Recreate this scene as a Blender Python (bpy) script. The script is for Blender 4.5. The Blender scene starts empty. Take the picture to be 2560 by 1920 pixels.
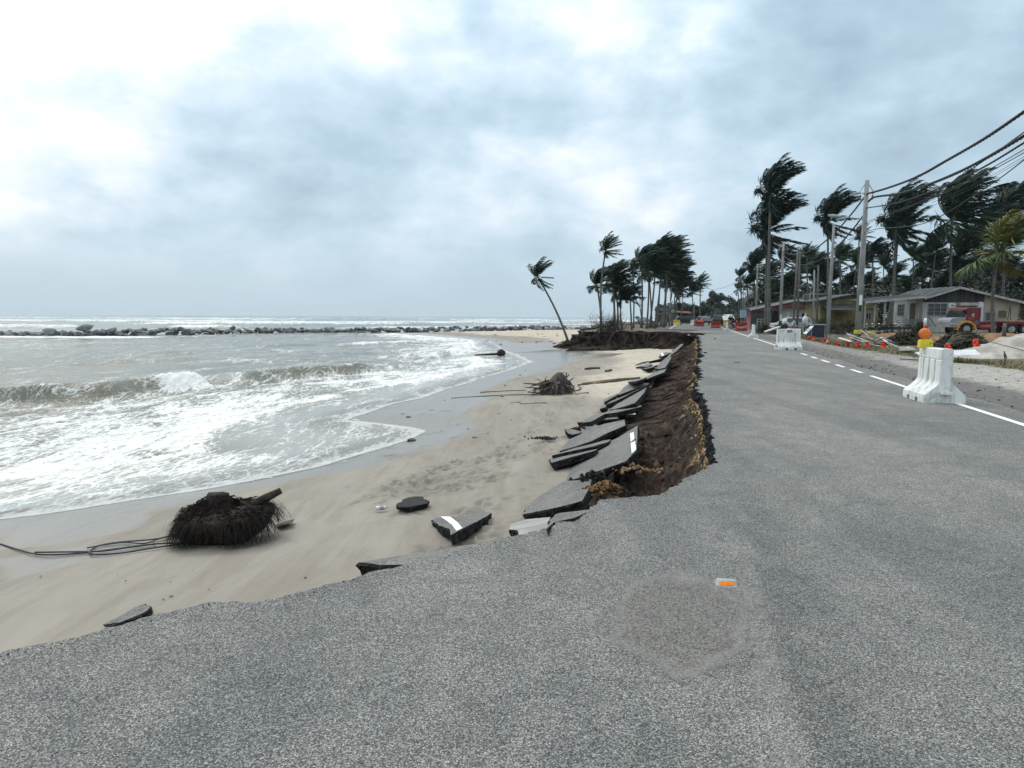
import bpy, bmesh, math, random
import numpy as np
from mathutils import Vector, Matrix
R = math.radians
SC = bpy.context.scene
COL = SC.collection

# ------------------------------------------------------------------ camera
F_PX = 1750.0            # focal length in pixels of the 2560x1920 photograph
CAM_H = 1.6
PITCH = math.atan((960 - 790) / F_PX)
ROLL = 0.0043
_F = Vector((0, math.cos(PITCH), -math.sin(PITCH)))
_U = Vector((0, math.sin(PITCH), math.cos(PITCH)))
_Rr = Vector((1, 0, 0))
CX = math.cos(ROLL) * _Rr + math.sin(ROLL) * _U
CY = -math.sin(ROLL) * _Rr + math.cos(ROLL) * _U
CZ = -_F
cam_d = bpy.data.cameras.new('camera')
cam = bpy.data.objects.new('camera', cam_d)
COL.objects.link(cam)
M = Matrix.Identity(4)
for i in range(3):
    M[i][0], M[i][1], M[i][2] = CX[i], CY[i], CZ[i]
M[0][3], M[1][3], M[2][3] = 0, 0, CAM_H
cam.matrix_world = M
cam_d.sensor_fit = 'HORIZONTAL'
cam_d.sensor_width = 36.0
cam_d.lens = 36.0 * F_PX / 2560.0
cam_d.clip_start = 0.05
cam_d.clip_end = 40000
SC.camera = cam

# ------------------------------------------------------------------ world, sun, exposure
SUN_AZ, SUN_EL = R(-38), R(48)      # azimuth from +Y towards +X
w = bpy.data.worlds.new('World'); SC.world = w; w.use_nodes = True
nt = w.node_tree; nt.nodes.clear()
def wn(t, **k):
    n = nt.nodes.new(t)
    for a, b in k.items(): setattr(n, a, b)
    return n
def wmath(op, a, b=None, c=None, clamp=False):
    n = wn('ShaderNodeMath', operation=op, use_clamp=clamp)
    for i, v in enumerate((a, b, c)):
        if v is None: continue
        if isinstance(v, (int, float)): n.inputs[i].default_value = v
        else: nt.links.new(v, n.inputs[i])
    return n.outputs[0]
wout = wn('ShaderNodeOutputWorld')
sky = wn('ShaderNodeTexSky', sky_type='NISHITA')
sky.sun_disc = False; sky.sun_elevation = SUN_EL; sky.sun_rotation = SUN_AZ
sky.air_density = 1.0; sky.dust_density = 2.0
bg1 = wn('ShaderNodeBackground'); bg1.inputs[1].default_value = 0.1
nt.links.new(sky.outputs[0], bg1.inputs[0])
tc = wn('ShaderNodeTexCoord')
sep = wn('ShaderNodeSeparateXYZ'); nt.links.new(tc.outputs['Generated'], sep.inputs[0])
dz = wmath('MAXIMUM', sep.outputs[2], 0.0)
den = wmath('ADD', dz, 0.30)
cmb = wn('ShaderNodeCombineXYZ')
nt.links.new(wmath('DIVIDE', sep.outputs[0], den), cmb.inputs[0])
nt.links.new(wmath('DIVIDE', sep.outputs[1], den), cmb.inputs[1])
cmb.inputs[2].default_value = 3.7
def wnoise(scale, detail, rough, dist, off):
    mp = wn('ShaderNodeMapping'); mp.inputs['Location'].default_value = off
    nt.links.new(cmb.outputs[0], mp.inputs[0])
    n = wn('ShaderNodeTexNoise'); nt.links.new(mp.outputs[0], n.inputs['Vector'])
    n.inputs['Scale'].default_value = scale; n.inputs['Detail'].default_value = detail
    n.inputs['Roughness'].default_value = rough; n.inputs['Distortion'].default_value = dist
    return n.outputs['Fac']
def dnoise(scale, detail, rough, dist, off):
    mp = wn('ShaderNodeMapping'); mp.inputs['Location'].default_value = off; mp.inputs['Scale'].default_value = (1, 1, 1.9)
    nt.links.new(tc.outputs['Generated'], mp.inputs[0])
    n = wn('ShaderNodeTexNoise'); nt.links.new(mp.outputs[0], n.inputs['Vector'])
    n.inputs['Scale'].default_value = scale; n.inputs['Detail'].default_value = detail
    n.inputs['Roughness'].default_value = rough; n.inputs['Distortion'].default_value = dist
    return n.outputs['Fac']
n1 = dnoise(3.6, 9, 0.52, 0.15, (1.35, 4.1, 0.3))
n2 = wnoise(0.55, 3, 0.5, 0.4, (7.7, 2.3, 5))
n3 = dnoise(10.0, 8, 0.56, 0.15, (3.3, 9.3, 2))
sd = Vector((math.sin(R(-36)) * math.cos(R(36)), math.cos(R(-36)) * math.cos(R(36)), math.sin(R(36))))
dot = wn('ShaderNodeVectorMath', operation='DOT_PRODUCT')
nt.links.new(tc.outputs['Generated'], dot.inputs[0]); dot.inputs[1].default_value = sd
glow = wmath('POWER', wmath('MAXIMUM', dot.outputs['Value'], 0.0), 5.0)
# cloud value
el = wmath('MULTIPLY', dz, 0.42)
t = wmath('ADD', wmath('MULTIPLY', glow, 0.34), 0.31)
t = wmath('ADD', t, el)
t = wmath('ADD', t, wmath('MULTIPLY', wmath('SUBTRACT', n1, 0.5), 1.25))
t = wmath('ADD', t, wmath('MULTIPLY', wmath('SUBTRACT', n2, 0.5), .35))
t = wmath('ADD', t, wmath('MULTIPLY', wmath('SUBTRACT', n3, 0.5), 0.75))
def lobe(az, elv, power, amp):
    d_ = Vector((math.sin(R(az)) * math.cos(R(elv)), math.cos(R(az)) * math.cos(R(elv)), math.sin(R(elv))))
    dn = wn('ShaderNodeVectorMath', operation='DOT_PRODUCT'); nt.links.new(warp.outputs[0], dn.inputs[0]); dn.inputs[1].default_value = d_
    return wmath('MULTIPLY', wmath('POWER', wmath('MAXIMUM', dn.outputs['Value'], 0.0), power), amp)
# cloud banks: where the bright and the dark ones stand, their outline broken by noise
wq = wn('ShaderNodeTexNoise'); nt.links.new(tc.outputs['Generated'], wq.inputs['Vector']); wq.inputs['Scale'].default_value = 7; wq.inputs['Detail'].default_value = 6
wsub = wn('ShaderNodeVectorMath', operation='SUBTRACT'); nt.links.new(wq.outputs['Color'], wsub.inputs[0]); wsub.inputs[1].default_value = (.5, .5, .5)
wsc = wn('ShaderNodeVectorMath', operation='SCALE'); nt.links.new(wsub.outputs[0], wsc.inputs[0]); wsc.inputs['Scale'].default_value = .38
wad = wn('ShaderNodeVectorMath', operation='ADD'); nt.links.new(tc.outputs['Generated'], wad.inputs[0]); nt.links.new(wsc.outputs[0], wad.inputs[1])
warp = wn('ShaderNodeVectorMath', operation='NORMALIZE'); nt.links.new(wad.outputs[0], warp.inputs[0])
for a_ in ((-34, 19, 50, .30), (9.5, 20.5, 320, .22), (-9, 21, 150, .02), (21, 21, 70, -.36), (31, 14, 90, -.10), (-2, 16.5, 200, -.22), (2, 23, 300, -.10), (-17, 11, 80, -.13), (-19, 19, 160, -.14), (-14, 5, 120, -.10), (-30, 9, 120, -.08), (9, 11, 150, .08), (-7, 8, 220, .12), (-27, 12.5, 400, .14), (4, 12, 300, .12), (25, 17, 300, .14)):
    t = wmath('ADD', t, lobe(*a_))
# the low band above the horizon is even and grey blue
lowm = wn('ShaderNodeMapRange', interpolation_type='SMOOTHSTEP')
lowm.inputs['From Min'].default_value = 0.0; lowm.inputs['From Max'].default_value = 0.13
nt.links.new(dz, lowm.inputs['Value'])
mixl = wn('ShaderNodeMix', data_type='FLOAT')
nt.links.new(lowm.outputs[0], mixl.inputs[0]); mixl.inputs[2].default_value = 0.36
nt.links.new(t, mixl.inputs[3])
rmp = wn('ShaderNodeValToRGB')
cr = rmp.color_ramp
cr.elements[0].position = 0.0; cr.elements[0].color = (.36, .47, .575, 1)
cr.elements[1].position = 1.0; cr.elements[1].color = (1.0, 1.0, 1.0, 1)
for p, c in ((.22, (.43, .575, .68, 1)), (.42, (.54, .69, .80, 1)), (.60, (.68, .80, .90, 1)), (.80, (.90, .955, .99, 1))):
    e = cr.elements.new(p); e.color = c
nt.links.new(mixl.outputs[0], rmp.inputs[0])
bg2 = wn('ShaderNodeBackground')
nt.links.new(rmp.outputs[0], bg2.inputs[0])
nt.links.new(wmath('ADD', wmath('MULTIPLY', wmath('POWER', dz, 1.6), 1.0), 1.0), bg2.inputs[1])
mx = wn('ShaderNodeMixShader'); mx.inputs[0].default_value = 0.9
nt.links.new(bg1.outputs[0], mx.inputs[1]); nt.links.new(bg2.outputs[0], mx.inputs[2])
nt.links.new(mx.outputs[0], wout.inputs[0])
w.cycles.sampling_method = 'MANUAL'; w.cycles.sample_map_resolution = 512

sun_d = bpy.data.lights.new('sun', 'SUN'); sun_d.energy = 1.3; sun_d.angle = R(14); sun_d.color = (1, .97, .92)
sun = bpy.data.objects.new('sun', sun_d); COL.objects.link(sun)
sv = Vector((math.sin(SUN_AZ) * math.cos(SUN_EL), math.cos(SUN_AZ) * math.cos(SUN_EL), math.sin(SUN_EL)))
sun.rotation_euler = sv.to_track_quat('Z', 'Y').to_euler()
SC.view_settings.view_transform = 'Standard'; SC.view_settings.look = 'None'
SC.view_settings.gamma = 1; SC.view_settings.exposure = 0.08
SC.cycles.max_bounces = 6; SC.cycles.diffuse_bounces = 3; SC.cycles.glossy_bounces = 3
SC.cycles.transparent_max_bounces = 8; SC.cycles.use_denoising = True
SC.cycles.caustics_reflective = False; SC.cycles.caustics_refractive = False

# ------------------------------------------------------------------ pixel -> place helpers
def ray(px, py):
    u, v = px - 1280.0, 960.0 - py
    return (u * CX + v * CY + F_PX * _F)
def P(px, py, z=0.0):
    d = ray(px, py); k = (z - CAM_H) / d.z
    return Vector((d.x * k, d.y * k, z))
def PD(px, py, Y):
    d = ray(px, py); k = Y / d.y
    return Vector((d.x * k, Y, CAM_H + d.z * k))
def PX(px, Y):
    return PD(px, 800, Y).x
def zA(x, y): return (1200 + x / 3.456, 780 + y / 3.456)
def zB(x, y): return (1000 + x / 3.456, 1000 + y / 3.456)
def z1(x, y): return (2080 + x / 4.608, 700 + y / 4.608)
def z3(x, y): return (1680 + x / 4.608, 660 + y / 4.608)
def z4(x, y): return (1300 + x / 4.608, 560 + y / 4.608)

# road frame: t = metres to the right of the edge line, s = metres along it
LANG = R(13.96)
LX0, LY0 = 7.75, 10.6
def line_pt(s, t, z=0.0):
    return Vector((LX0 + s * math.sin(LANG) + t * math.cos(LANG), LY0 + s * math.cos(LANG) - t * math.sin(LANG), z))
def st(x, y):
    dx, dy = x - LX0, y - LY0
    return dx * math.sin(LANG) + dy * math.cos(LANG), dx * math.cos(LANG) - dy * math.sin(LANG)

# ------------------------------------------------------------------ noise
def _h(ix, iy, s):
    v = np.sin(ix * 127.1 + iy * 311.7 + s * 74.7) * 43758.5453
    return v - np.floor(v)
def vnoise(x, y, s=0.0):
    x = np.asarray(x, float); y = np.asarray(y, float)
    ix = np.floor(x); iy = np.floor(y); fx = x - ix; fy = y - iy
    fx = fx * fx * (3 - 2 * fx); fy = fy * fy * (3 - 2 * fy)
    a = _h(ix, iy, s); b = _h(ix + 1, iy, s); c = _h(ix, iy + 1, s); d = _h(ix + 1, iy + 1, s)
    return (a + (b - a) * fx) * (1 - fy) + (c + (d - c) * fx) * fy
def fbm(x, y, s=0.0, o=4):
    r = 0; a = .5; t = 0
    for i in range(o):
        r = r + a * vnoise(np.asarray(x) * 2 ** i, np.asarray(y) * 2 ** i, s + i * 3.1); t += a; a *= .5
    return r / t
def sstep(a, b, x):
    t = np.clip((np.asarray(x, float) - a) / (b - a), 0, 1); return t * t * (3 - 2 * t)
def polydist(X, Y, pts):
    best = np.full(X.shape, 1e9); 
    for (ax, ay), (bx, by) in zip(pts[:-1], pts[1:]):
        dx, dy = bx - ax, by - ay; L = dx * dx + dy * dy + 1e-12
        t = np.clip(((X - ax) * dx + (Y - ay) * dy) / L, 0, 1)
        best = np.minimum(best, np.hypot(X - ax - t * dx, Y - ay - t * dy))
    return best

# ------------------------------------------------------------------ materials
MATS = {}
def nodes(name):
    m = bpy.data.materials.new(name); m.use_nodes = True
    n = m.node_tree; n.nodes.clear()
    return m, n
class NB:
    def __init__(s, name):
        s.m = bpy.data.materials.new(name); s.m.use_nodes = True; s.t = s.m.node_tree; s.t.nodes.clear()
        s.out = s.n('ShaderNodeOutputMaterial'); s.b = s.n('ShaderNodeBsdfPrincipled')
        s.l(s.b.outputs[0], s.out.inputs[0])
    def n(s, t, **k):
        o = s.t.nodes.new(t)
        for a, b in k.items(): setattr(o, a, b)
        return o
    def l(s, a, b): s.t.links.new(a, b)
    def put(s, sock, v):
        if isinstance(v, (int, float)): sock.default_value = v
        elif isinstance(v, (tuple, list)):
            sock.default_value = tuple(v) + ((1,) if len(v) == 3 and len(sock.default_value) == 4 else ())
        else: s.l(v, sock)
    def math(s, op, a, b=None, clamp=False):
        o = s.n('ShaderNodeMath', operation=op, use_clamp=clamp); s.put(o.inputs[0], a)
        if b is not None: s.put(o.inputs[1], b)
        return o.outputs[0]
    def mix(s, f, a, b):
        o = s.n('ShaderNodeMix', data_type='RGBA'); s.put(o.inputs[0], f); s.put(o.inputs[6], a); s.put(o.inputs[7], b)
        return o.outputs[2]
    def mulc(s, a, b):
        o = s.n('ShaderNodeMix', data_type='RGBA', blend_type='MULTIPLY'); o.inputs[0].default_value = 1
        s.put(o.inputs[6], a); s.put(o.inputs[7], b); return o.outputs[2]
    def rng(s, v, a, b, c=0.0, d=1.0, smooth=True):
        o = s.n('ShaderNodeMapRange'); o.interpolation_type = 'SMOOTHSTEP' if smooth else 'LINEAR'
        s.put(o.inputs[0], v); o.inputs[1].default_value = a; o.inputs[2].default_value = b
        o.inputs[3].default_value = c; o.inputs[4].default_value = d
        return o.outputs[0]
    def pos(s, world=True, scale=(1, 1, 1), rot=0.0, loc=(0, 0, 0)):
        src = s.n('ShaderNodeNewGeometry').outputs['Position'] if world else s.n('ShaderNodeTexCoord').outputs['Object']
        mp = s.n('ShaderNodeMapping'); mp.inputs['Scale'].default_value = scale
        mp.inputs['Rotation'].default_value = (0, 0, rot); mp.inputs['Location'].default_value = loc
        s.l(src, mp.inputs[0]); return mp.outputs[0]
    def noise(s, vec, scale, detail=4, rough=.55, dist=0.0):
        o = s.n('ShaderNodeTexNoise'); s.l(vec, o.inputs['Vector']); o.inputs['Scale'].default_value = scale
        o.inputs['Detail'].default_value = detail; o.inputs['Roughness'].default_value = rough
        o.inputs['Distortion'].default_value = dist; return o.outputs['Fac']
    def vor(s, vec, scale, feature='F1', out='Distance'):
        o = s.n('ShaderNodeTexVoronoi', feature=feature); s.l(vec, o.inputs['Vector']); o.inputs['Scale'].default_value = scale
        return o.outputs[out]
    def attr(s, name):
        return s.n('ShaderNodeAttribute', attribute_name=name).outputs['Fac']
    def bump(s, h, strength=.5, dist=.02):
        o = s.n('ShaderNodeBump'); o.inputs['Strength'].default_value = strength; o.inputs['Distance'].default_value = dist
        s.l(h, o.inputs['Height']); s.l(o.outputs[0], s.b.inputs['Normal']); return o
    def set(s, color=None, rough=None, spec=None, metal=None):
        if color is not None: s.put(s.b.inputs['Base Color'], color)
        if rough is not None: s.put(s.b.inputs['Roughness'], rough)
        if spec is not None: s.put(s.b.inputs['Specular IOR Level'], spec)
        if metal is not None: s.put(s.b.inputs['Metallic'], metal)
def mat(name, c1, c2=None, scale=4.0, rough=.8, bump=.2, spec=.3, metal=0.0, stretch=(1, 1, 1), bd=.01, world=False, lo=.38, hi=.62):
    if name in MATS: return MATS[name]
    b = NB(name); v = b.pos(world, stretch)
    n = b.noise(v, scale, 5, .6)
    c2 = c2 or tuple(x * .75 for x in c1)
    b.set(b.mix(b.rng(n, lo, hi), c1, c2), rough, spec, metal)
    if bump: b.bump(b.noise(v, scale * 4, 4, .6), bump, bd)
    MATS[name] = b.m
    return b.m

# ------------------------------------------------------------------ mesh builder
class MB:
    def __init__(s): s.v = []; s.f = []; s.m = []
    def add(s, vs, fs, mi=0):
        o = len(s.v); s.v += [tuple(v) for v in vs]
        for f in fs: s.f.append(tuple(i + o for i in f)); s.m.append(mi)
    def box(s, c, d, rot=None, mi=0, taper=1.0):
        vs = []
        for z in (-.5, .5):
            k = taper if z > 0 else 1.0
            for x, y in ((-.5, -.5), (.5, -.5), (.5, .5), (-.5, .5)):
                p = Vector((x * d[0] * k, y * d[1] * k, z * d[2]))
                if rot is not None: p = rot @ p
                vs.append(p + Vector(c))
        s.add(vs, [(3, 2, 1, 0), (4, 5, 6, 7), (0, 1, 5, 4), (1, 2, 6, 5), (2, 3, 7, 6), (3, 0, 4, 7)], mi)
    def prism(s, pts, vec, mi=0):
        n = len(pts); vec = Vector(vec)
        vs = [Vector(p) for p in pts] + [Vector(p) + vec for p in pts]
        s.add(vs, [tuple(range(n))[::-1], tuple(range(n, 2 * n))] + [(i, (i + 1) % n, n + (i + 1) % n, n + i) for i in range(n)], mi)
    def tube(s, pts, rad, n=8, caps=True, mi=0, jit=0.0, rnd=None):
        pts = [Vector(p) for p in pts]
        if isinstance(rad, (int, float)): rad = [rad] * len(pts)
        vs = []; prev = None
        for i, p in enumerate(pts):
            d = (pts[min(i + 1, len(pts) - 1)] - pts[max(i - 1, 0)])
            if d.length < 1e-9: d = Vector((0, 0, 1))
            d.normalize()
            a = prev if prev is not None else (Vector((1, 0, 0)) if abs(d.x) < .9 else Vector((0, 1, 0)))
            a = (a - d * a.dot(d)); a.normalize(); prev = a; b = d.cross(a)
            for k in range(n):
                an = 2 * math.pi * k / n
                r = rad[i] * (1 + (rnd.uniform(-jit, jit) if rnd else 0))
                vs.append(p + (a * math.cos(an) + b * math.sin(an)) * r)
        fs = []
        for i in range(len(pts) - 1):
            for k in range(n):
                fs.append((i * n + k, i * n + (k + 1) % n, (i + 1) * n + (k + 1) % n, (i + 1) * n + k))
        if caps: fs += [tuple(range(n))[::-1], tuple(range((len(pts) - 1) * n, len(pts) * n))]
        s.add(vs, fs, mi)
    def ball(s, c, r, nu=10, nv=7, mi=0, jit=0.0, rnd=None):
        if isinstance(r, (int, float)): r = (r, r, r)
        vs = []
        for j in range(nv + 1):
            ph = math.pi * j / nv
            for i in range(nu):
                th = 2 * math.pi * i / nu; k = 1 + (rnd.uniform(-jit, jit) if rnd else 0)
                vs.append((c[0] + r[0] * math.sin(ph) * math.cos(th) * k, c[1] + r[1] * math.sin(ph) * math.sin(th) * k, c[2] + r[2] * math.cos(ph) * k))
        fs = [(j * nu + i, (j + 1) * nu + i, (j + 1) * nu + (i + 1) % nu, j * nu + (i + 1) % nu) for j in range(nv) for i in range(nu)]
        s.add(vs, fs, mi)
    def build(s, name, mats, parent=None, smooth=False, loc=(0, 0, 0)):
        me = bpy.data.meshes.new(name); me.from_pydata(s.v, [], s.f)
        if not isinstance(mats, (list, tuple)): mats = [mats]
        for m in mats: me.materials.append(m)
        if len(mats) > 1: me.polygons.foreach_set('material_index', s.m)
        if smooth: me.polygons.foreach_set('use_smooth', [True] * len(me.polygons))
        me.update(); me.validate()
        o = bpy.data.objects.new(name, me); COL.objects.link(o); o.location = loc
        if parent is not None: o.parent = parent
        return o
def tag(o, label=None, cat=None, group=None, kind=None):
    if label: o['label'] = label
    if cat: o['category'] = cat
    if group: o['group'] = group
    if kind or cat: o['kind'] = kind or 'thing'
    return o
def thing(name, label, cat, loc=(0, 0, 0), rz=0.0, group=None):
    o = bpy.data.objects.new(name, None); COL.objects.link(o); o.empty_display_size = .2
    o.location = loc; o.rotation_euler = (0, 0, rz)
    return tag(o, label, cat, group)
def struct(o): o['kind'] = 'structure'; return o
def dup(o, loc=None, rz=None, scale=None, label=None, parent=None):
    c = o.copy(); COL.objects.link(c)
    if parent is not None: c.parent = parent
    if loc is not None: c.location = loc
    if rz is not None: c.rotation_euler = (0, 0, rz)
    if scale is not None: c.scale = (scale, scale, scale) if isinstance(scale, (int, float)) else scale
    if label: c['label'] = label
    for ch in list(o.children): dup(ch, parent=c)
    return c
def npmesh(name, V, Fq, mats, attrs=None, smooth=True, parent=None):
    me = bpy.data.meshes.new(name)
    V = np.asarray(V, np.float32); Fq = np.asarray(Fq, np.int32); k = Fq.shape[1]
    me.vertices.add(len(V)); me.vertices.foreach_set('co', V.ravel())
    me.loops.add(Fq.size); me.loops.foreach_set('vertex_index', Fq.ravel())
    me.polygons.add(len(Fq)); me.polygons.foreach_set('loop_start', np.arange(0, Fq.size, k, dtype=np.int32))
    me.polygons.foreach_set('loop_total', np.full(len(Fq), k, np.int32))
    if smooth: me.polygons.foreach_set('use_smooth', np.ones(len(Fq), bool))
    for a, d in (attrs or {}).items():
        at = me.attributes.new(a, 'FLOAT', 'POINT'); at.data.foreach_set('value', np.asarray(d, np.float32).ravel())
    for m in (mats if isinstance(mats, (list, tuple)) else [mats]): me.materials.append(m)
    me.update(calc_edges=True)
    o = bpy.data.objects.new(name, me); COL.objects.link(o)
    if parent is not None: o.parent = parent
    return o
def gridfaces(nr, nc):
    i = np.arange(nr * nc).reshape(nr, nc)
    return np.stack([i[:-1, :-1].ravel(), i[:-1, 1:].ravel(), i[1:, 1:].ravel(), i[1:, :-1].ravel()], 1)
# ================================================================== THE SETTING
rng = random.Random(7)
SEA = -2.2
# ---- road edge (broken), from the left foreground round the notch and up the road
E_PX = [(-700, 1800), (-300, 1705), (0, 1634), (110, 1608), (217, 1587), (398, 1532), (520, 1510), (651, 1502), (800, 1469), (900, 1440), (1047, 1406), (1150, 1372),
        (1250, 1346), (1377, 1318), (1425, 1296), (1470, 1276), (1484, 1256), (1500, 1247), (1545, 1244), (1617, 1240), (1655, 1238), (1689, 1212), (1707, 1200),
        (1730, 1185), (1765, 1172), (1794, 1158), (1786, 1120), (1776, 1075), (1772, 1040), (1766, 1003), (1758, 985)]
E_raw = [P(x, y).xy for x, y in E_PX]
E_far = [P(x, y).xy for x, y in [(1745, 980), (1748, 955), (1756, 936), (1748, 912), (1757, 888), (1750, 868), (1754, 856), (1748, 842)]]
E_tooth = [P(1746, 838).xy, P(1676, 835.5).xy, P(1700, 832.5).xy, P(1722, 829.5).xy, P(1738, 827).xy, P(1747, 825.2).xy, P(1664, 822.8).xy]
def densify(pts, jit, seed, step=0.05, k=.004):
    out = []; n = 0
    for i, (a, b) in enumerate(zip(pts[:-1], pts[1:])):
        L = (b - a).length; d = (b - a) / max(L, 1e-6); nn = Vector((-d.y, d.x))
        st_ = max(step, k * (a.length + b.length) / 2); m = max(1, int(L / st_))
        for j in range(m):
            p = a + (b - a) * (j / m); s = n * st_; n += 1
            y = p.length
            sc = jit * (1 + .05 * y)
            w_ = (float(fbm(n * .21, seed, seed, 4)) - .5) * 2.2 * sc + rng.uniform(-1, 1) * .30 * sc
            out.append(p + nn * w_)
    out.append(pts[-1]); return out
E_near = densify(E_raw, .035, 3, .03, .0045)
E_mid = densify([E_raw[-1]] + E_far + [E_tooth[0]], .06, 5, .06, .0022)
E_tt = densify(E_tooth, .02, 9, .12, .0025)
far_edge = [Vector((E_tooth[-1].x + .2487 * (Y - E_tooth[-1].y), Y)) for Y in (130, 200, 400, 900)]
E_all = E_near + E_mid[1:] + E_tt[1:]
nE = len(E_all)

# ---- materials of the setting
def asphalt_mat(name, gain=1.0, fine=1.0, seam=False):
    b = NB(name); v = b.pos(True)
    o = b.n('ShaderNodeTexVoronoi', feature='F1'); b.l(v, o.inputs['Vector']); o.inputs['Scale'].default_value = 95 * fine
    sepc = b.n('ShaderNodeSeparateColor'); b.l(o.outputs['Color'], sepc.inputs[0])
    o2 = b.n('ShaderNodeTexVoronoi', feature='F1'); b.l(v, o2.inputs['Vector']); o2.inputs['Scale'].default_value = 170 * fine
    sep2 = b.n('ShaderNodeSeparateColor'); b.l(o2.outputs['Color'], sep2.inputs[0])
    val = b.math('ADD', b.math('MULTIPLY', sepc.outputs[0], .62), b.math('MULTIPLY', sep2.outputs[1], .38))
    r = b.n('ShaderNodeValToRGB'); c = r.color_ramp
    g = gain
    c.elements[0].position = .12; c.elements[0].color = (.046 * g, .0445 * g, .0415 * g, 1)
    c.elements[1].position = .95; c.elements[1].color = (.50 * g, .488 * g, .455 * g, 1)
    e = c.elements.new(.45); e.color = (.142 * g, .138 * g, .130 * g, 1)
    e = c.elements.new(.72); e.color = (.262 * g, .256 * g, .240 * g, 1)
    b.l(val, r.inputs[0])
    # cell edges: bitumen between the stones
    edge = b.rng(o.outputs['Distance'], .25, .8, 1.0, .6)
    col = b.mulc(r.outputs[0], edge)
    big = b.noise(v, .35, 5, .6, .4); mid = b.noise(v, 3.1, 5, .65, .6)
    col = b.mulc(col, b.mix(b.rng(big, .3, .7), (.84, .85, .87), (1.12, 1.11, 1.08)))
    col = b.mulc(col, b.mix(b.rng(mid, .3, .72), (.86, .87, .87), (1.10, 1.10, 1.10)))
    vs = b.pos(True, (1, .045, 1), LANG)       # wheel tracks, along the road
    tr = b.noise(vs, 1.6, 4, .6, .2)
    col = b.mulc(col, b.mix(b.rng(tr, .35, .65), (.90, .905, .91), (1.07, 1.065, 1.05)))
    if seam:
        sp3 = b.n('ShaderNodeSeparateXYZ'); b.l(b.pos(True), sp3.inputs[0])
        tt_ = b.math('SUBTRACT', b.math('MULTIPLY', sp3.outputs[0], math.cos(LANG)), b.math('MULTIPLY', sp3.outputs[1], math.sin(LANG)))
        t0_ = LX0 * math.cos(LANG) - LY0 * math.sin(LANG)
        wob = b.math('MULTIPLY', b.math('SUBTRACT', b.noise(v, 1.8, 5, .7), .5), .30)
        tq = b.math('ADD', b.math('SUBTRACT', tt_, t0_), wob)
        drk = b.math('MULTIPLY', b.math('MULTIPLY', b.rng(tq, -4.50, -4.44), b.rng(tq, -4.40, -4.05, 1, 0)), b.rng(sp3.outputs[1], 3.0, 10, 1, .15))
        col = b.mulc(col, b.mix(b.math('MULTIPLY', drk, b.rng(b.noise(v, 2.6, 5, .7), .25, .6)), (1, 1, 1), (.78, .785, .79)))
        dst = b.math('MULTIPLY', b.math('MULTIPLY', b.rng(tq, -4.66, -4.58), b.rng(tq, -4.54, -4.47, 1, 0)), b.rng(sp3.outputs[1], 3.6, 4.6, 1, 0))
        col = b.mix(b.math('MULTIPLY', dst, b.rng(b.noise(v, 7, 5, .7), .35, .7, 0, .40)), col, (.30, .275, .245))
        spot = b.rng(b.noise(v, 1.1, 6, .72, .3), .66, .76)
        col = b.mulc(col, b.mix(spot, (1, 1, 1), (.66, .66, .68)))
    b.set(col, .86, .25)
    b.bump(b.math('SUBTRACT', 1.0, o.outputs['Distance']), .9, .006)
    return b.m
M_asph = asphalt_mat('asphalt', 1.27, 1.7, True)
b = NB('asphalt_broken_face'); v = b.pos(True)
nn = b.vor(v, 38); n2_ = b.noise(v, 9, 5, .65)
b.set(b.mix(b.rng(n2_, .4, .75), (.012, .012, .013), (.05, .048, .045)), .92, .15)
b.bump(nn, 1.0, .03); M_face = b.m
b = NB('sand'); v = b.pos(True)
dry = b.mix(b.rng(b.noise(v, .5, 6, .6), .3, .7), (.415, .367, .29), (.485, .433, .35))
dry = b.mulc(dry, b.mix(b.rng(b.noise(v, 9, 6, .7), .25, .75), (.90, .89, .88), (1.06, 1.06, 1.06)))
damp = b.mix(b.rng(b.noise(b.pos(True, (1, .25, 1), R(-38)), .9, 6, .65, .6), .3, .7), (.225, .200, .165), (.285, .256, .213))
wetc = (.18, .163, .138)
wa = b.attr('wet')
col = b.mix(b.rng(wa, 0.0, .5), dry, damp)
col = b.mix(b.rng(wa, .45, .95), col, wetc)
fl = b.noise(b.pos(True, (1, .16, 1), R(-42)), 2.2, 6, .7, .8)
col = b.mulc(col, b.mix(b.rng(fl, .35, .6), (.90, .885, .87), (1.03, 1.03, 1.03)))
b.set(col, b.math('SUBTRACT', .92, b.math('MULTIPLY', b.rng(wa, .45, 1.0), .66)), b.math('ADD', .2, b.math('MULTIPLY', b.rng(wa, .4, 1.0), .24)))
rl = b.noise(b.pos(True, (1, .10, 1), R(-52)), 7.0, 5, .6, .9)
hb = b.math('ADD', b.math('ADD', b.math('MULTIPLY', b.noise(v, 14, 5, .7), .5), b.math('MULTIPLY', fl, .8)), b.math('MULTIPLY', rl, .55))
bp = b.bump(hb, .5, .02)
b.put(bp.inputs['Strength'], b.math('SUBTRACT', .55, b.math('MULTIPLY', b.rng(wa, .4, .95), .5)))
M_sand = b.m

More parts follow.
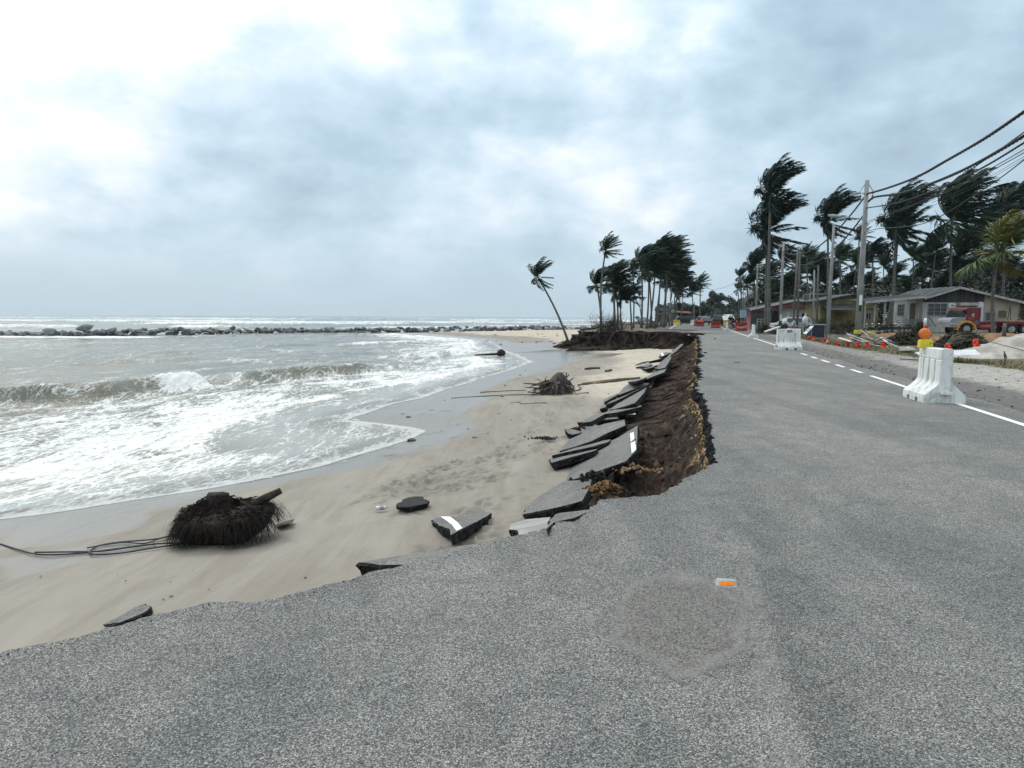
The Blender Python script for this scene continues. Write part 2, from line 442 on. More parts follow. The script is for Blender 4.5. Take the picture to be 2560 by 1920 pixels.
b = NB('sea_water'); v0 = b.pos(True, (1, 1, 1))
foam = b.attr('foam'); film = b.attr('film')
vr = b.pos(True, (1.0, .34, 1.0), R(-33))
nd = b.n('ShaderNodeTexNoise'); b.l(vr, nd.inputs['Vector']); nd.inputs['Scale'].default_value = .9; nd.inputs['Detail'].default_value = 4
va = b.n('ShaderNodeVectorMath', operation='ADD'); sc_ = b.n('ShaderNodeVectorMath', operation='SCALE'); sc_.inputs['Scale'].default_value = .9
b.l(nd.outputs['Color'], sc_.inputs[0]); b.l(vr, va.inputs[0]); b.l(sc_.outputs[0], va.inputs[1])
web = b.vor(va.outputs[0], 5.0, 'DISTANCE_TO_EDGE'); web2 = b.vor(va.outputs[0], 15, 'DISTANCE_TO_EDGE')
na = b.noise(b.pos(True, (1.0, .30, 1.0), R(-33)), 1.1, 9, .70, 1.0)
pat = b.math('ADD', b.math('MULTIPLY', b.rng(na, .28, .72, 0, 1, False), .66),
             b.math('ADD', b.math('MULTIPLY', b.rng(web, 0, .22, 1, 0), .20), b.math('MULTIPLY', b.rng(web2, 0, .25, 1, 0), .14)))
thr = b.math('SUBTRACT', 1.0, foam)
mask = b.n('ShaderNodeMapRange'); mask.interpolation_type = 'SMOOTHSTEP'
b.l(pat, mask.inputs[0]); b.l(b.math('SUBTRACT', thr, .20), mask.inputs[1]); b.l(b.math('ADD', thr, .16), mask.inputs[2])
mk = mask.outputs[0]
deep = b.mix(b.rng(b.noise(b.pos(True, (1, .3, 1), R(-33)), .12, 4), .35, .65), (.120, .118, .088), (.170, .163, .122))
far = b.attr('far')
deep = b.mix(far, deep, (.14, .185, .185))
shal = (.30, .285, .25)
fo = b.mix(b.rng(b.noise(v0, 5.5, 5, .7), .3, .7), (.60, .595, .56), (.82, .83, .82))
fo = b.mix(b.math('MULTIPLY', b.attr('muddy'), .55), fo, (.60, .535, .44))
b.set(b.mix(mk, b.mix(film, deep, shal), fo), b.math('ADD', .10, b.math('MULTIPLY', mk, .7)), .38)
b.b.inputs['IOR'].default_value = 1.33
wv = b.pos(True, (1.0, .45, 1), R(-33))
hh = b.math('ADD', b.math('MULTIPLY', b.noise(wv, 1.5, 7, .66, .5), .80), b.math('MULTIPLY', b.noise(v0, 9, 4, .6), .08))
hh = b.math('ADD', hh, b.math('MULTIPLY', mk, .12))
bp = b.bump(hh, .55, .30)
b.put(bp.inputs['Strength'], b.math('SUBTRACT', .6, b.math('MULTIPLY', film, .38)))
tr2 = b.n('ShaderNodeBsdfTransparent'); mz = b.n('ShaderNodeMixShader')
eg = b.math('ADD', b.attr('edge'), b.math('MULTIPLY', b.math('SUBTRACT', b.noise(v0, 3.2, 6, .68), .62), .95))
eg2 = b.math('MAXIMUM', b.rng(eg, -.03, .05), b.math('MULTIPLY', b.rng(b.attr('edge'), .0, .12, 0, 1), mk))
b.l(b.math('MULTIPLY', eg2, b.math('ADD', b.math('MULTIPLY', b.rng(b.attr('edge'), .2, 2.4), .5), b.math('MAXIMUM', b.math('MULTIPLY', mk, .55), .5)), True), mz.inputs[0])
b.l(tr2.outputs[0], mz.inputs[1]); b.l(b.b.outputs[0], mz.inputs[2]); b.l(mz.outputs[0], b.out.inputs[0])
M_water = b.m

b = NB('washed_out_soil'); v = b.pos(True)
lay = b.attr('layer')      # 0 lower sand .. 1 stone base under the asphalt
streak = b.noise(b.pos(True, (2.6, .8, .5), R(20)), 3.2, 8, .78, .6)
soil = b.n('ShaderNodeValToRGB'); c = soil.color_ramp
c.elements[0].position = .30; c.elements[0].color = (.012, .009, .007, 1)
c.elements[1].position = .78; c.elements[1].color = (.20, .155, .115, 1)
e = c.elements.new(.47); e.color = (.030, .021, .017, 1)
e = c.elements.new(.60); e.color = (.085, .060, .045, 1)
b.l(streak, soil.inputs[0])
och = b.mix(b.rng(b.noise(v, 1.5, 5, .65), .60, .70), soil.outputs[0], (.15, .085, .035))
stn = b.n('ShaderNodeTexVoronoi', feature='F1'); b.l(v, stn.inputs['Vector']); stn.inputs['Scale'].default_value = 17
sc2 = b.n('ShaderNodeSeparateColor'); b.l(stn.outputs['Color'], sc2.inputs[0])
stc = b.n('ShaderNodeValToRGB'); c = stc.color_ramp
c.elements[0].position = .1; c.elements[0].color = (.09, .06, .03, 1)
c.elements[1].position = .95; c.elements[1].color = (.62, .53, .38, 1)
e = c.elements.new(.4); e.color = (.36, .215, .075, 1)
e = c.elements.new(.7); e.color = (.47, .34, .17, 1)
b.l(sc2.outputs[0], stc.inputs[0])
stcol = b.mulc(stc.outputs[0], b.rng(stn.outputs['Distance'], .25, .75, 1.0, .25))
b.set(b.mix(b.rng(b.math('ADD', lay, b.math('MULTIPLY', b.math('SUBTRACT', b.noise(v, 3, 5, .7), .5), .9)), .42, .58), och, stcol), .95, .1)
hs = b.math('ADD', b.math('MULTIPLY', b.math('SUBTRACT', 1.0, stn.outputs['Distance']), b.math('MULTIPLY', lay, 1.0)), streak)
b.bump(hs, 1.0, .07)
M_soil = b.m

# ---- the road: one slab with its broken edge
right_edge = [line_pt(s, .62 + .10 * math.sin(s * .9) * (1 if s < 60 else 0) + .05 * math.sin(s * 2.3 + 1)).xy for s in
              [-25 + i * .6 for i in range(260)] + [140, 200, 400, 900]]
top = list(E_all) + far_edge + right_edge[::-1] + [Vector((-14, -16)), ]
nTop = len(top)
V = [(p.x, p.y, 0.0) for p in top]; Fc = [tuple(range(nTop))[::-1]]; MI = [0]
rows = [(.0, -.014), (.022, -.06), (.05, -.12), (.065, -.18), (.01, -.235), (-.10, -.25)]
def edge_dirs(E):
    out = []
    for i, p in enumerate(E):
        a, c2 = E[max(i - 3, 0)], E[min(i + 3, len(E) - 1)]
        d = (c2 - a); d.normalize(); out.append(Vector((-d.y, d.x)))
    return out
E_n = edge_dirs(E_all)
base = []
for ri, (o, z) in enumerate(rows):
    base.append(len(V))
    for i, p in enumerate(E_all):
        y = p.length
        jt = (rng.random() - .55) * .04 * (1 + .05 * y) if ri else 0
        q = p + E_n[i] * (o + jt) 
        V.append((q.x, q.y, z + (rng.random() - .5) * .016 * (ri > 0)))
prev = 0
for ri in range(len(rows)):
    b0 = base[ri]
    for i in range(nE - 1):
        Fc.append((prev + i, prev + i + 1, b0 + i + 1, b0 + i)); MI.append(1)
    prev = b0
me = bpy.data.meshes.new('road'); me.from_pydata(V, [], Fc); me.materials.append(M_asph); me.materials.append(M_face)
me.polygons.foreach_set('material_index', MI); me.update()
road = bpy.data.objects.new('road', me); COL.objects.link(road); struct(road)
bm = bmesh.new(); bm.from_mesh(me); bmesh.ops.recalc_face_normals(bm, faces=[f for f in bm.faces if f.material_index == 1])
for f in bm.faces:
    if f.material_index == 0 and f.normal.z < 0: f.normal_flip()
bm.to_mesh(me); bm.free()

# ---- painted markings: the edge line, dashed beside the junction
mk_ = MB()
def line_seg(s0, s1, t0=-.06, t1=.06, z=.004):
    n = max(1, int((s1 - s0) / 3))
    for i in range(n):
        a, c2 = s0 + (s1 - s0) * i / n, s0 + (s1 - s0) * (i + 1) / n
        mk_.add([line_pt(a, t0, z), line_pt(a, t1, z), line_pt(c2, t1, z), line_pt(c2, t0, z)], [(0, 1, 2, 3)])
def s_of(px, py):
    p = P(px, py); return st(p.x, p.y)[0]
line_seg(-14, s_of(2174, 939.5))
for (x0, y0), (x1, y1) in (((2157, 932.3), (2122, 923.7)), ((2116, 918.2), (2087, 911.3)), ((2080.5, 906.3), (2053, 899.8)), ((2050, 896.5), (2028, 891.5)), ((2027, 888.3), (2008, 883.5))):
    line_seg(s_of(x0, y0), s_of(x1, y1))
line_seg(s_of(1966, 869), 150)
for i in range(12):                       # far left edge line, where the whole road is still there
    a = Vector((far_edge[0].x - 9.6 + .7, far_edge[0].y, 0))
p0 = E_tooth[-1]
for i in range(10):
    y0_, y1_ = p0.y + 1.5 + i * 12, p0.y + 1.5 + (i + 1) * 12
    f_ = lambda Y, o: (p0.x + .2487 * (Y - p0.y) + .45 + o, Y, .004)
    mk_.add([f_(y0_, 0), f_(y0_, .13), f_(y1_, .13), f_(y1_, 0)], [(0, 1, 2, 3)])
M_paint = mat('road_paint', (.78, .78, .76), (.62, .62, .60), 5, .7, .15, world=True, lo=.45, hi=.75)
struct(mk_.build('road_marking', M_paint))

# ---- repaired patch and seam in the asphalt
hexpx = [(1580, 1460), (1700, 1436), (1755, 1445), (1858, 1505), (1855, 1595), (1870, 1615), (1722, 1688), (1690, 1690), (1620, 1645), (1535, 1602), (1560, 1560), (1545, 1520)]
hx = [P(x, y) for x, y in hexpx]
cen = sum((p for p in hx), Vector()) / len(hx)
V = [cen]; A = [0.0]; nh = len(hx); dn = []
for i in range(nh):
    for j in range(8): dn.append(hx[i].lerp(hx[(i + 1) % nh], j / 8))
nd_ = len(dn)
for k, a in ((.45, .3), (.86, .62), (.96, .85), (1.05, 1.0), (1.16, 1.3)):
    for i, p in enumerate(dn):
        jj = 1 + (float(fbm(i * .3, k, 4)) - .5) * .06
        V.append(cen + (p - cen) * k * jj); A.append(a)
Fc = [(0, 1 + i, 1 + (i + 1) % nd_) for i in range(nd_)]
for r_ in range(4):
    for i in range(nd_):
        a0 = 1 + r_ * nd_
        Fc.append((a0 + i, a0 + nd_ + i, a0 + nd_ + (i + 1) % nd_, a0 + (i + 1) % nd_))
me = bpy.data.meshes.new('road_patch'); me.from_pydata([(p.x, p.y, .004) for p in V], [], Fc)
at = me.attributes.new('ring', 'FLOAT', 'POINT'); at.data.foreach_set('value', A)
b = NB('patched_asphalt'); v = b.pos(True); rg = b.attr('ring')
o = b.n('ShaderNodeTexVoronoi', feature='F1'); b.l(v, o.inputs['Vector']); o.inputs['Scale'].default_value = 150
s_ = b.n('ShaderNodeSeparateColor'); b.l(o.outputs['Color'], s_.inputs[0])
stone = b.mix(s_.outputs[0], (.050, .047, .043), (.345, .325, .293))
dust = b.mix(s_.outputs[1], (.20, .188, .17), (.40, .375, .345))
rimn = b.math('ADD', rg, b.math('MULTIPLY', b.math('SUBTRACT', b.noise(v, 3.2, 7, .75), .5), 1.2))
rim = b.math('MULTIPLY', b.rng(rimn, .55, .95), b.rng(rimn, 1.0, 1.16, 1, 0))
b.set(b.mix(b.math('MULTIPLY', rim, b.rng(b.noise(v, 2.2, 5, .7), .30, .58, 0, 1)), stone, dust), .9, .2)
b.bump(o.outputs['Distance'], .5, .004)
tr_ = b.n('ShaderNodeBsdfTransparent'); ms = b.n('ShaderNodeMixShader')
grain = b.noise(v, 60, 3, .7)
b.l(b.math('MULTIPLY', b.rng(b.math('ADD', rimn, b.math('MULTIPLY', b.math('SUBTRACT', grain, .5), .35)), 0.80, 1.16, 1, 0), .60), ms.inputs[0])
b.l(tr_.outputs[0], ms.inputs[1]); b.l(b.b.outputs[0], ms.inputs[2]); b.l(ms.outputs[0], b.out.inputs[0])
me.materials.append(b.m); me.update()
patch = bpy.data.objects.new('road_patch', me); COL.objects.link(patch); struct(patch)
bm = bmesh.new(); bm.from_mesh(me); bmesh.ops.recalc_face_normals(bm, faces=bm.faces[:]); bm.to_mesh(me); bm.free()

# ---- shoreline
SH = [(-10, -30), (4, -17.2), (8, -12.6)]
for x, y in [(0, 1301), (159, 1283), (253, 1268), (434, 1240), (615, 1207), (800, 1169), (953, 1123), (1018, 1105), (1082, 1073), (980, 1061), (874, 1050), (930, 1030),
             (989, 1009), (1062, 995), (1127, 971), (1188, 953), (1271, 928), (1333, 905), (1300, 889), (1261, 874), (1235, 858), (1224, 848), (1098, 838), (1015, 832)]:
    p = P(x, y, -1.85); SH.append((p.y, p.x))
SH += [(150, -12), (160, 14), (200, 30), (500, 110), (2000, 480), (30000, 7400)]
SHY = np.array([a for a, _ in SH]); SHX = np.array([b_ for _, b_ in SH])
_yg = np.arange(-40, 175, .05); _xg = np.interp(_yg, SHY, SHX)
for _ in range(2): _xg = np.convolve(np.pad(_xg, 12, 'edge'), np.ones(25) / 25, 'valid')
def Xs(Y):
    Y = np.asarray(Y, float)
    return np.where(Y < 170, np.interp(Y, _yg, _xg), np.interp(Y, SHY, SHX)) + (fbm(Y * .55, 3.3, 8, 4) - .5) * np.minimum(1.1, .30 + .014 * Y) + (fbm(Y * 2.3, 5.1, 18, 4) - .5) * np.clip(.10 + .006 * Y, .1, .45)
SHP = [(b_, a) for a, b_ in SH if a < 170]
# beach inner boundary (under the bank)
XB = np.array([(-10, -22), (1.0, -4.6), (3.3, -1.6), (4.13, -.2), (4.9, .7), (6.15, 1.6), (7.7, 3.0), (30, 8.7), (61, 16.8), (64.9, 16.8), (65.2, 9.5), (76, 9.5), (90, 12.5), (115, 18.5), (150, 27)])
def Xb(Y): return np.interp(Y, XB[:, 0], XB[:, 1])
def beach_z(X, Y):
    xs, xb = Xs(Y), Xb(Y)
    span = np.maximum(xb - 2.8 - xs, 2)
    tt = (X - xs) / span
    z = np.where(tt < 0, -1.85 + np.maximum(tt * span, -20) * .11, -1.85 + .57 * np.clip(tt, 0, 1) ** .9)
    far_ = sstep(85, 130, Y)
    return z + far_ * .35 * np.clip(tt, 0, 1)
# footprints and small dents, real relief in the sand
FP = []
frnd = random.Random(21)
def trail(pts, n, jit=.12):
    pts = [P(x, y, -1.35) for x, y in pts]
    for i in range(n):
        u = i / n * (len(pts) - 1); k = int(u); p = pts[k].lerp(pts[min(k + 1, len(pts) - 1)], u - k)
        d = (pts[min(k + 1, len(pts) - 1)] - pts[k]).xy
        if d.length < 1e-6: d = Vector((1, 0))
        d.normalize()
        FP.append((p.x + frnd.gauss(0, jit) + (-d.y) * .11 * (-1) ** i, p.y + frnd.gauss(0, jit) + d.x * .11 * (-1) ** i, math.atan2(d.y, d.x) + frnd.gauss(0, .2), .13, .05, .03))
trail([(960, 1205), (1090, 1165), (1250, 1120), (1330, 1060), (1400, 1005), (1470, 960)], 90)
trail([(990, 1210), (1090, 1190), (1230, 1165), (1300, 1120)], 40)
trail([(1070, 1215), (1140, 1215), (1210, 1200), (1260, 1190)], 26)
trail([(1090, 1150), (1200, 1140), (1320, 1130), (1390, 1090)], 36)
trail([(1350, 1040), (1400, 1010), (1480, 985), (1500, 940), (1540, 900)], 60, .25)
trail([(1240, 1250), (1180, 1275), (1150, 1300)], 14)
trail([(1230, 1310), (1190, 1350), (1160, 1400), (1060, 1380)], 26)
trail([(910, 1240), (1000, 1210), (1040, 1215)], 16)
for i in range(170):
    p = P(frnd.uniform(930, 1500), frnd.uniform(990, 1330), -1.4)
    FP.append((p.x, p.y, frnd.uniform(0, 3), frnd.uniform(.06, .16), frnd.uniform(.03, .07), frnd.uniform(.012, .03)))
pm = P(985, 1215, -1.45)
for i in range(46):                                    # the trampled heap of sand
    FP.append((pm.x + frnd.gauss(0, .45), pm.y + frnd.gauss(0, .22), frnd.uniform(0, 3), frnd.uniform(.05, .12), frnd.uniform(.04, .07), frnd.choice((-.02, .02, .015))))
def dents(X, Y, Z):
    for (x, y, a, l, w_, dp) in FP:
        r = max(l, w_) * 2.6
        iy = np.searchsorted(Y[:, 0], [y - r, y + r])
        if iy[0] >= iy[1]: continue
        sl = slice(iy[0], iy[1])
        xs = X[sl]; ys = Y[sl]
        ca, sa = math.cos(a), math.sin(a)
        u = ((xs - x) * ca + (ys - y) * sa) / l; v_ = (-(xs - x) * sa + (ys - y) * ca) / w_
        q = u * u + v_ * v_
        Z[sl] += -dp * np.exp(-q * 1.2) + dp * .45 * np.exp(-((np.sqrt(q) - 1.7) / .5) ** 2)
rowsY = [-8.0]
while rowsY[-1] < 160:
    y = rowsY[-1]; rowsY.append(y + (.35 if y < 2.5 else max(.045, .0035 * y)))
rowsY = np.array(rowsY); nc = 300
cc = np.linspace(0, 1, nc)
Y2 = np.repeat(rowsY[:, None], nc, 1)
x0 = Xs(rowsY) - 4; x1 = Xb(rowsY)
X2 = x0[:, None] + (x1 - x0)[:, None] * cc[None]
Z2 = beach_z(X2, Y2)
qd = polydist(X2, Y2, SHP)
Z2 += (fbm(X2 * .35, Y2 * .35, 2, 4) - .5) * .16 * sstep(0.3, 4, qd) * (X2 > Xs(Y2)) + (fbm(X2 * 1.6, Y2 * 1.6, 6, 4) - .5) * .045 * sstep(.5, 5, qd)
dE_ = Xb(Y2) - X2
Z2 -= .65 * sstep(2.9, 1.5, dE_) * sstep(5.6, 6.4, Y2) * (1 - sstep(58, 62, Y2))
FP = [f[:5] + (f[5] * (2.0 if f[3] == .13 else 1.35),) for f in FP]
dents(X2, Y2, Z2)
wet = 1 - sstep(.5, 2.9, qd + (fbm(X2 * .3, Y2 * .3, 12, 4) - .5) * 2.4)
wet = np.maximum(wet * 1.0, .50 * (1 - sstep(5, np.where(Y2 < 18, 14.5, 8.5), qd + (fbm(X2 * .2, Y2 * .2, 14, 4) - .5) * 5)))
def inpoly(X, Y, pts):
    ins = np.zeros(X.shape, bool); n = len(pts)
    for i in range(n):
        (ax, ay), (bx, by) = pts[i], pts[(i + 1) % n]
        c = ((ay > Y) != (by > Y)) & (X < (bx - ax) * (Y - ay) / (by - ay + 1e-12) + ax)
        ins ^= c
    return ins
def wetpoly(px, val, soft, z=-1.72):
    global wet
    pts = [tuple(P(x, y, z).xy) for x, y in px]
    d = polydist(X2, Y2, pts + [pts[0]]); sd_ = np.where(inpoly(X2, Y2, pts), -d, d)
    sd_ = sd_ + (fbm(X2 * .6, Y2 * .6, 31, 4) - .5) * soft * 1.6
    wet = np.maximum(wet, val * (1 - sstep(-soft * .3, soft, sd_)))
wetpoly([(870, 1055), (1000, 1065), (1110, 1058), (1225, 1010), (1215, 975), (1290, 945), (1395, 925), (1440, 900), (1260, 850), (1150, 950)], 1.0, .5)
wetpoly([(1250, 862), (1290, 895), (1440, 898), (1480, 888), (1420, 868), (1330, 858)], 1.0, .6)
wetpoly([(1430, 896), (1520, 892), (1560, 885), (1500, 884)], .95, .4, -1.5)
wetpoly([(-40, 1420), (120, 1400), (330, 1385), (370, 1400), (250, 1430), (110, 1470), (0, 1500)], .95, .5)
wetpoly([(0, 1320), (200, 1300), (400, 1275), (380, 1290), (330, 1340), (160, 1380), (0, 1390)], 1.0, .4)
beach = npmesh('beach', np.stack([X2, Y2, Z2], -1).reshape(-1, 3), gridfaces(len(rowsY), nc), M_sand, {'wet': wet})
struct(beach)

# ---- the sea
rY = [3.0]
while rY[-1] < 6000:
    y = rY[-1]; rY.append(y + (max(.06, .0042 * y) if y < 130 else .0075 * y if y < 1200 else .03 * y))
rY = np.array(rY); nc = 380
cc = np.linspace(0, 1, nc) ** 1.12
xr = Xs(rY); xl = -.86 * rY - 14; xl = np.minimum(xl, xr - 6)
Xw = xr[:, None] + (xl - xr)[:, None] * cc[None]; Yw = np.repeat(rY[:, None], nc, 1)
near = rY < 175; iN = int(near.sum())
q = np.full(Xw.shape, 1e3); q[:iN] = polydist(Xw[:iN], Yw[:iN], SHP)
q = np.minimum(q, np.abs(Xw - xr[:, None]) * 1.0 + 0)          # exact zero on the edge row
Zw = np.full(Xw.shape, SEA)
runup = np.clip(q, 0, 5.5)
Zw = np.where(q < 5.5, -1.848 - (.352) * (runup / 5.5), Zw)
Zw += .010 * np.exp(-((q - .15) / .15) ** 2)
foam = np.zeros(Xw.shape); muddy = np.zeros(Xw.shape)
nz1 = fbm(Xw * .13, Yw * .09, 41, 4); nz2 = fbm(Xw * .5, Yw * .35, 43, 4)
k = np.clip(1.15 - Yw / 130, .5, 1.0)                # the surf belt narrows with distance
qq = q / k + (nz1 - .5) * 5 * sstep(1, 4, q)
belt = np.interp(qq, [0, .10, .35, .8, 2, 4.2, 5.4, 7, 11, 15, 18, 21, 25, 40], [1, 1, .60, .38, .34, .37, .50, .52, .48, .42, .36, .29, .24, .20])
foam = belt + (nz2 - .5) * .45 * sstep(.4, 2, q) + (nz1 - .5) * .35 * sstep(1, 4, q)
bore = np.exp(-((qq - 5.6) / 1.0) ** 2) * sstep(.35, .6, nz1 + .12)
Zw += bore * (.05 + .10 * (fbm(Xw * 2.5, Yw * 2.5, 44, 4) - .3)); foam = np.maximum(foam, bore * .72); muddy = np.maximum(muddy, bore * .8 * sstep(.45, .62, fbm(Xw * 1.2, Yw * 1.2, 45, 3)))
bel = sstep(5, 7, qq) * (1 - sstep(15, 20, qq))
Zw += bel * .07 * (fbm(Xw * .9, Yw * .9, 47, 4) - .4)
def breaker(px, amp, z=-1.95, face=.6, back=2.4, foamf=.45, ends=.18):
    pts = [P(x, y, z) for x, y in px]; pp = [tuple(p.xy) for p in pts]
    best = np.full(Xw[:iN].shape, 1e9); side = np.zeros_like(best); par = np.zeros_like(best)
    n = len(pp) - 1
    for i, ((ax, ay), (bx, by)) in enumerate(zip(pp[:-1], pp[1:])):
        dx, dy = bx - ax, by - ay; L = dx * dx + dy * dy
        t_ = np.clip(((Xw[:iN] - ax) * dx + (Yw[:iN] - ay) * dy) / L, 0, 1)
        ex, ey = Xw[:iN] - ax - t_ * dx, Yw[:iN] - ay - t_ * dy
        d_ = np.hypot(ex, ey); m_ = d_ < best
        ln = math.sqrt(L)
        best = np.where(m_, d_, best); side = np.where(m_, (ex * dy - ey * dx) / ln, side); par = np.where(m_, (i + t_) / n, par)
    # which side is the shore: the +x / -y side
    (ax, ay), (bx, by) = pp[0], pp[-1]
    sgn = 1 if ((1 * (by - ay) - (-.6) * (bx - ax)) > 0) else -1
    s_ = np.where(side * sgn > 0, best, -best)
    s_ = s_ + (fbm(Xw[:iN] * .4, Yw[:iN] * .4, 52, 3) - .5) * .7
    env = sstep(0, ends, par) * (1 - sstep(1 - ends, 1, par))
    env = np.where((par <= 0) | (par >= 1), 0, env)
    prof = np.where(s_ > 0, np.exp(-(s_ / face) ** 2), np.exp(-(s_ / back) ** 2))
    trough = -.18 * np.exp(-((s_ - 1.6) / .8) ** 2)
    Zw[:iN] += amp * env * (prof + trough)
    fr = env * np.exp(-((s_ - .35) / .75) ** 2)
    foam[:iN] = foam[:iN] * (1 - .92 * np.clip(fr * 1.3, 0, 1)) + np.clip(fr * 1.3, 0, 1) * .92 * foamf
    return s_, par, env
s_, par, env = breaker([(-260, 996), (-120, 994), (0, 990), (150, 987), (260, 978), (340, 966), (420, 962), (500, 955), (540, 952)], .70, foamf=.27)
foamy = np.exp(-((par - .80) / .115) ** 4) * np.exp(-((s_ - .35) / 1.05) ** 4)
Zw[:iN] += foamy * (.05 + .40 * (fbm(Xw[:iN] * 2.6, Yw[:iN] * 2.0, 61, 5) - .35) + .22 * (fbm(Xw[:iN] * 7, Yw[:iN] * 5, 63, 3) - .5))
foam[:iN] = np.maximum(foam[:iN], foamy * .74); muddy[:iN] = np.maximum(muddy[:iN], foamy * .25)
breaker([(585, 951), (640, 940), (720, 931), (800, 926), (880, 921), (960, 915)], .58, foamf=.28)
breaker([(120, 905), (260, 900), (400, 895), (520, 890)], .26, face=1.2, back=2.5, foamf=.25)
breaker([(290, 884), (400, 878), (500, 874)], .26, face=1.2, back=2.5, foamf=.25)
breaker([(620, 864), (720, 859), (800, 857)], .24, face=1.2, back=2.5, foamf=.2)
breaker([(820, 862), (900, 857), (980, 853), (1060, 850)], .30, face=1.0, back=2.5, foamf=.6)
breaker([(1000, 893), (1080, 882), (1150, 876), (1200, 873)], .35, face=.9, back=2.5, foamf=.55)
# chop everywhere
ch = (fbm(Xw * .35 + Yw * .1, Yw * .55, 71, 4) - .5) * .26
Zw += ch * sstep(5, 9, q)
# the open sea past the breakwater: lines of breakers
om = sstep(165, 195, Yw)
wx = (Yw * .985 + Xw * .17) / 26.0 + fbm(Xw * .012, Yw * .012, 81, 3) * 3.2
cs = .5 + .5 * np.cos(2 * math.pi * wx)
cr_ = cs ** 3
big = fbm(Xw * .010, Yw * .022, 83, 4)
brk = sstep(.50, .62, big)
Zw += om * (cr_ * (.35 + .75 * brk) - .12) * (1 - sstep(1500, 4000, Yw)) + om * (fbm(Xw * .12, Yw * .2, 87, 4) - .5) * .5 * (1 - sstep(600, 2000, Yw))
fo2 = sstep(.55, .9, cs + (fbm(Xw * .08, Yw * .1, 85, 4) - .5) * .5) * brk * .52 + .07 + .26 * (fbm(Xw * .05, Yw * .12, 88, 4) - .5)
fo2 *= (1 - .75 * sstep(350, 1400, Yw))
foam = foam * (1 - om) + fo2 * om
# foam washing round the foot of the breakwater on the left
rk = np.exp(-((Yw - 119 - .02 * Xw) / 7) ** 2) * sstep(-52, -66, Xw)
foam = np.maximum(foam, rk * .85)
film = (1 - sstep(2.5, 6.5, q))
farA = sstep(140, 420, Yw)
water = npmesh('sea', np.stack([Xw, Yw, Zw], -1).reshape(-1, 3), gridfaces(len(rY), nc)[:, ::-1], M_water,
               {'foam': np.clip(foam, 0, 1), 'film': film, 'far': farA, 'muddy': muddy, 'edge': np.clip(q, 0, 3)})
struct(water)

# ---- land: one sheet to the horizon, lying under the road
def gz(X, Y):
    s_, t_ = st(X, Y)
    z = -.03 + .25 * sstep(6.5, 13, t_) + (fbm(np.asarray(X) * .5, np.asarray(Y) * .5, 91, 4) - .5) * .14 * sstep(2.2, 6, t_) + (fbm(np.asarray(X) * 2, np.asarray(Y) * 2, 92, 3) - .5) * .03 * sstep(.7, 1.2, t_)
    left = sstep(-9.2, -11, t_)
    return z + left * (.12 + .2 * (fbm(np.asarray(X) * .3, np.asarray(Y) * .3, 95, 3) - .4))
BK = [(66.3, 7.2), (70, 6.6), (76, 8), (90, 11), (115, 17), (140, 24), (170, 32), (500, 112), (2000, 482), (26000, 6400)]
BKY = np.array([a for a, _ in BK]); BKX = np.array([b_ for _, b_ in BK])
gY = [-12.0]
while gY[-1] < 66.2: gY.append(gY[-1] + (.4 if gY[-1] < 8 else max(.12, .006 * gY[-1])))
gA = np.array(gY); gB = [66.3]
while gB[-1] < 6000: gB.append(gB[-1] * 1.012 if gB[-1] < 400 else gB[-1] * 1.08)
gB = np.array(gB); gy = np.concatenate([gA, gB])
xl = np.concatenate([LX0 - 1.5 + (gA - LY0) * math.tan(LANG), np.interp(gB, BKY, BKX)])
xr_ = gy * 1.0 + 34
cc = np.linspace(0, 1, 260) ** 1.7
Xg = xl[:, None] + (xr_ - xl)[:, None] * cc[None]; Yg = np.repeat(gy[:, None], 260, 1)
Zg = gz(Xg, Yg)
sg, tg = st(Xg, Yg)
Zg = np.where((tg < .7) & (tg > -9.5), -.06, Zg)
b = NB('verge_ground'); v = b.pos(True)
tA = b.attr('t'); sA = b.attr('s')
nzz = b.noise(v, .7, 6, .68); nzf = b.noise(v, 6, 6, .7)
tn = b.math('ADD', tA, b.math('MULTIPLY', b.math('SUBTRACT', nzz, .5), 2.2))
dirt = b.mix(b.rng(nzf, .35, .65), (.115, .11, .10), (.175, .168, .152))
grav = b.mix(b.rng(nzf, .38, .62), b.mix(b.rng(sA, 10, 24), (.25, .235, .205), (.15, .14, .125)), b.mix(b.rng(sA, 10, 24), (.42, .40, .355), (.30, .285, .255)))
grs = b.mix(b.rng(nzf, .35, .6), (.055, .055, .028), (.155, .125, .07))
yard = b.mix(b.rng(nzf, .35, .65), (.10, .085, .06), (.19, .15, .10))
col = b.mix(b.rng(tn, 1.9, 2.7), dirt, grav)
col = b.mix(b.math('MULTIPLY', b.rng(tn, .5, 1.6, 1, 0), b.rng(nzf, .5, .62)), col, (.05, .048, .045))
gr_start = b.rng(sA, 8, 30, 5.1, 3.1)
gd = b.math('SUBTRACT', tn, gr_start)
col = b.mix(b.rng(gd, 0, .5), col, grs)
col = b.mix(b.rng(gd, 2.6, 4.0), col, yard)
left_ = b.rng(tA, -8.0, -9.5)
col = b.mix(left_, col, b.mix(b.rng(nzf, .35, .65), (.075, .06, .04), (.22, .18, .13)))
b.set(col, .95, .15); b.bump(nzf, .9, .05)
ground = npmesh('ground', np.stack([Xg, Yg, Zg], -1).reshape(-1, 3), gridfaces(len(gy), 260), b.m, {'t': tg, 's': sg})
struct(ground)

# ---- washed-out bank under the road edge
def profile(d):
    return np.interp(d, [0, .06, .16, .40, .7, 1.2, 1.9, 2.4, 3.1], [-.16, -.30, -.54, -.86, -1.06, -1.18, -1.22, -1.34, -1.8])
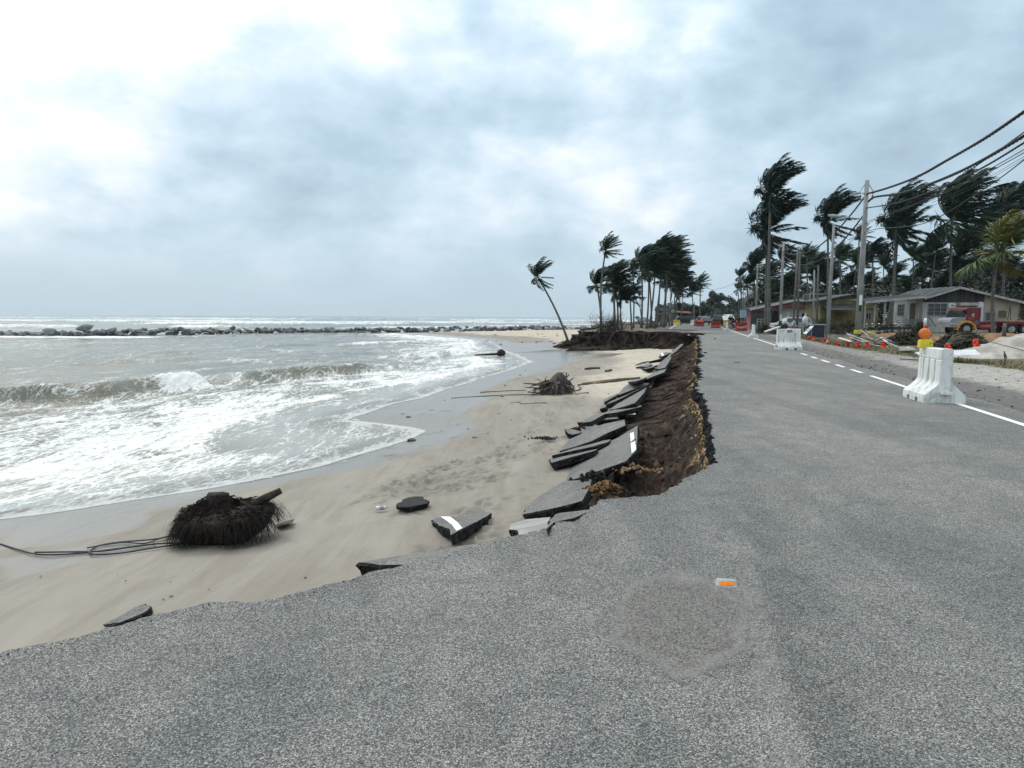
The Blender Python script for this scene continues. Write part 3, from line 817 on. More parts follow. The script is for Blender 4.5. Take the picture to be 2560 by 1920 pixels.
# steep upper strip following the edge, stones showing in it
def strip(E, N, offs, zs, layer, name_seed, amp, ztop=None):
    n = len(E); m = len(offs)
    Vv = np.zeros((m, n, 3)); L = np.zeros((m, n))
    s_ = np.concatenate([[0], np.cumsum([(E[i + 1] - E[i]).length for i in range(n - 1)])])
    for j in range(m):
        for i in range(n):
            y = E[i].length; g = 1 + .03 * y
            a_ = (float(_f(s_[i] * 5, offs[j] * 9 + zs[j] * 7, name_seed)) - .5) * amp * g * (0 if j == 0 else 1)
            q_ = E[i] + N[i] * (offs[j] + a_)
            Vv[j, i] = (q_.x, q_.y, zs[j] if ztop is None else (zs[j] + ztop[i] * (1 - j / (m - 1))))
            L[j, i] = layer[j]
    return Vv.reshape(-1, 3), gridfaces(m, n), L.ravel()
def _f(x, y, s): return fbm(x, y, s, 4)
Es = E_near[::2] + E_mid[1::1]
N_s = edge_dirs(Es)
offs = [-.10, -.04, -.01, .02, .05, .08, .11, .15]; zs = [-.20, -.22, -.25, -.30, -.36, -.44, -.52, -.62]
Vs, Fs, Ls = strip(Es, N_s, offs, zs, [1, 1, 1, .95, .9, .75, .5, .2], 3, .12)
# lower soil slope: a height field round the notch, a strip farther off
gx = np.arange(-1.6, 5.2, .034); gyy = np.arange(4.2, 16.6, .036)
XX, YY = np.meshgrid(gx, gyy)
epts = [tuple(p) for p in (E_near[::4] + E_mid[1:60:3])]
dd = polydist(XX, YY, epts)
road_poly = [tuple(p) for p in (E_near + E_mid[1:])] + [(40, 70), (40, -16), (-14, -16)]
ins = inpoly(XX, YY, road_poly)
dS = np.where(ins, -dd, dd)
wob = (fbm(XX * 1.1, YY * 1.1, 5, 4) - .5) * .8
rid = np.abs(fbm((XX + YY * .25) * 3.0, (YY - XX * .25) * .8, 9, 4) - .5)
zz = profile(np.maximum(dS + wob * sstep(.1, .8, dS), 0)) + (fbm(XX * 2.6, YY * 1.4, 6, 5) - .5) * .34 * sstep(.05, .4, dS) + (np.abs(fbm(XX * 6, YY * 2.2, 8, 4) - .5)) * -.22 * sstep(.1, .5, dS)
zz += -(.5 * rid) * sstep(.15, .5, dS) * (1 - sstep(1.6, 2.2, dS)) + (fbm(XX * 9, YY * 9, 11, 3) - .5) * .07 * sstep(.1, .3, dS)
zz = np.where(ins, np.maximum(-.62 - dd * .2, -.9), np.minimum(zz, -.30))
zz = np.where(dS < .12, np.minimum(zz, -.50), zz)
zz += -.38 * sstep(.30, .9, dS) * (1 - sstep(1.3, 2.0, dS)) * sstep(.2, .9, XX) * (1 - sstep(9.5, 12, YY))      # the hollow behind the slabs
keep = (dS > -.35) & (dS < 3.3)
fq = gridfaces(len(gyy), len(gx)); kf = keep.ravel()[fq].all(1)
Vh = np.stack([XX, YY, zz], -1).reshape(-1, 3)
fq = fq[kf]; used, inv = np.unique(fq, return_inverse=True)
Vh = Vh[used]; fq = inv.reshape(fq.shape)
Lh = (.35 * (1 - sstep(.15, .5, dS)) + .25 * sstep(.6, .75, fbm(XX * 1.3, YY * 1.3, 77, 3))).ravel()[used]
Ef = [p for p in E_mid if p.y > 14]
Nf = edge_dirs(Ef)
o3 = [.10, .22, .38, .6, .85, 1.15, 1.5, 1.95, 2.5, 3.2]; z3_ = [-.5, -.62, -.74, -.86, -.98, -1.1, -1.2, -1.32, -1.45, -1.7]
V3, F3, L3 = strip(Ef, Nf, o3, z3_, [.6, .45, .3, .15, .1, .05, 0, 0, 0, 0], 15, .35)
V3[:, 2] -= .7 * (1 - sstep(14.2, 16.0, V3[:, 1]))
V3[:, 2] += (fbm(V3[:, 0] * 1.2, V3[:, 1] * 1.2, 66, 4) - .5) * .3
# the bank that sticks out under the palms
BF = densify([Vector(p) for p in [(16.6, 61.2), (15.2, 63.4), (13.6, 66.2), (12, 66.6), (9.5, 66.0), (7.4, 65.6), (6.4, 67.5), (6.2, 70), (7.6, 76), (10.6, 90), (16.6, 115), (23.6, 140), (31, 170)]], .10, 19, .12, .0022)
NBk = edge_dirs(BF)
zt = [.02 + .34 * float(fbm(i * .11, 2, 3)) - .5 * float(sstep(10.5, 7.5, p.x)) * (p.y < 75) for i, p in enumerate(BF)]
o4 = [-.5, -.05, .05, .10, .18, .28, .45, .7, 1.1, 1.7, 2.6]; z4_ = [.0, .0, -.08, -.3, -.5, -.7, -.86, -1.0, -1.14, -1.3, -1.7]
V4, F4, L4 = strip(BF, NBk, o4, z4_, [0] * 11, 27, .5, zt)
for nm, (Va, Fa, La) in (('embankment', (np.concatenate([Vs, Vh, V3]), np.concatenate([Fs, fq + len(Vs), F3 + len(Vs) + len(Vh)]), np.concatenate([Ls, Lh, L3]))),):
    struct(npmesh('embankment', Va, Fa, M_soil, {'layer': La}))
b = NB('bank_earth'); v = b.pos(True)
sv_ = b.noise(b.pos(True, (1, 1, .35)), 1.6, 7, .72, .6)
r = b.n('ShaderNodeValToRGB'); c = r.color_ramp
c.elements[0].position = .36; c.elements[0].color = (.012, .010, .009, 1); c.elements[1].position = .78; c.elements[1].color = (.15, .10, .06, 1)
e = c.elements.new(.55); e.color = (.035, .024, .018, 1)
b.l(sv_, r.inputs[0]); b.set(r.outputs[0], .95, .1); b.bump(sv_, 1.0, .2); M_bank = b.m
struct(npmesh('bank', V4, F4, M_bank))
# ================================================================== BROKEN ASPHALT
M_slabtop = asphalt_mat('slab_asphalt', 1.2, 1.5)
M_white = mat('white_paint', (.80, .80, .78), (.66, .66, .64), 6, .6, .1, lo=.5, hi=.75)
def plane_of(refs):
    a, b_, c = [P(*r) for r in refs]
    n = (b_ - a).cross(c - a); n.normalize()
    if n.z < 0: n = -n
    return a, n
def on_plane(px, pl):
    a, n = pl; d = ray(*px); o = Vector((0, 0, CAM_H)); k = (a - o).dot(n) / d.dot(n)
    return o + d * k
def slab(label, px, refs, th=.16, stripe=None, name='asphalt_slab', cat='asphalt slab', group='broken asphalt slabs below the road', jit=.014, seed=1, mats=None, sub=.09):
    rn = random.Random(seed); pl = plane_of(refs); n = pl[1]; th *= .82
    pts = [on_plane(p, pl) for p in px]
    cen = sum(pts, Vector()) / len(pts)
    ring = []
    for i, p in enumerate(pts):
        q_ = pts[(i + 1) % len(pts)]; L = (q_ - p).length; m = max(1, int(L / sub))
        for j in range(m):
            a = p.lerp(q_, j / m)
            dv = (a - cen); dv.normalize()
            ring.append(a + dv * rn.uniform(-jit, jit) * (1 if j else .3))
    k = len(ring); V = []; Fc = []; MI = []
    # orientation so that the top faces up
    ar = sum(((ring[i] - cen).cross(ring[(i + 1) % k] - cen) for i in range(k)), Vector())
    if ar.dot(n) < 0: ring = ring[::-1]
    lev = [(0, 0), (.18, .012), (.55, .0), (.85, -.015), (1, -.05)]
    for f_, o in lev:
        for p in ring:
            dv = (p - cen); dv.normalize()
            V.append(p - n * th * f_ + dv * (o + (rn.uniform(-.02, .02) if f_ else 0)))
    Fc.append(tuple(range(k))); MI.append(0)
    for l_ in range(len(lev) - 1):
        for i in range(k):
            a, c = l_ * k, (l_ + 1) * k
            Fc.append((a + (i + 1) % k, a + i, c + i, c + (i + 1) % k)); MI.append(1)
    Fc.append(tuple(range((len(lev) - 1) * k, len(lev) * k))[::-1]); MI.append(1)
    me = bpy.data.meshes.new(name); me.from_pydata([tuple(v - cen) for v in V], [], Fc)
    for m in (mats or (M_slabtop, M_face)): me.materials.append(m)
    me.polygons.foreach_set('material_index', MI); me.update()
    o = bpy.data.objects.new(name, me); COL.objects.link(o); o.location = cen
    tag(o, label, cat, group)
    if stripe:
        sp = [on_plane(p, pl) + n * .004 - cen for p in stripe]
        mb = MB(); a2 = sum(((sp[i]).cross(sp[(i + 1) % len(sp)]) for i in range(len(sp))), Vector())
        if a2.dot(n) < 0: sp = sp[::-1]
        mb.add(sp, [tuple(range(len(sp)))]); mb.build('painted_line', M_white, o)
    return o
def A_(*pts): return [zA(*p) for p in pts]
def B_(*pts): return [zB(*p) for p in pts]
def rf(*r): return [(*zA(x, y), z) for x, y, z in r]
def rfb(*r): return [(*zB(x, y), z) for x, y, z in r]
slab('large flat grey slab nearest the road corner, its thick black edge facing the road', B_((1072, 985), (1085, 920), (1200, 830), (1420, 700), (1650, 685), (1630, 770), (1570, 872), (1350, 930)),
     rfb((1075, 985, -1.08), (1420, 700, -1.12), (1650, 685, -.80)), .17, seed=2)
slab('big tilted slab with a white painted line along its upper right end', A_((742, 1450), (790, 1340), (1000, 1180), (1200, 1080), (1362, 980), (1350, 1195), (1260, 1290), (1100, 1345), (810, 1447)),
     rf((742, 1450, -1.27), (1000, 1180, -1.12), (1350, 1190, -.74)), .17, A_((1297, 1050), (1326, 1038), (1350, 1188), (1311, 1222)), seed=3)
slab('long tilted slab with a rounded left end, second from the road corner', A_((690, 1200), (760, 1110), (900, 1020), (1080, 965), (1250, 930), (1255, 980), (1100, 1045), (970, 1112), (830, 1160)),
     rf((700, 1200, -1.27), (900, 1020, -1.25), (1255, 980, -.82)), .16, seed=4)
slab('narrow slab strip showing only its thin upper edge, between two tilted slabs', A_((622, 1240), (700, 1212), (980, 1125), (1130, 1100), (1110, 1122), (960, 1165), (740, 1212)),
     rf((622, 1240, -1.2), (980, 1125, -1.15), (1130, 1105, -.98)), .15, seed=5)
slab('low slab wedge lying on the sand under the white lined slab', A_((598, 1268), (606, 1285), (620, 1303), (780, 1255), (985, 1200), (1010, 1184), (900, 1200), (720, 1240)),
     rf((600, 1290, -1.22), (720, 1240, -1.24), (1000, 1190, -1.0)), .17, seed=6)
slab('dark slab with a thin bright upper edge, bridging over a black hollow', A_((840, 950), (880, 945), (960, 900), (1100, 860), (1250, 822), (1395, 805), (1390, 818), (1180, 868), (1080, 880), (965, 945), (900, 955)),
     rf((850, 955, -1.25), (960, 900, -1.27), (1390, 812, -.80)), .15, seed=7)
slab('small slab with a short white line end inside the hollow', A_((1190, 888), (1260, 868), (1340, 850), (1345, 884), (1270, 888)), rf((1190, 888, -1.1), (1260, 868, -1.1), (1345, 884, -.95)), .12,
     A_((1318, 855), (1341, 850), (1345, 884), (1322, 885)), seed=8)
slab('small crumbled slab lying flat on the sand beside the tilted slabs', A_((890, 955), (960, 950), (1025, 985), (985, 1010), (920, 1020), (905, 985)), rf((890, 955, -1.26), (920, 1020, -1.26), (1025, 985, -1.15)), .14, seed=9)
slab('small cracked chunk at the seaward end of the slab row', A_((738, 1010), (800, 1012), (872, 1030), (865, 1045), (800, 1060), (760, 1050)), rf((738, 1010, -1.16), (800, 1060, -1.22), (872, 1030, -1.2)), .15, seed=10)
slab('dark fragment propped behind the small cracked chunk', A_((780, 1005), (865, 988), (872, 1022), (850, 1022)), rf((780, 1005, -1.2), (850, 1022, -1.22), (868, 990, -1.1)), .12, seed=11, mats=(M_face, M_face))
slab('grey slab at the far left of the middle slab stack with a black end', A_((1072, 755), (1110, 735), (1190, 703), (1180, 722), (1140, 742), (1075, 778)), rf((1072, 770, -1.15), (1190, 703, -1.15), (1140, 742, -1.15)), .14, seed=12)
slab('broad grey slab at the back of the middle slab stack', A_((1180, 722), (1240, 655), (1270, 630), (1310, 612), (1400, 607), (1465, 618), (1330, 668)), rf((1180, 722, -1.2), (1270, 630, -1.24), (1465, 618, -.85)), .15, seed=13)
slab('long slab of the middle stack with a jagged lower tip', A_((1035, 838), (1050, 812), (1110, 778), (1330, 690), (1460, 620), (1310, 700), (1180, 765), (1090, 800), (1085, 822)), rf((1040, 838, -1.25), (1110, 778, -1.25), (1455, 622, -.8)), .15, seed=14)
slab('smooth tilted slab in front of the middle stack, wider to the right', A_((1120, 842), (1300, 705), (1420, 640), (1455, 618), (1415, 700), (1340, 785), (1250, 815), (1160, 838)), rf((1120, 842, -1.22), (1300, 705, -1.2), (1400, 720, -.74)), .16, seed=15)
slab('thin slab lying flat above the middle stack', A_((1278, 602), (1340, 585), (1435, 562), (1420, 575), (1350, 598), (1300, 605)), rf((1278, 602, -1.22), (1340, 585, -1.24), (1435, 562, -1.1)), .10, seed=16)
slab('large dark sided slab leaning on the bank halfway along the row', A_((1385, 603), (1440, 560), (1520, 515), (1585, 490), (1650, 400), (1640, 440), (1590, 522), (1500, 555)), rf((1385, 603, -1.2), (1520, 515, -1.2), (1600, 510, -.62)), .15, seed=17)
slab('long narrow slab standing against the bank, light grey face to the sea', A_((1515, 495), (1540, 450), (1642, 368), (1652, 400), (1600, 480), (1550, 492)), rf((1515, 495, -1.22), (1642, 368, -.75), (1600, 480, -.7)), .13, seed=18)
slab('steep tipped slab rising like a plank at the far end of the row', A_((1645, 360), (1700, 305), (1738, 276), (1758, 278), (1700, 335), (1660, 365)), rf((1645, 360, -.8), (1738, 276, -.25), (1758, 280, -.2)), .10, seed=19)
slab('thin black edged slab strip lying on the sand, farthest left of the far row', A_((1348, 455), (1400, 432), (1460, 422), (1455, 432), (1400, 446)), rf((1350, 455, -1.2), (1400, 432, -1.1), (1460, 424, -1.1)), .16, seed=20)
slab('thin black edged slab strip lying next to the far slabs', A_((1455, 428), (1540, 408), (1600, 390), (1580, 408), (1500, 425)), rf((1455, 428, -1.2), (1540, 408, -1.15), (1600, 392, -1.0)), .12, seed=21)
slab('flat slab half covered by sand in the far part of the row', A_((1345, 478), (1420, 455), (1480, 440), (1485, 455), (1440, 475), (1390, 470)), rf((1345, 478, -1.24), (1420, 455, -1.22), (1485, 450, -1.15)), .10, seed=22)
slab('small grey slab near the far bank with a splash of white paint', A_((1545, 385), (1560, 360), (1610, 345), (1645, 350), (1600, 372), (1570, 385)), rf((1545, 385, -1.2), (1610, 345, -1.15), (1645, 352, -1.0)), .12, A_((1560, 360), (1580, 355), (1590, 375), (1575, 380)), seed=23)
slab('pointed slab with a black front edge on the sand by the far row', A_((1400, 490), (1470, 470), (1530, 455), (1500, 475), (1440, 490)), rf((1400, 490, -1.24), (1470, 470, -1.2), (1530, 457, -1.1)), .12, seed=24)
slab('dark lump of asphalt lying alone on the sand, rounded outline', [(993, 1264), (1006, 1250), (1022, 1243), (1040, 1241), (1058, 1241), (1060, 1247), (1072, 1252), (1070, 1258), (1048, 1262), (1018, 1268)], [(993, 1264, -1.33), (1022, 1243, -1.36), (1072, 1254, -1.33)], .10, seed=25,
     mats=(mat('wet_bitumen', (.018, .018, .018), (.05, .05, .05), 22, .8, 1.0, bd=.04), M_face), name='asphalt_lump', cat='asphalt lump', group=None, jit=.05)
slab('triangular slab with a white line across it, lying alone on the sand', B_((275, 1035), (335, 1000), (400, 985), (500, 955), (640, 948), (795, 975), (680, 1040), (540, 1112), (438, 1165), (430, 1115), (340, 1085)),
     rfb((275, 1035, -1.38), (640, 948, -1.40), (795, 985, -1.22)), .17, B_((335, 1000), (385, 986), (440, 1015), (500, 1060), (538, 1108), (487, 1132), (450, 1080), (390, 1035)), seed=26)
slab('grey slab wedge on the sand close to the road edge in the left foreground', [(246, 1562), (262, 1540), (320, 1525), (362, 1509), (375, 1519), (362, 1530), (300, 1556)], [(246, 1562, -1.45), (320, 1525, -1.44), (375, 1519, -1.33)], .12, seed=27)
slab('thin sunken slab below the road edge with one black broken corner', [(896, 1406), (980, 1392), (1100, 1372), (1214, 1356), (1170, 1375), (1047, 1412), (950, 1412)], [(896, 1406, -.30), (1100, 1372, -.34), (1047, 1412, -.18)], .14, seed=28)
slab('pale slab dusted with sand, dropped just below the road edge', B_((945, 1118), (960, 1075), (1090, 1030), (1300, 1012), (1270, 1110), (1150, 1160), (1030, 1190), (1020, 1130)), rfb((945, 1118, -.62), (1090, 1030, -.75), (1270, 1100, -.35)), .16, seed=29,
     mats=(mat('sandy_asphalt', (.33, .31, .27), (.23, .23, .225), 3, .9, .4, lo=.42, hi=.58), M_face))
slab('cracked road fringe piece still hanging on the road by the corner', B_((1300, 1030), (1340, 990), (1380, 975), (1500, 962), (1640, 945), (1620, 968), (1490, 1022), (1400, 1040), (1330, 1055), (1270, 1112)), rfb((1300, 1030, -.06), (1380, 975, -.12), (1640, 945, -.03)), .10, seed=30)
slab('fallen slab end with a thick white line, upright in the hollow', A_((1120, 1435), (1160, 1385), (1198, 1370), (1197, 1505), (1160, 1488)), [(*zA(1160, 1385), -.62), (*zA(1197, 1505), -.80), (*zA(1120, 1435), -.95)], .08,
     A_((1162, 1385), (1198, 1371), (1197, 1504), (1161, 1487)), seed=31)
# lumps of black asphalt and stone in the hollow
def rockmesh(name, seed, sub=2, flat=(1, 1, 1), jit=.25):
    rn = random.Random(seed); bm = bmesh.new(); bmesh.ops.create_icosphere(bm, subdivisions=sub, radius=1)
    pl = [(Vector((rn.gauss(0, 1), rn.gauss(0, 1), rn.gauss(0, 1))).normalized(), rn.uniform(.55, .9)) for _ in range(11)]
    for v in bm.verts:
        for n_, d_ in pl:
            k_ = v.co.dot(n_)
            if k_ > d_: v.co -= n_ * (k_ - d_)
        v.co = Vector((v.co.x * flat[0], v.co.y * flat[1], v.co.z * flat[2])) * (1 + rn.uniform(-jit, jit) * .12)
    me = bpy.data.meshes.new(name); bm.to_mesh(me); bm.free(); return me
M_black = mat('black_bitumen_rubble', (.010, .010, .010), (.035, .034, .032), 16, .9, 1.0, bd=.06)
M_ochre = mat('ochre_clay', (.26, .145, .055), (.06, .04, .025), 7, .95, 1.0, bd=.05, lo=.4, hi=.6)
def rubble_heap(name, label, cat, px, n, r, M_, z0, seed, spread):
    rn = random.Random(seed); mb = MB(); c = P(*px, z0)
    meshes = [rockmesh('tmp', seed + i, 2) for i in range(4)]
    for i in range(n):
        u = Vector((rn.gauss(0, spread[0]), rn.gauss(0, spread[1]), 0)); rr = r * rn.uniform(.5, 1.3)
        z = max(0, (spread[2] - u.length * .5)) * rn.uniform(.3, 1)
        me = rn.choice(meshes); rot = Matrix.Rotation(rn.uniform(0, 6), 3, Vector((rn.gauss(0, 1), rn.gauss(0, 1), rn.gauss(0, 1))).normalized())
        mb.add([rot @ (v.co * rr) + u + Vector((0, 0, z)) for v in me.vertices], [tuple(p.vertices) for p in me.polygons])
    for m in meshes: bpy.data.meshes.remove(m)
    o = mb.build(name, M_, loc=c); return tag(o, label, cat, kind='stuff')
rubble_heap('asphalt_rubble', 'black crumbled asphalt heap at the end of the nearest flat slab', 'rubble heap', zA(985, 1530), 240, .028, M_black, -.98, 5, (.09, .20, .30))
rubble_heap('clay_rubble', 'ochre clay clods piled beside the black asphalt heap', 'rubble heap', zA(1085, 1575), 200, .032, M_ochre, -.80, 6, (.13, .09, .20))
rubble_heap('stone_rubble', 'row of pale stones and clay inside the hollow behind the white lined slab', 'rubble heap', zA(1330, 1370), 60, .034, mat('pale_clay', (.33, .22, .12), (.16, .09, .05), 9, .95, 1, bd=.04), -.95, 8, (.22, .10, .12))
# stones showing in the base layer under the asphalt: nobody could count them
rn = random.Random(77); mb = MB(); base_ms = [rockmesh('tmp', 300 + i, 1) for i in range(5)]
for i in range(1900):
    k_ = rn.randrange(len(E_near) // 2, len(Es) - 2) if rn.random() < .8 else rn.randrange(len(E_near) // 4, len(E_near) // 2 + 60)
    p = Es[min(k_, len(Es) - 1)]; n_ = N_s[min(k_, len(Es) - 1)]
    if p.y > 48: continue
    zz_ = rn.uniform(-.66, -.25); o_ = np.interp(-zz_, [.2, .34, .5, .6, .7], [-.01, .02, .07, .12, .25]) + rn.uniform(-.03, .04)
    rr = rn.uniform(.014, .046) * (1 + p.y * .012)
    rot = Matrix.Rotation(rn.uniform(0, 6), 3, Vector((rn.gauss(0, 1), rn.gauss(0, 1), rn.gauss(0, 1))).normalized())
    q_ = Vector((p.x + n_.x * o_, p.y + n_.y * o_, zz_)); me = rn.choice(base_ms)
    mb.add([rot @ (v.co * rr) + q_ for v in me.vertices], [tuple(f.vertices) for f in me.polygons], rn.choice((0, 0, 1, 2, 2)))
for m in base_ms: bpy.data.meshes.remove(m)
so = mb.build('base_stones', [mat('base_stone_ochre', (.33, .215, .095), (.19, .125, .06), 9, .9, .6), mat('base_stone_pale', (.44, .375, .27), (.28, .22, .15), 9, .9, .6), mat('base_stone_dark', (.07, .05, .035), (.13, .09, .06), 9, .9, .6)])
tag(so, 'ochre and pale crushed stones in the road base under the broken asphalt', 'crushed stone', kind='stuff')

rn = random.Random(123); mb = MB()
for i in range(700):                     # crumbs and grit along the broken edge
    k_ = rn.randrange(20, len(E_near) - 2); p = E_near[k_]; n_ = E_n[k_]; o_ = -abs(rn.gauss(0, .05)) - .004; r_ = rn.uniform(.002, .0055)
    mb.ball((p.x + n_.x * o_, p.y + n_.y * o_, r_ * .4), (r_ * 1.3, r_, r_ * .7), 5, 3, 0 if rn.random() < .25 else 1, .3, rn)
tag(mb.build('asphalt_crumbs', [M_face, mat('grey_grit', (.25, .24, .225), (.15, .145, .135), 9, .9, 0)]), 'loose grit along the broken road edge', 'gravel', kind='stuff')
# clods of earth lying on the washed-out slope
rn = random.Random(321); mb = MB(); cm = [rockmesh('tmp', 700 + i, 1) for i in range(5)]
for i in range(900):
    ix, iy = rn.randrange(0, XX.shape[1]), rn.randrange(0, XX.shape[0])
    if not (.15 < dS[iy, ix] < 2.1): continue
    r_ = rn.uniform(.012, .05) * (1.6 if rn.random() < .1 else 1); me = rn.choice(cm); rot = Matrix.Rotation(rn.uniform(0, 6), 3, Vector((rn.gauss(0, 1), rn.gauss(0, 1), rn.gauss(0, 1))).normalized())
    c = Vector((XX[iy, ix], YY[iy, ix], zz[iy, ix] + r_ * .2)); mb.add([rot @ (v.co * r_) + c for v in me.vertices], [tuple(f.vertices) for f in me.polygons], rn.choice((0, 0, 0, 1)))
for m in cm: bpy.data.meshes.remove(m)
tag(mb.build('soil_clods', [mat('soil_clod', (.055, .04, .03), (.02, .015, .012), 9, .95, .6), mat('sandy_clod', (.17, .12, .075), (.09, .06, .04), 9, .95, .6)]), 'clods of dark earth lying on the washed out slope', 'earth clods', kind='stuff')
# ================================================================== BREAKWATER
M_rock = mat('breakwater_rock', (.065, .073, .075), (.175, .185, .183), 1.1, .75, .8, bd=.15, lo=.4, hi=.62)
M_rock2 = mat('pale_breakwater_rock', (.15, .16, .155), (.26, .265, .255), 1.3, .8, .8, bd=.15, lo=.4, hi=.62)
rms = [rockmesh('boulder', 100 + i, 2, (1.25, 1, .72)) for i in range(8)]
for i, m in enumerate(rms): m.materials.append(M_rock if i < 5 else M_rock2)
rn = random.Random(13)
BWX = [0, 80, 180, 289, 490, 640, 750, 1000, 1200, 1400, 1500]; BWY = [121, 124, 122, 124, 136, 148, 154, 158, 155, 150, 140]
BWH = [.7, .5, .8, 1.5, 1.5, 1.15, 1.0, 1.35, 1.2, .9, .7]
nb = 0
def boulder(x, y, z, r, label='dark rough boulder in the long rock breakwater offshore', group='breakwater boulders'):
    o = bpy.data.objects.new('breakwater_boulder', rn.choice(rms)); COL.objects.link(o); o.location = (x, y, z)
    o.scale = (r * rn.uniform(.9, 1.3), r, r * rn.uniform(.75, 1.1)); o.rotation_euler = (rn.uniform(-.4, .4), rn.uniform(-.5, .5), rn.uniform(0, 6.3)); tag(o, label, 'boulder', group)
    return o
for i in range(262):
    px = 1490 * ((i + rn.random()) / 262); Yb = np.interp(px, BWX, BWY) + rn.uniform(-1.6, 1.6); H = np.interp(px, BWX, BWH)
    lay_ = rn.random()
    zb = np.interp(px, [0, 1050, 1200, 1500], [SEA, SEA, -1.75, -1.1])
    boulder(PX(px, Yb), Yb, zb + lay_ * H * .80, rn.uniform(.48, .86) * (1.2 if lay_ < .5 else .85))
tag(boulder(PX(125, 121), 121, SEA + .75, 1.25), 'single large pointed boulder standing out at the left of the breakwater', 'boulder')
tag(boulder(PX(214, 122), 122, SEA + 1.55, 1.15), 'largest boulder, on top of the left part of the breakwater', 'boulder')
for i in range(30):
    px = rn.uniform(1500, 1640); Yb = rn.uniform(120, 150)
    boulder(PX(px, Yb), Yb, -.6 + rn.uniform(0, 1.0) + (.9 if 1580 < px < 1625 else 0), rn.uniform(.6, 1.2), 'grey boulder in the rock pile behind the palms on the shore', 'boulders behind the shore palms')

# ================================================================== PALMS
M_leaf = [mat('palm_leaf_%s' % w_, c, tuple(x * .55 for x in c), 1.3, .55, 0, .25) for w_, c in (('dark', (.026, .062, .034)), ('green', (.042, .085, .040)), ('blue', (.020, .050, .038)))]
M_leafy = mat('palm_leaf_young', (.16, .15, .022), (.045, .085, .022), 2.0, .5, 0, .3, lo=.36, hi=.6)
M_leafd = mat('palm_leaf_drab', (.060, .085, .030), (.030, .050, .022), 1.3, .5, 0, .3)
M_rachis = mat('palm_rachis', (.10, .11, .05), (.05, .06, .03), 3, .6, 0)
M_trunk = mat('palm_trunk', (.155, .150, .135), (.085, .082, .072), 2.2, .9, .7, stretch=(1, 1, 6), bd=.02, lo=.35, hi=.6)
def crown_mesh(name, seed, nf=22, wind=1.0, down=-.35, m=None, leaf=.25, steps=13, pairs=58, el_hi=1.35):
    rn = random.Random(seed); V = []; Fc = []; MI = []
    W = Vector((1, .12, .06))
    for f in range(nf):
        az = 2 * math.pi * (f + rn.random() * .8) / nf
        el = rn.uniform(down, el_hi) if f % 3 else rn.uniform(.5, el_hi)
        L = rn.uniform(.82, 1.12) * (.74 if math.cos(az) * math.cos(el) < -.25 else 1.0)
        d = Vector((math.cos(az) * math.cos(el), math.sin(az) * math.cos(el), math.sin(el)))
        p = Vector((0, 0, 0)); pts = [p.copy()]; ds = [d.copy()]
        for s in range(steps):
            u = s / steps
            d = d + W * (.02 + .215 * u) * wind * (1.5 if d.x < -.1 else 1.0) * rn.uniform(.75, 1.25) + Vector((0, 0, .06 - .13 * u)); d.normalize()
            p = p + d * (L / steps); pts.append(p.copy()); ds.append(d.copy())
        side0 = ds[0].cross(Vector((0, 0, 1)))
        if side0.length < .1: side0 = Vector((0, 1, 0))
        side0.normalize()
        # midrib: three sided
        o = len(V)
        for i, q_ in enumerate(pts):
            r = .014 * (1 - .85 * i / steps); sd_ = ds[i].cross(Vector((0, 0, 1))); sd_ = sd_.normalized() if sd_.length > .05 else side0
            up = sd_.cross(ds[i])
            V += [q_ + sd_ * r, q_ - sd_ * r, q_ - up * r * 1.2]
        for i in range(steps):
            a = o + i * 3
            for k in range(3): Fc.append((a + k, a + (k + 1) % 3, a + 3 + (k + 1) % 3, a + 3 + k)); MI.append(1)
        ph = rn.uniform(0, 6)
        for i in range(pairs):
            u = .14 + .86 * (i + rn.random() * .5) / pairs; x = u * steps; k = min(int(x), steps - 1)
            q_ = pts[k].lerp(pts[k + 1], x - k); d_ = ds[k].lerp(ds[k + 1], x - k).normalized()
            sd_ = d_.cross(Vector((0, 0, 1))); sd_ = sd_.normalized() if sd_.length > .05 else side0
            ll = leaf * (.35 + .65 * math.sin(math.pi * min(.96, .12 + .78 * u))) * rn.uniform(.8, 1.1)
            for s in (-1, 1):
                dr = d_ * .55 + sd_ * s * .75 + W * (.75 * wind) + Vector((rn.gauss(0, .15), rn.gauss(0, .15), -.22 + rn.gauss(0, .15))); dr.normalize()
                dr2 = (dr + W * .35 * wind + Vector((0, 0, -.22))).normalized()
                wv_ = dr.cross(Vector((rn.gauss(0, .5), rn.gauss(0, .5), 1))); wv_ = wv_.normalized() * (.0105 * rn.uniform(.8, 1.25))
                o = len(V); mid = q_ + dr * ll * .5; tip = mid + dr2 * ll * .55
                V += [q_ - wv_ * .6, q_ + wv_ * .6, mid + wv_, mid - wv_, tip]
                Fc += [(o, o + 1, o + 2, o + 3), (o + 3, o + 2, o + 4)]; MI += [0, 0]
    me = bpy.data.meshes.new(name); me.from_pydata([tuple(v) for v in V], [], Fc)
    me.materials.append(m); me.materials.append(M_rachis); me.polygons.foreach_set('material_index', MI); me.update()
    xs = [v.x for v in V]; return me, max(xs) - min(xs)
CR = [crown_mesh('crown', 11, 36, 1.0, -.7, M_leaf[0]), crown_mesh('crown', 12, 42, 1.1, -.6, M_leaf[0]), crown_mesh('crown', 13, 25, .95, -.8, M_leaf[1]),
      crown_mesh('crown', 14, 40, 1.0, -.8, M_leaf[2]), crown_mesh('crown', 15, 22, .45, -.5, M_leaf[1], el_hi=1.2), crown_mesh('crown', 16, 24, .85, -1.0, M_leaf[0]),
      crown_mesh('crown', 17, 17, .75, -.75, M_leafy, leaf=.30, pairs=56), crown_mesh('crown', 18, 46, 1.1, -1.0, M_leaf[2])]
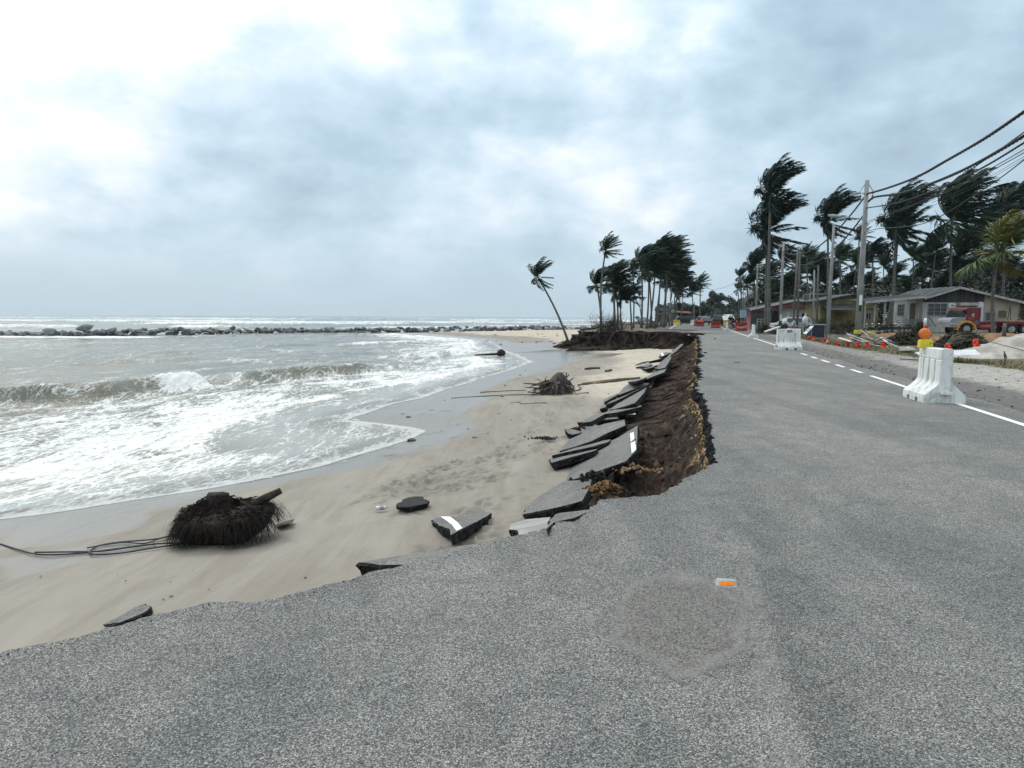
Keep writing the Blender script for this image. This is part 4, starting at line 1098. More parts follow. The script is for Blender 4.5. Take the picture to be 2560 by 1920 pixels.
def palm(label, base, hub, Wm, var=0, bow=0.0, r=.14, group=None, name='coconut_palm', zs=1.0):
    base, hub = Vector(base), Vector(hub)
    t = thing(name, label, 'palm tree', base, 0, group)
    h = hub - base; side = Vector((1, 0, 0)); pts = []; rad = []
    for i in range(11):
        u = i / 10
        pts.append(h * u + side * bow * math.sin(math.pi * u) + Vector((0, 0, 0)))
        rad.append(r * (1.0 - .42 * u) + (r * .7 * math.exp(-u * 22)))
    pts[0] = pts[0] - Vector((0, 0, .25))
    mb = MB(); mb.tube(pts, rad, 9); mb.build('trunk', M_trunk, t, True)
    me, w0 = CR[var]
    c = bpy.data.objects.new('crown', me); COL.objects.link(c); c.parent = t; c.location = h; s = Wm / w0
    c.scale = (s, s, s * zs); c.rotation_euler = (0, 0, (hash((round(hub.x, 2), round(hub.y, 2))) % 100 / 100 - .5) * .5)
    return t
def palm_px(label, bx, Y, hub, wpx, var=0, bow=0.0, z=None, r=.14, group=None, by=None, zs=1.15):
    if bx > 1900 and wpx > 100 and var != 6: wpx *= 1.12; zs = 1.3
    bxw = PX(bx, Y)
    if z is None: z = float(gz(bxw, Y))
    return palm(label, (bxw, Y, z), PD(hub[0], hub[1], Y), wpx * Y / F_PX, var, bow, r, group, zs=zs)
# --- on the shore
palm_px('lone palm leaning far to the left from the beach, roots washed bare', 1424, 69, (1343, 690), 74, 5, .25, z=-1.2, r=.125)
palm_px('tallest slender palm of the shore group, its small crown high above the rest', 1506, 68, (1514, 625), 70, 2, -.3, z=-.2, r=.125)
palm_px('palm right behind the tall slender shore palm, crown at half its height', 1501, 71, (1491, 712), 84, 0, .2, z=-.1, r=.12)
palm_px('full crowned palm in the middle of the shore group', 1536, 74, (1531, 704), 92, 1, .1, r=.14)
palm_px('low palm hidden behind the full crowned one in the shore group', 1545, 77, (1540, 728), 84, 3, .1, r=.12)
palm_px('thin low palm with trailing fronds, right of the middle of the shore group', 1557, 75, (1553, 748), 66, 3, -.15, r=.10)
palm_px('short palm standing apart at the right end of the first shore group', 1580, 78, (1575, 742), 64, 0, .0, r=.11)
palm_px('palm with one upright frond and a loose crown beside the dense shore clump', 1584, 90, (1582, 676), 64, 2, .1, r=.11)
for i, (bx, Y, hx_, hy_, wpx, var) in enumerate([(1617, 92, 1622, 676, 100, 1), (1624, 96, 1640, 650, 104, 7), (1630, 101, 1620, 664, 92, 3), (1636, 98, 1655, 668, 104, 1), (1643, 106, 1652, 634, 92, 7), (1650, 112, 1672, 684, 104, 3), (1604, 94, 1604, 656, 84, 0), (1660, 108, 1668, 646, 96, 1), (1680, 122, 1690, 690, 88, 7),
                                                   (1657, 118, 1664, 700, 86, 0), (1664, 124, 1684, 706, 76, 1), (1672, 130, 1700, 712, 70, 3), (1690, 140, 1692, 728, 66, 7), (1701, 150, 1708, 722, 60, 0)]):
    lab = {4: 'tallest palm of the dense dark clump along the left road side', 12: 'low palm at the right edge of the dense clump on the left road side'}.get(i, 'dark palm in the dense wind bent clump along the left road side')
    palm_px(lab, bx, Y, (hx_, hy_), wpx, var, .1, r=.14, group=None if i in (4, 12) else 'palms of the dense left clump')
palm_px('isolated palm by the far road, taller of two, fronds streaming right', 1750, 150, (1751, 708), 46, 2, .0, r=.15)
palm_px('lower palm left of the isolated tall palm by the far road', 1733, 140, (1730, 728), 48, 1, .1, r=.14)
# --- right of the road
palm_px('tallest palm of all, huge dark crown beside the road on the right', 1925, 76, (1927, 484), 128, 7, -.12, r=.20)
palm_px('palm just behind the tallest one, crown lower and drooping left', 1915, 79, (1916, 578), 150, 7, .05, r=.17)
palm_px('round crowned palm between the street lamp and the utility pole', 2071, 74, (2070, 552), 116, 7, .0, r=.15)
palm_px('palm with a broad ragged crown rising behind the awning of the white house', 2237, 82, (2243, 556), 150, 7, -.2, r=.19)
palm_px('twin trunk leaning left behind the awning, crown lower than its neighbour', 2218, 86, (2244, 596), 120, 5, .2, r=.17)
palm_px('palm with tall fan of fronds swept right above the house roof', 2378, 84, (2380, 548), 165, 1, -.1, r=.19)
palm_px('palm at the right picture edge, big crown above the red truck', 2508, 86, (2512, 550), 150, 3, .0, r=.18)
palm_px('dark palm low between the two big palms above the house roof', 2400, 92, (2400, 640), 120, 7, .1, r=.16)
palm_px('dark palm behind the roof ridge, crown touching its taller neighbour', 2452, 95, (2455, 598), 118, 3, .1, r=.16)
palm_px('young palm with yellow green fronds in front of the red truck', 2487, 55, (2496, 630), 215, 6, -.25, z=.1, r=.15, zs=1.0)
palm_px('upright fan shaped palm with open crown behind the house roof', 2316, 90, (2340, 626), 80, 4, .0, r=.13)
palm_px('small dense palm right of the utility pole', 2183, 84, (2182, 632), 72, 3, .0, r=.13)
palm_px('thin tall palm right beside the utility pole with a small loose crown', 2142, 88, (2148, 590), 56, 2, .0, r=.13)
palm_px('small palm with star shaped crown left of the utility pole', 2102, 86, (2101, 638), 58, 4, .0, r=.12)
palm_px('slim palm leaning right between the awning and the house roof', 2274, 94, (2284, 642), 66, 4, .1, r=.12)
palm_px('low palm beside the roof of the pink house', 1956, 96, (1956, 652), 70, 1, .0, r=.15)
palm_px('palm above the ridge of the pink house with a spiky crown', 2021, 94, (2017, 640), 56, 4, .0, r=.13)
palm_px('palm behind the pink house, dark crown in front of thicket', 2038, 98, (2040, 668), 70, 3, .0, r=.13)
palm_px('palm with two curled fronds left of the tallest palm', 1890, 105, (1884, 664), 92, 7, .0, r=.16)
palm_px('small palm at the left end of the right hand grove, one frond sticking out', 1858, 130, (1850, 690), 46, 5, .0, r=.15)
palm_px('lowest curled palm at the left end of the right hand grove', 1850, 150, (1845, 722), 36, 5, .0, r=.14)
rn = random.Random(31)
for i in range(44):
    px = 1868 + 720 * (i + rn.random()) / 44; Y = rn.uniform(98, 150) if px < 2000 else rn.uniform(92, 135)
    hy_ = rn.uniform(648, 735) if px > 1990 else rn.uniform(690, 745)
    palm_px('dark palm deep in the grove behind the houses on the right', px + rn.uniform(-14, 14), Y, (px, hy_), rn.uniform(54, 86), rn.choice((0, 1, 3, 3, 7, 4)), rn.uniform(-.3, .3), r=rn.uniform(.11, .15), group='palms of the grove behind the houses')

# ================================================================== UNDERGROWTH AND LEAFY TREES
M_bush = mat('undergrowth_leaf', (.016, .026, .018), (.045, .060, .032), .8, .6, 0, .2, world=True)
M_far_haze = mat('haze_tinted_leaf', (.040, .062, .052), (.075, .095, .075), .4, .7, 0, .1, world=True)  # distance haze mixed into the leaf colour, paler than the near leaves
def leafcards(mb, n, sample, s0, s1, rn, mi=0):
    for i in range(n):
        c = sample(); a = Vector((rn.gauss(0, 1), rn.gauss(0, 1), rn.gauss(0, .6))).normalized(); b_ = a.cross(Vector((rn.gauss(0, 1), rn.gauss(0, 1), rn.gauss(0, 1)))).normalized()
        l_ = rn.uniform(s0, s1); w_ = l_ * .36
        mb.add([c - a * l_, c + b_ * w_, c + a * l_, c - b_ * w_], [(0, 1, 2, 3)], mi)
rn = random.Random(41); mb = MB()
def thick(x0, x1, Y0, Y1, hpx, n, s0, s1, seed, zmin=0.0, rough=.05):
    def smp():
        px = rn.uniform(x0, x1); Y = rn.uniform(Y0, Y1); top = CAM_H + (795 - np.interp(px, [a for a, _ in hpx], [b_ for _, b_ in hpx])) / F_PX * Y
        top *= .62 + .6 * float(fbm(px * rough * 1.3, Y * .12, seed, 3))
        return Vector((PX(px, Y), Y, zmin + (top - zmin) * rn.random() ** .75))
    leafcards(mb, n, smp, s0, s1, rn)
thick(1866, 2010, 104, 150, [(1860, 760), (1900, 705), (2000, 715)], 4200, .25, .6, 3)
thick(2000, 2330, 96, 125, [(2000, 712), (2120, 722), (2200, 715), (2330, 705)], 6500, .22, .55, 4)
thick(2300, 2660, 92, 120, [(2300, 700), (2420, 672), (2560, 668), (2660, 660)], 8500, .22, .55, 5)
thick(2440, 2660, 80, 92, [(2440, 745), (2500, 735), (2660, 722)], 2600, .15, .35, 6)
tag(mb.build('undergrowth', M_bush), 'dark tangled undergrowth filling the grove behind the houses', 'undergrowth', kind='stuff')
mb = MB()
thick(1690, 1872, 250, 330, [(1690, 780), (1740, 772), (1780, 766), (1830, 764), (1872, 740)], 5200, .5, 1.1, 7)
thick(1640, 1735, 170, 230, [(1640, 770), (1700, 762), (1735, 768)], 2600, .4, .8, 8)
tag(mb.build('far_wood', M_far_haze), 'hazy far wood closing the end of the road', 'wood', kind='stuff')
def leafy_tree(label, px, Y, ytop, wpx, M_, n, seed, trunk_r=.25, group=None, lean=0.0, s=(.25, .55)):
    rn2 = random.Random(seed); b0 = Vector((PX(px, Y), Y, .1)); top = PD(px, ytop, Y); H = top.z - b0.z; Wd = wpx * Y / F_PX
    t = thing('leafy_tree', label, 'tree', b0, 0, group)
    mb = MB(); fork = Vector((lean * .4, 0, H * .45)); mb.tube([(0, 0, -.2), (lean * .15, 0, H * .2), fork], [trunk_r, trunk_r * .8, trunk_r * .6], 7)
    cl = []
    for i in range(9):
        e = Vector((rn2.uniform(-.5, .5) * Wd + lean, rn2.uniform(-.35, .35) * Wd, H * rn2.uniform(.55, .95)))
        cl.append((e, rn2.uniform(.13, .24) * Wd)); mb.tube([fork, fork.lerp(e, .5) + Vector((0, 0, -.2)), e], [trunk_r * .4, trunk_r * .25, trunk_r * .08], 5)
    mb.build('trunk', M_trunk, t, True)
    lb = MB()
    def smp():
        e, r = rn2.choice(cl); v_ = Vector((rn2.gauss(0, 1), rn2.gauss(0, 1), rn2.gauss(0, .75))); v_.normalize(); return e + v_ * r * rn2.random() ** .45
    leafcards(lb, n, smp, s[0], s[1], rn2); lb.build('crown', M_, t)
    return t
leafy_tree('large hazy tree with an uneven crown at the end of the road', 1788, 235, 732, 50, M_far_haze, 2600, 3, .4)
leafy_tree('smaller hazy tree right of the large one at the end of the road', 1838, 250, 744, 44, M_far_haze, 2200, 4, .35)
leafy_tree('hazy tree half hidden behind the far isolated palms', 1768, 260, 758, 40, M_far_haze, 1600, 5, .35)
leafy_tree('thin tree with sparse leaves leaning between the shore palms', 1606, 96, 705, 34, mat('sparse_leaf', (.05, .065, .05), (.09, .10, .08), 1, .7, 0), 420, 6, .10, lean=-.9, s=(.10, .22))
leafy_tree('dark round bushy tree beside the far road, left of the vehicles', 1716, 165, 762, 46, M_bush, 2000, 8, .2)
leafy_tree('dark low bushy tree beside the far road behind the orange barriers', 1754, 170, 764, 44, M_bush, 1800, 9, .2)
# bare twig bush and root masses at the end of the bank
M_twig = mat('dark_twig', (.035, .028, .022), (.075, .062, .05), 8, .9, .3)
M_root = mat('root_mass', (.012, .009, .008), (.045, .032, .024), 5, .95, 1.0, bd=.08)
def twigbush(name, label, c, n, H, Wd, seed, M_, r=.014, cat='bush', up=1.0, group=None):
    rn2 = random.Random(seed); mb = MB()
    for i in range(n):
        p = Vector((rn2.gauss(0, Wd * .22), rn2.gauss(0, Wd * .15), 0)); d = Vector((rn2.gauss(0, .5), rn2.gauss(0, .4), up)); d.normalize(); pts = [p.copy()]; L = H * rn2.uniform(.5, 1.05)
        for s in range(5):
            d = (d + Vector((rn2.gauss(0, .22), rn2.gauss(0, .22), rn2.gauss(0, .12)))).normalized(); p = p + d * L / 5; pts.append(p.copy())
        mb.tube(pts, [r, r * .85, r * .7, r * .55, r * .4, r * .2], 4)
        for s in (2, 3, 4):
            dd_ = (d + Vector((rn2.gauss(0, .7), rn2.gauss(0, .7), rn2.gauss(0, .4)))).normalized(); mb.tube([pts[s], pts[s] + dd_ * L * .25, pts[s] + dd_ * L * .42 + Vector((0, 0, .03))], [r * .5, r * .35, r * .15], 3)
    return tag(mb.build(name, M_, loc=c), label, cat, group)
twigbush('bare_bush', 'bare grey bush of twigs at the end of the earth bank', PD(1524, 835, 67.5), 110, 2.4, 3.0, 4, M_twig, .022)
def rootmass(name, label, px, Y, z, dims, n, seed, cat='root mass'):
    rn2 = random.Random(seed); mb = MB(); 
    for i in range(7):
        c = (rn2.uniform(-.4, .4) * dims[0], rn2.uniform(-.3, .3) * dims[1], dims[2] * rn2.uniform(.1, .4)); mb.ball(c, (dims[0] * rn2.uniform(.2, .34), dims[1] * rn2.uniform(.3, .45), dims[2] * rn2.uniform(.35, .6)), 11, 8, 0, .18, rn2)
    for i in range(n):
        p = Vector((rn2.uniform(-.5, .5) * dims[0], rn2.uniform(-.5, .2) * dims[1], dims[2] * rn2.uniform(.1, .8))); d = Vector((rn2.gauss(0, .8), rn2.gauss(-.4, .5), rn2.gauss(-.3, .5))).normalized(); pts = [p]
        for s in range(4):
            d = (d + Vector((rn2.gauss(0, .4), rn2.gauss(0, .3), -.2 + rn2.gauss(0, .2)))).normalized(); pts.append(pts[-1] + d * dims[2] * .3)
        mb.tube(pts, [.05, .04, .03, .02, .01], 4)
    return tag(mb.build(name, M_root, loc=(PX(px, Y), Y, z)), label, cat)
rootmass('root_mass', 'dark root mass at the foot of the leaning beach palm', 1442, 67.2, -1.35, (2.6, 1.2, .85), 26, 3)
rootmass('root_mass', 'ragged root mass under the tall slender shore palm', 1503, 66.6, -1.3, (2.2, 1.3, 1.5), 40, 4)
rootmass('root_mass', 'low rotten log and roots between the two root masses', 1472, 68.4, -1.3, (2.6, .8, .7), 20, 5)
rn = random.Random(55)
for i in range(7):        # bare roots hanging over the bank face
    px = 1540 + i * 17 + rn.uniform(-6, 6); Y = 65.4; p = Vector((PX(px, Y), Y, rn.uniform(-.1, .1))); pts = [p]; d = Vector((rn.uniform(-.6, .1), -.35, -.7))
    for s in range(6): d = d + Vector((rn.gauss(0, .25), rn.gauss(-.05, .1), rn.gauss(0, .1))); pts.append(pts[-1] + d.normalized() * .26)
    mb = MB(); mb.tube([q_ - p for q_ in pts], [.045, .04, .035, .03, .025, .02, .012], 5)
    tag(mb.build('hanging_root', M_twig, loc=p), 'bare root hanging down the dark earth bank', 'root', 'roots hanging over the bank')

# ================================================================== THINGS WASHED UP ON THE BEACH
# root ball of a fallen palm, left foreground
def bz(x, y): return float(beach_z(np.array([[x]]), np.array([[y]]))[0, 0])
c0 = P(570, 1345, -1.5); c0.z = bz(c0.x, c0.y)
sc0 = c0.y / F_PX
rb = thing('palm_root_ball', 'matted root ball of an uprooted palm lying on the wet sand', 'root ball', c0)
rn = random.Random(91)
HW = 124 * sc0
def rim(a):        # outline of the matted disc, seen a little from above
    ca, sa = math.cos(a), math.sin(a)
    return Vector((math.copysign(abs(ca) ** .66, ca) * HW * .96 * (1 + .06 * math.sin(3 * a + 1) + .03 * math.sin(7 * a)), math.copysign(abs(sa) ** .75, sa) * HW * .58, 0))
TH = 76 * sc0
tilt = Matrix.Rotation(R(-5), 3, 'Y') @ Matrix.Rotation(R(9), 3, 'X')
mb = MB(); nA = 40; levs = [(.70, .0), (.78, .14), (.88, .34), (.95, .54), (.99, .72), (.985, .87), (.93, .96), (.55, 1.0), (.0, 1.02)]
vs = []
for k, h in levs:
    for i in range(nA):
        p = rim(2 * math.pi * i / nA) * k * (1 + rn.uniform(-.05, .05)); vs.append(tilt @ Vector((p.x - .10 * HW * (1 - h), p.y, h * TH * (1 + rn.uniform(-.06, .06)))))
fs = [(j * nA + i, j * nA + (i + 1) % nA, (j + 1) * nA + (i + 1) % nA, (j + 1) * nA + i) for j in range(len(levs) - 1) for i in range(nA)]
mb.add(vs, fs); mb.build('root_plate', M_root, rb, True)
fb = MB()
for i in range(3000):
    a = rn.uniform(0, 2 * math.pi); k = rn.uniform(.86, 1.03) if i % 3 else rn.uniform(.35, .95); h = rn.uniform(.45, .95) if i % 3 else .97
    p = tilt @ (rim(a) * k + Vector((0, 0, h * TH))); out = (tilt @ rim(a)).normalized()
    d = (out * rn.uniform(.3, 1.0) + Vector((rn.gauss(0, .3), rn.gauss(0, .3), rn.uniform(-.5, .4)))).normalized(); L = rn.choice((rn.uniform(.05, .12), rn.uniform(.10, .26))) if i % 3 else rn.uniform(.04, .09)
    sd_ = d.cross(Vector((0, 0, 1))); sd_ = (sd_.normalized() if sd_.length > .05 else Vector((1, 0, 0))) * rn.uniform(.0018, .0042)
    q1 = p + d * L * .45; q2 = q1 + (d + Vector((0, 0, -1.3))).normalized() * L * .7; q3 = q2 + Vector((rn.gauss(0, .01), rn.gauss(0, .01), -L * .6 * rn.random()))
    q3.z = max(q3.z, .005); q2.z = max(q2.z, .005)
    fb.add([p - sd_, p + sd_, q1 + sd_, q1 - sd_, q2 + sd_ * .8, q2 - sd_ * .8, q3], [(0, 1, 2, 3), (3, 2, 4, 5), (5, 4, 6)], 0 if rn.random() < .6 else 1)
for i in range(1500):                    # matted fibres lying over the top
    a = rn.uniform(0, 2 * math.pi); k_ = math.sqrt(rn.random()) * .97; p = tilt @ (rim(a) * k_ + Vector((0, 0, TH * 1.0))); d = Vector((rn.gauss(0, 1), rn.gauss(0, 1), rn.gauss(.1, .25))).normalized(); L = rn.uniform(.03, .09); sd_ = d.cross(Vector((0, 0, 1))).normalized() * .0022
    fb.add([p - sd_, p + sd_, p + d * L * .5 + Vector((0, 0, .012)) + sd_, p + d * L - Vector((0, 0, .004))], [(0, 1, 2, 3)], i % 2)
for i in range(500):
    a = rn.uniform(0, 2 * math.pi); k_ = rn.uniform(0, 1); rr_ = HW * (.50 - .26 * k_); p = tilt @ Vector((-.13 * HW, .1 * HW, TH)) + Vector((math.cos(a) * rr_, math.sin(a) * rr_ * .75, (-.06 + .46 * k_ ** 1.3) * TH)); d = Vector((math.cos(a) * .7, math.sin(a) * .6, -.35 + rn.gauss(0, .3))).normalized(); L = rn.uniform(.04, .12)
    sd_ = d.cross(Vector((0, 0, 1))).normalized() * .0028; fb.add([p - sd_, p + sd_, p + d * L * .6 + Vector((0, 0, .012)) + sd_, p + d * L + Vector((0, 0, -.02))], [(0, 1, 2, 3)], i % 2)
for i in range(60):
    a = rn.uniform(math.pi * 1.05, math.pi * 1.95); p = tilt @ (rim(a) * 1.01 + Vector((0, 0, rn.uniform(.6, .95) * TH))); pts = [p]; d = Vector((rn.gauss(0, .3), -.5, -.4))
    for s in range(5): d = (d + Vector((rn.gauss(0, .35), rn.gauss(.06, .1), -.3))).normalized(); pts.append(pts[-1] + d * TH * .14)
    for q_ in pts: q_.z = max(q_.z, .004)
    fb.tube(pts, [.004, .0038, .0035, .003, .0025, .0015], 4, mi=1)
fo_ = fb.build('root_fibres', [mat('root_fibre_dark', (.006, .004, .0035), (.013, .009, .007), 20, .9, 0), mat('root_fibre_brown', (.030, .019, .014), (.014, .010, .008), 20, .9, 0)], rb)
sm = MB(); tp = tilt @ Vector((-.13 * HW, .1 * HW, 1.0 * TH))
ring_r = [.50, .36, .28, .245, .225, .215]; ring_h = [-.06, .08, .22, .36, .47, .54]; vs = []
for r_, h in zip(ring_r, ring_h):
    for i in range(18):
        a = 2 * math.pi * i / 18; k = HW * r_ * (1 + .05 * math.sin(5 * a) + rn.uniform(-.03, .03)); vs.append(tp + Vector((math.cos(a) * k, math.sin(a) * k * .75, h * TH * .95 + rn.uniform(-.01, .01))))
fs = [(j * 18 + i, j * 18 + (i + 1) % 18, (j + 1) * 18 + (i + 1) % 18, (j + 1) * 18 + i) for j in range(5) for i in range(18)] + [tuple(range(90, 108))]
sm.add(vs, fs); sm.build('stump', M_root, rb, True)
lg = MB(); a0 = tilt @ Vector((.55 * HW, .15 * HW, 1.0 * TH)); a1 = PD(703, 1226, c0.y + .2) - c0
lg.tube([a0, a0.lerp(a1, .5), a1], [.055, .06, .045], 9); lg.build('broken_log', mat('mossy_wood', (.045, .04, .025), (.022, .02, .015), 9, .95, .8), rb, True)
# cables tangled under the root ball
M_cable = mat('black_cable', (.012, .012, .013), (.025, .025, .026), 20, .45, 0)
def beach_curve(px, r, name, label, cat, M_, z=-1.5, group=None, lift=.012, sub=6):
    pts = []
    for (x, y) in px:
        p = P(x, y, z)
        for _ in range(4): p = P(x, y, max(bz(p.x, p.y) + lift, SEA + .1))
        pts.append(p)
    sm_ = []
    for i in range(len(pts) - 1):
        p0_, p1_, p2_, p3_ = pts[max(i - 1, 0)], pts[i], pts[i + 1], pts[min(i + 2, len(pts) - 1)]
        for j in range(sub):
            t_ = j / sub
            sm_.append(.5 * ((2 * p1_) + (p2_ - p0_) * t_ + (2 * p0_ - 5 * p1_ + 4 * p2_ - p3_) * t_ * t_ + (3 * p1_ - p0_ - 3 * p2_ + p3_) * t_ ** 3))
    sm_.append(pts[-1]); mb = MB(); o0 = sm_[0]
    mb.tube([q_ - o0 for q_ in sm_], r, 6); return tag(mb.build(name, M_, None, True, o0), label, cat, group)
def q4(x, y): return (x / 2.765, 1160 + y / 2.765)
def Q4(*p): return [q4(*a) for a in p]
beach_curve(Q4((-120, 520), (0, 552), (120, 590), (250, 622), (420, 625), (620, 608), (840, 580), (1060, 552), (1300, 548), (1420, 540)), .011, 'washed_up_cable', 'longest black cable running out of the left picture side from the root ball', 'cable', M_cable)
beach_curve(Q4((242, 610), (400, 608), (560, 606), (720, 600), (900, 575), (1100, 550), (1330, 542)), .011, 'washed_up_cable', 'black cable lying straight between the looped ones', 'cable', M_cable)
beach_curve(Q4((1300, 545), (1060, 580), (860, 612), (700, 626), (630, 620), (625, 600), (680, 565), (820, 540), (1060, 520), (1240, 480)), .011, 'washed_up_cable', 'black cable bent into a wide loop left of the root ball', 'cable', M_cable)
beach_curve(Q4((600, 580), (720, 558), (860, 542), (1000, 548), (1120, 512), (1270, 488)), .009, 'washed_up_cable', 'thin black cable arching above the wide loop', 'cable', M_cable)
beach_curve(Q4((1080, 552), (1060, 536), (1120, 510), (1230, 492), (1330, 494)), .009, 'washed_up_cable', 'short black cable hooked close to the root ball', 'cable', M_cable)
M_drift = mat('driftwood', (.045, .035, .026), (.10, .08, .06), 8, .9, .4)
slab('dark flat board poking out from under the root ball', [(690, 1312), (718, 1302), (733, 1298), (732, 1304), (700, 1314)], [(690, 1312, -1.47), (718, 1302, -1.46), (733, 1300, -1.42)], .02, name='washed_up_board', cat='board', group=None, mats=(M_drift, M_drift), jit=.004)
# stump with spreading roots
c1 = P(1392, 978, -1.35); c1.z = bz(c1.x, c1.y)
stp = thing('uprooted_stump', 'grey upturned stump with tangled roots spread over the sand', 'stump', c1)
k1 = c1.y / F_PX; rn = random.Random(17)
mb = MB(); prof_ = [(40, 0), (34, 12), (27, 26), (20, 38), (15, 47), (9, 54), (0, 56)]; vs = []
for r_, h in prof_:
    for i in range(16):
        a = 2 * math.pi * i / 16; k = r_ * k1 * (1 + .16 * math.sin(4 * a + h * .1) + rn.uniform(-.08, .08)); vs.append((math.cos(a) * k + .012 * h * k1 * 10, math.sin(a) * k, h * k1))
mb.add(vs, [(j * 16 + i, j * 16 + (i + 1) % 16, (j + 1) * 16 + (i + 1) % 16, (j + 1) * 16 + i) for j in range(6) for i in range(16)])
mb.build('trunk_base', mat('weathered_stump', (.10, .092, .08), (.035, .03, .026), 3.5, .95, 1.0, stretch=(1, 1, .4), bd=.06), stp, True)
rt = MB()
for i in range(92):
    a = rn.uniform(0, 2 * math.pi); p = Vector((math.cos(a) * 22 * k1, math.sin(a) * 22 * k1, rn.uniform(4, 34) * k1)); d = Vector((math.cos(a) * 1.0, math.sin(a) * .8, rn.uniform(-.5, .35))); pts = [p]; L = rn.uniform(22, 58) * k1 * (1.15 if math.cos(a) < 0 else .85)
    for s in range(6):
        d = (d.normalized() + Vector((rn.gauss(0, .25), rn.gauss(0, .25), -.16 + rn.gauss(0, .16)))); n_ = pts[-1] + d.normalized() * L / 6; n_.z = max(n_.z, .01); pts.append(n_)
    r0 = rn.uniform(1.2, 3.2) * k1; rt.tube(pts, [r0, r0 * .9, r0 * .78, r0 * .65, r0 * .5, r0 * .36, r0 * .18], 5)
for (sx, sz), (ex, ez), (fx, fz) in (((14, 30), (28, 48), (30, 52)), ((18, 26), (40, 40), (42, 44)), ((20, 34), (24, 54), (16, 56)), ((-20, 22), (-30, 38), (-27, 44))):
    rt.tube([Vector((sx, 0, sz)) * k1, Vector((ex, -4, ez)) * k1, Vector((fx, -6, fz)) * k1], [2 * k1, 1.4 * k1, .6 * k1], 5)
for L_, h_ in ((-80, 16), (-74, 4), (-84, 26)): rt.tube([Vector((-20, -6, 20)) * k1, Vector((L_ * .6, -10, h_)) * k1, Vector((L_, -8, h_ + 2)) * k1], [3.4 * k1, 2.4 * k1, 1.2 * k1], 6)
rt.build('roots', mat('stump_root', (.045, .036, .03), (.12, .10, .08), 6, .95, .6, bd=.03), stp, True)
# log with a round root end lying in the shallows
pL = P(1253, 888, -1.9); k2 = pL.y / F_PX
lg_ = thing('sunken_log', 'black palm log with a round root end lying in the foam', 'log', pL)
mb = MB(); mb.tube([(-66 * k2, 0, 0), (-30 * k2, 0, 2 * k2), (0, 0, 3 * k2)], [1.6 * k2, 2.6 * k2, 3 * k2], 8); mb.build('trunk', M_root, lg_, True)
mb = MB(); rn = random.Random(3); mb.ball((0, 0, 5 * k2), (10.5 * k2, 9 * k2, 9.5 * k2), 12, 9, 0, .10, rn); mb.build('root_end', M_root, lg_, True)
# driftwood, poles and small litter
def qA(*p): return [zA(*a) for a in p]
beach_curve(qA((845, 632), (1000, 618), (1150, 598), (1300, 578), (1380, 568)), .045, 'driftwood_pole', 'long dark pole pointing from the stump to the slabs', 'pole', M_drift, -1.3, lift=.05)
beach_curve(qA((880, 618), (1050, 596), (1200, 578), (1330, 570)), .035, 'driftwood_pole', 'reddish plank lying along the long dark pole', 'plank', mat('reddish_wood', (.26, .16, .11), (.17, .10, .07), 5, .9, .3), -1.3, lift=.06)
beach_curve(qA((260, 786), (310, 785), (335, 778), (360, 796), (420, 792), (500, 788), (580, 786)), .022, 'driftwood_branch', 'thin crooked branch on the sand, left of the slabs', 'branch', M_drift, -1.4)
beach_curve(qA((700, 710), (760, 690), (830, 680), (870, 662), (850, 640)), .03, 'driftwood_branch', 'bent branch right in front of the stump', 'branch', M_drift, -1.35)
beach_curve(qA((820, 722), (860, 705), (940, 697)), .022, 'driftwood_branch', 'short crooked branch right of the bent one', 'branch', M_drift, -1.35)
beach_curve(qA((910, 492), (960, 486), (1035, 485)), .07, 'driftwood_log', 'dark tapered log half buried behind the stump', 'log', M_drift, -1.35, lift=.03)
beach_curve(qA((1085, 512), (1135, 502)), .07, 'driftwood_log', 'short dark wedge of wood right of the tapered log', 'log', M_drift, -1.35, lift=.03)
beach_curve(qA((0, 693), (130, 686), (300, 678), (400, 676)), .018, 'rope_on_sand', 'dark rope running from the stump to the water, upper one', 'rope', M_drift, -1.5)
beach_curve(qA((-250, 745), (0, 728), (200, 718), (420, 712), (690, 700)), .018, 'rope_on_sand', 'dark rope running from the stump to the water, lower one', 'rope', M_drift, -1.5)
beach_curve([(1025, 1190), (1060, 1180), (1105, 1167)], .010, 'thin_stick', 'thin straight stick lying on the footprints', 'stick', M_drift, -1.4)
beach_curve([(1440, 873), (1500, 869), (1560, 867), (1612, 865)], .05, 'driftwood_pole', 'long thin trunk lying at the foot of the earth bank', 'pole', M_drift, -1.25, lift=.04)
pb = zA(1205, 1210); rod = [P(*zA(1205, 1210), -.98), P(*zA(1280, 1155), -.86), P(*zA(1345, 1105), -.73)]
mb = MB(); mb.tube([q_ + Vector((0, 0, .02)) - rod[0] for q_ in rod], [.016, .015, .013], 6); tag(mb.build('dark_stick', M_drift, None, True, rod[0]), 'dark straight stick leaning on the white lined slab', 'stick')
rn = random.Random(66)
M_peb = mat('dark_pebble', (.05, .045, .04), (.10, .09, .075), 8, .9, .5)
lit = [rockmesh('beach_pebble', 500 + i, 1, (1.5, 1, .6)) for i in range(3)]
for m in lit: m.materials.append(M_peb)
def pebble(px, py, r, label, cat='stone', group=None):
    p = P(px, py, -1.45)
    for _ in range(3): p = P(px, py, bz(p.x, p.y))
    o = bpy.data.objects.new('beach_stone', rn.choice(lit)); COL.objects.link(o); o.location = p; o.scale = (r * rn.uniform(.9, 1.5), r, r * .8); o.rotation_euler = (0, 0, rn.uniform(0, 6)); tag(o, label, cat, group)
pebble(1186, 1094, .07, 'small dark block of wood alone on the sand below the lobe of foam')
pebble(1022, 1043, .10, 'small dark stone in the wet sheet above the lobe of foam')
pebble(1030, 1101, .16, 'flat brown chunk at the tip of the foam lobe')
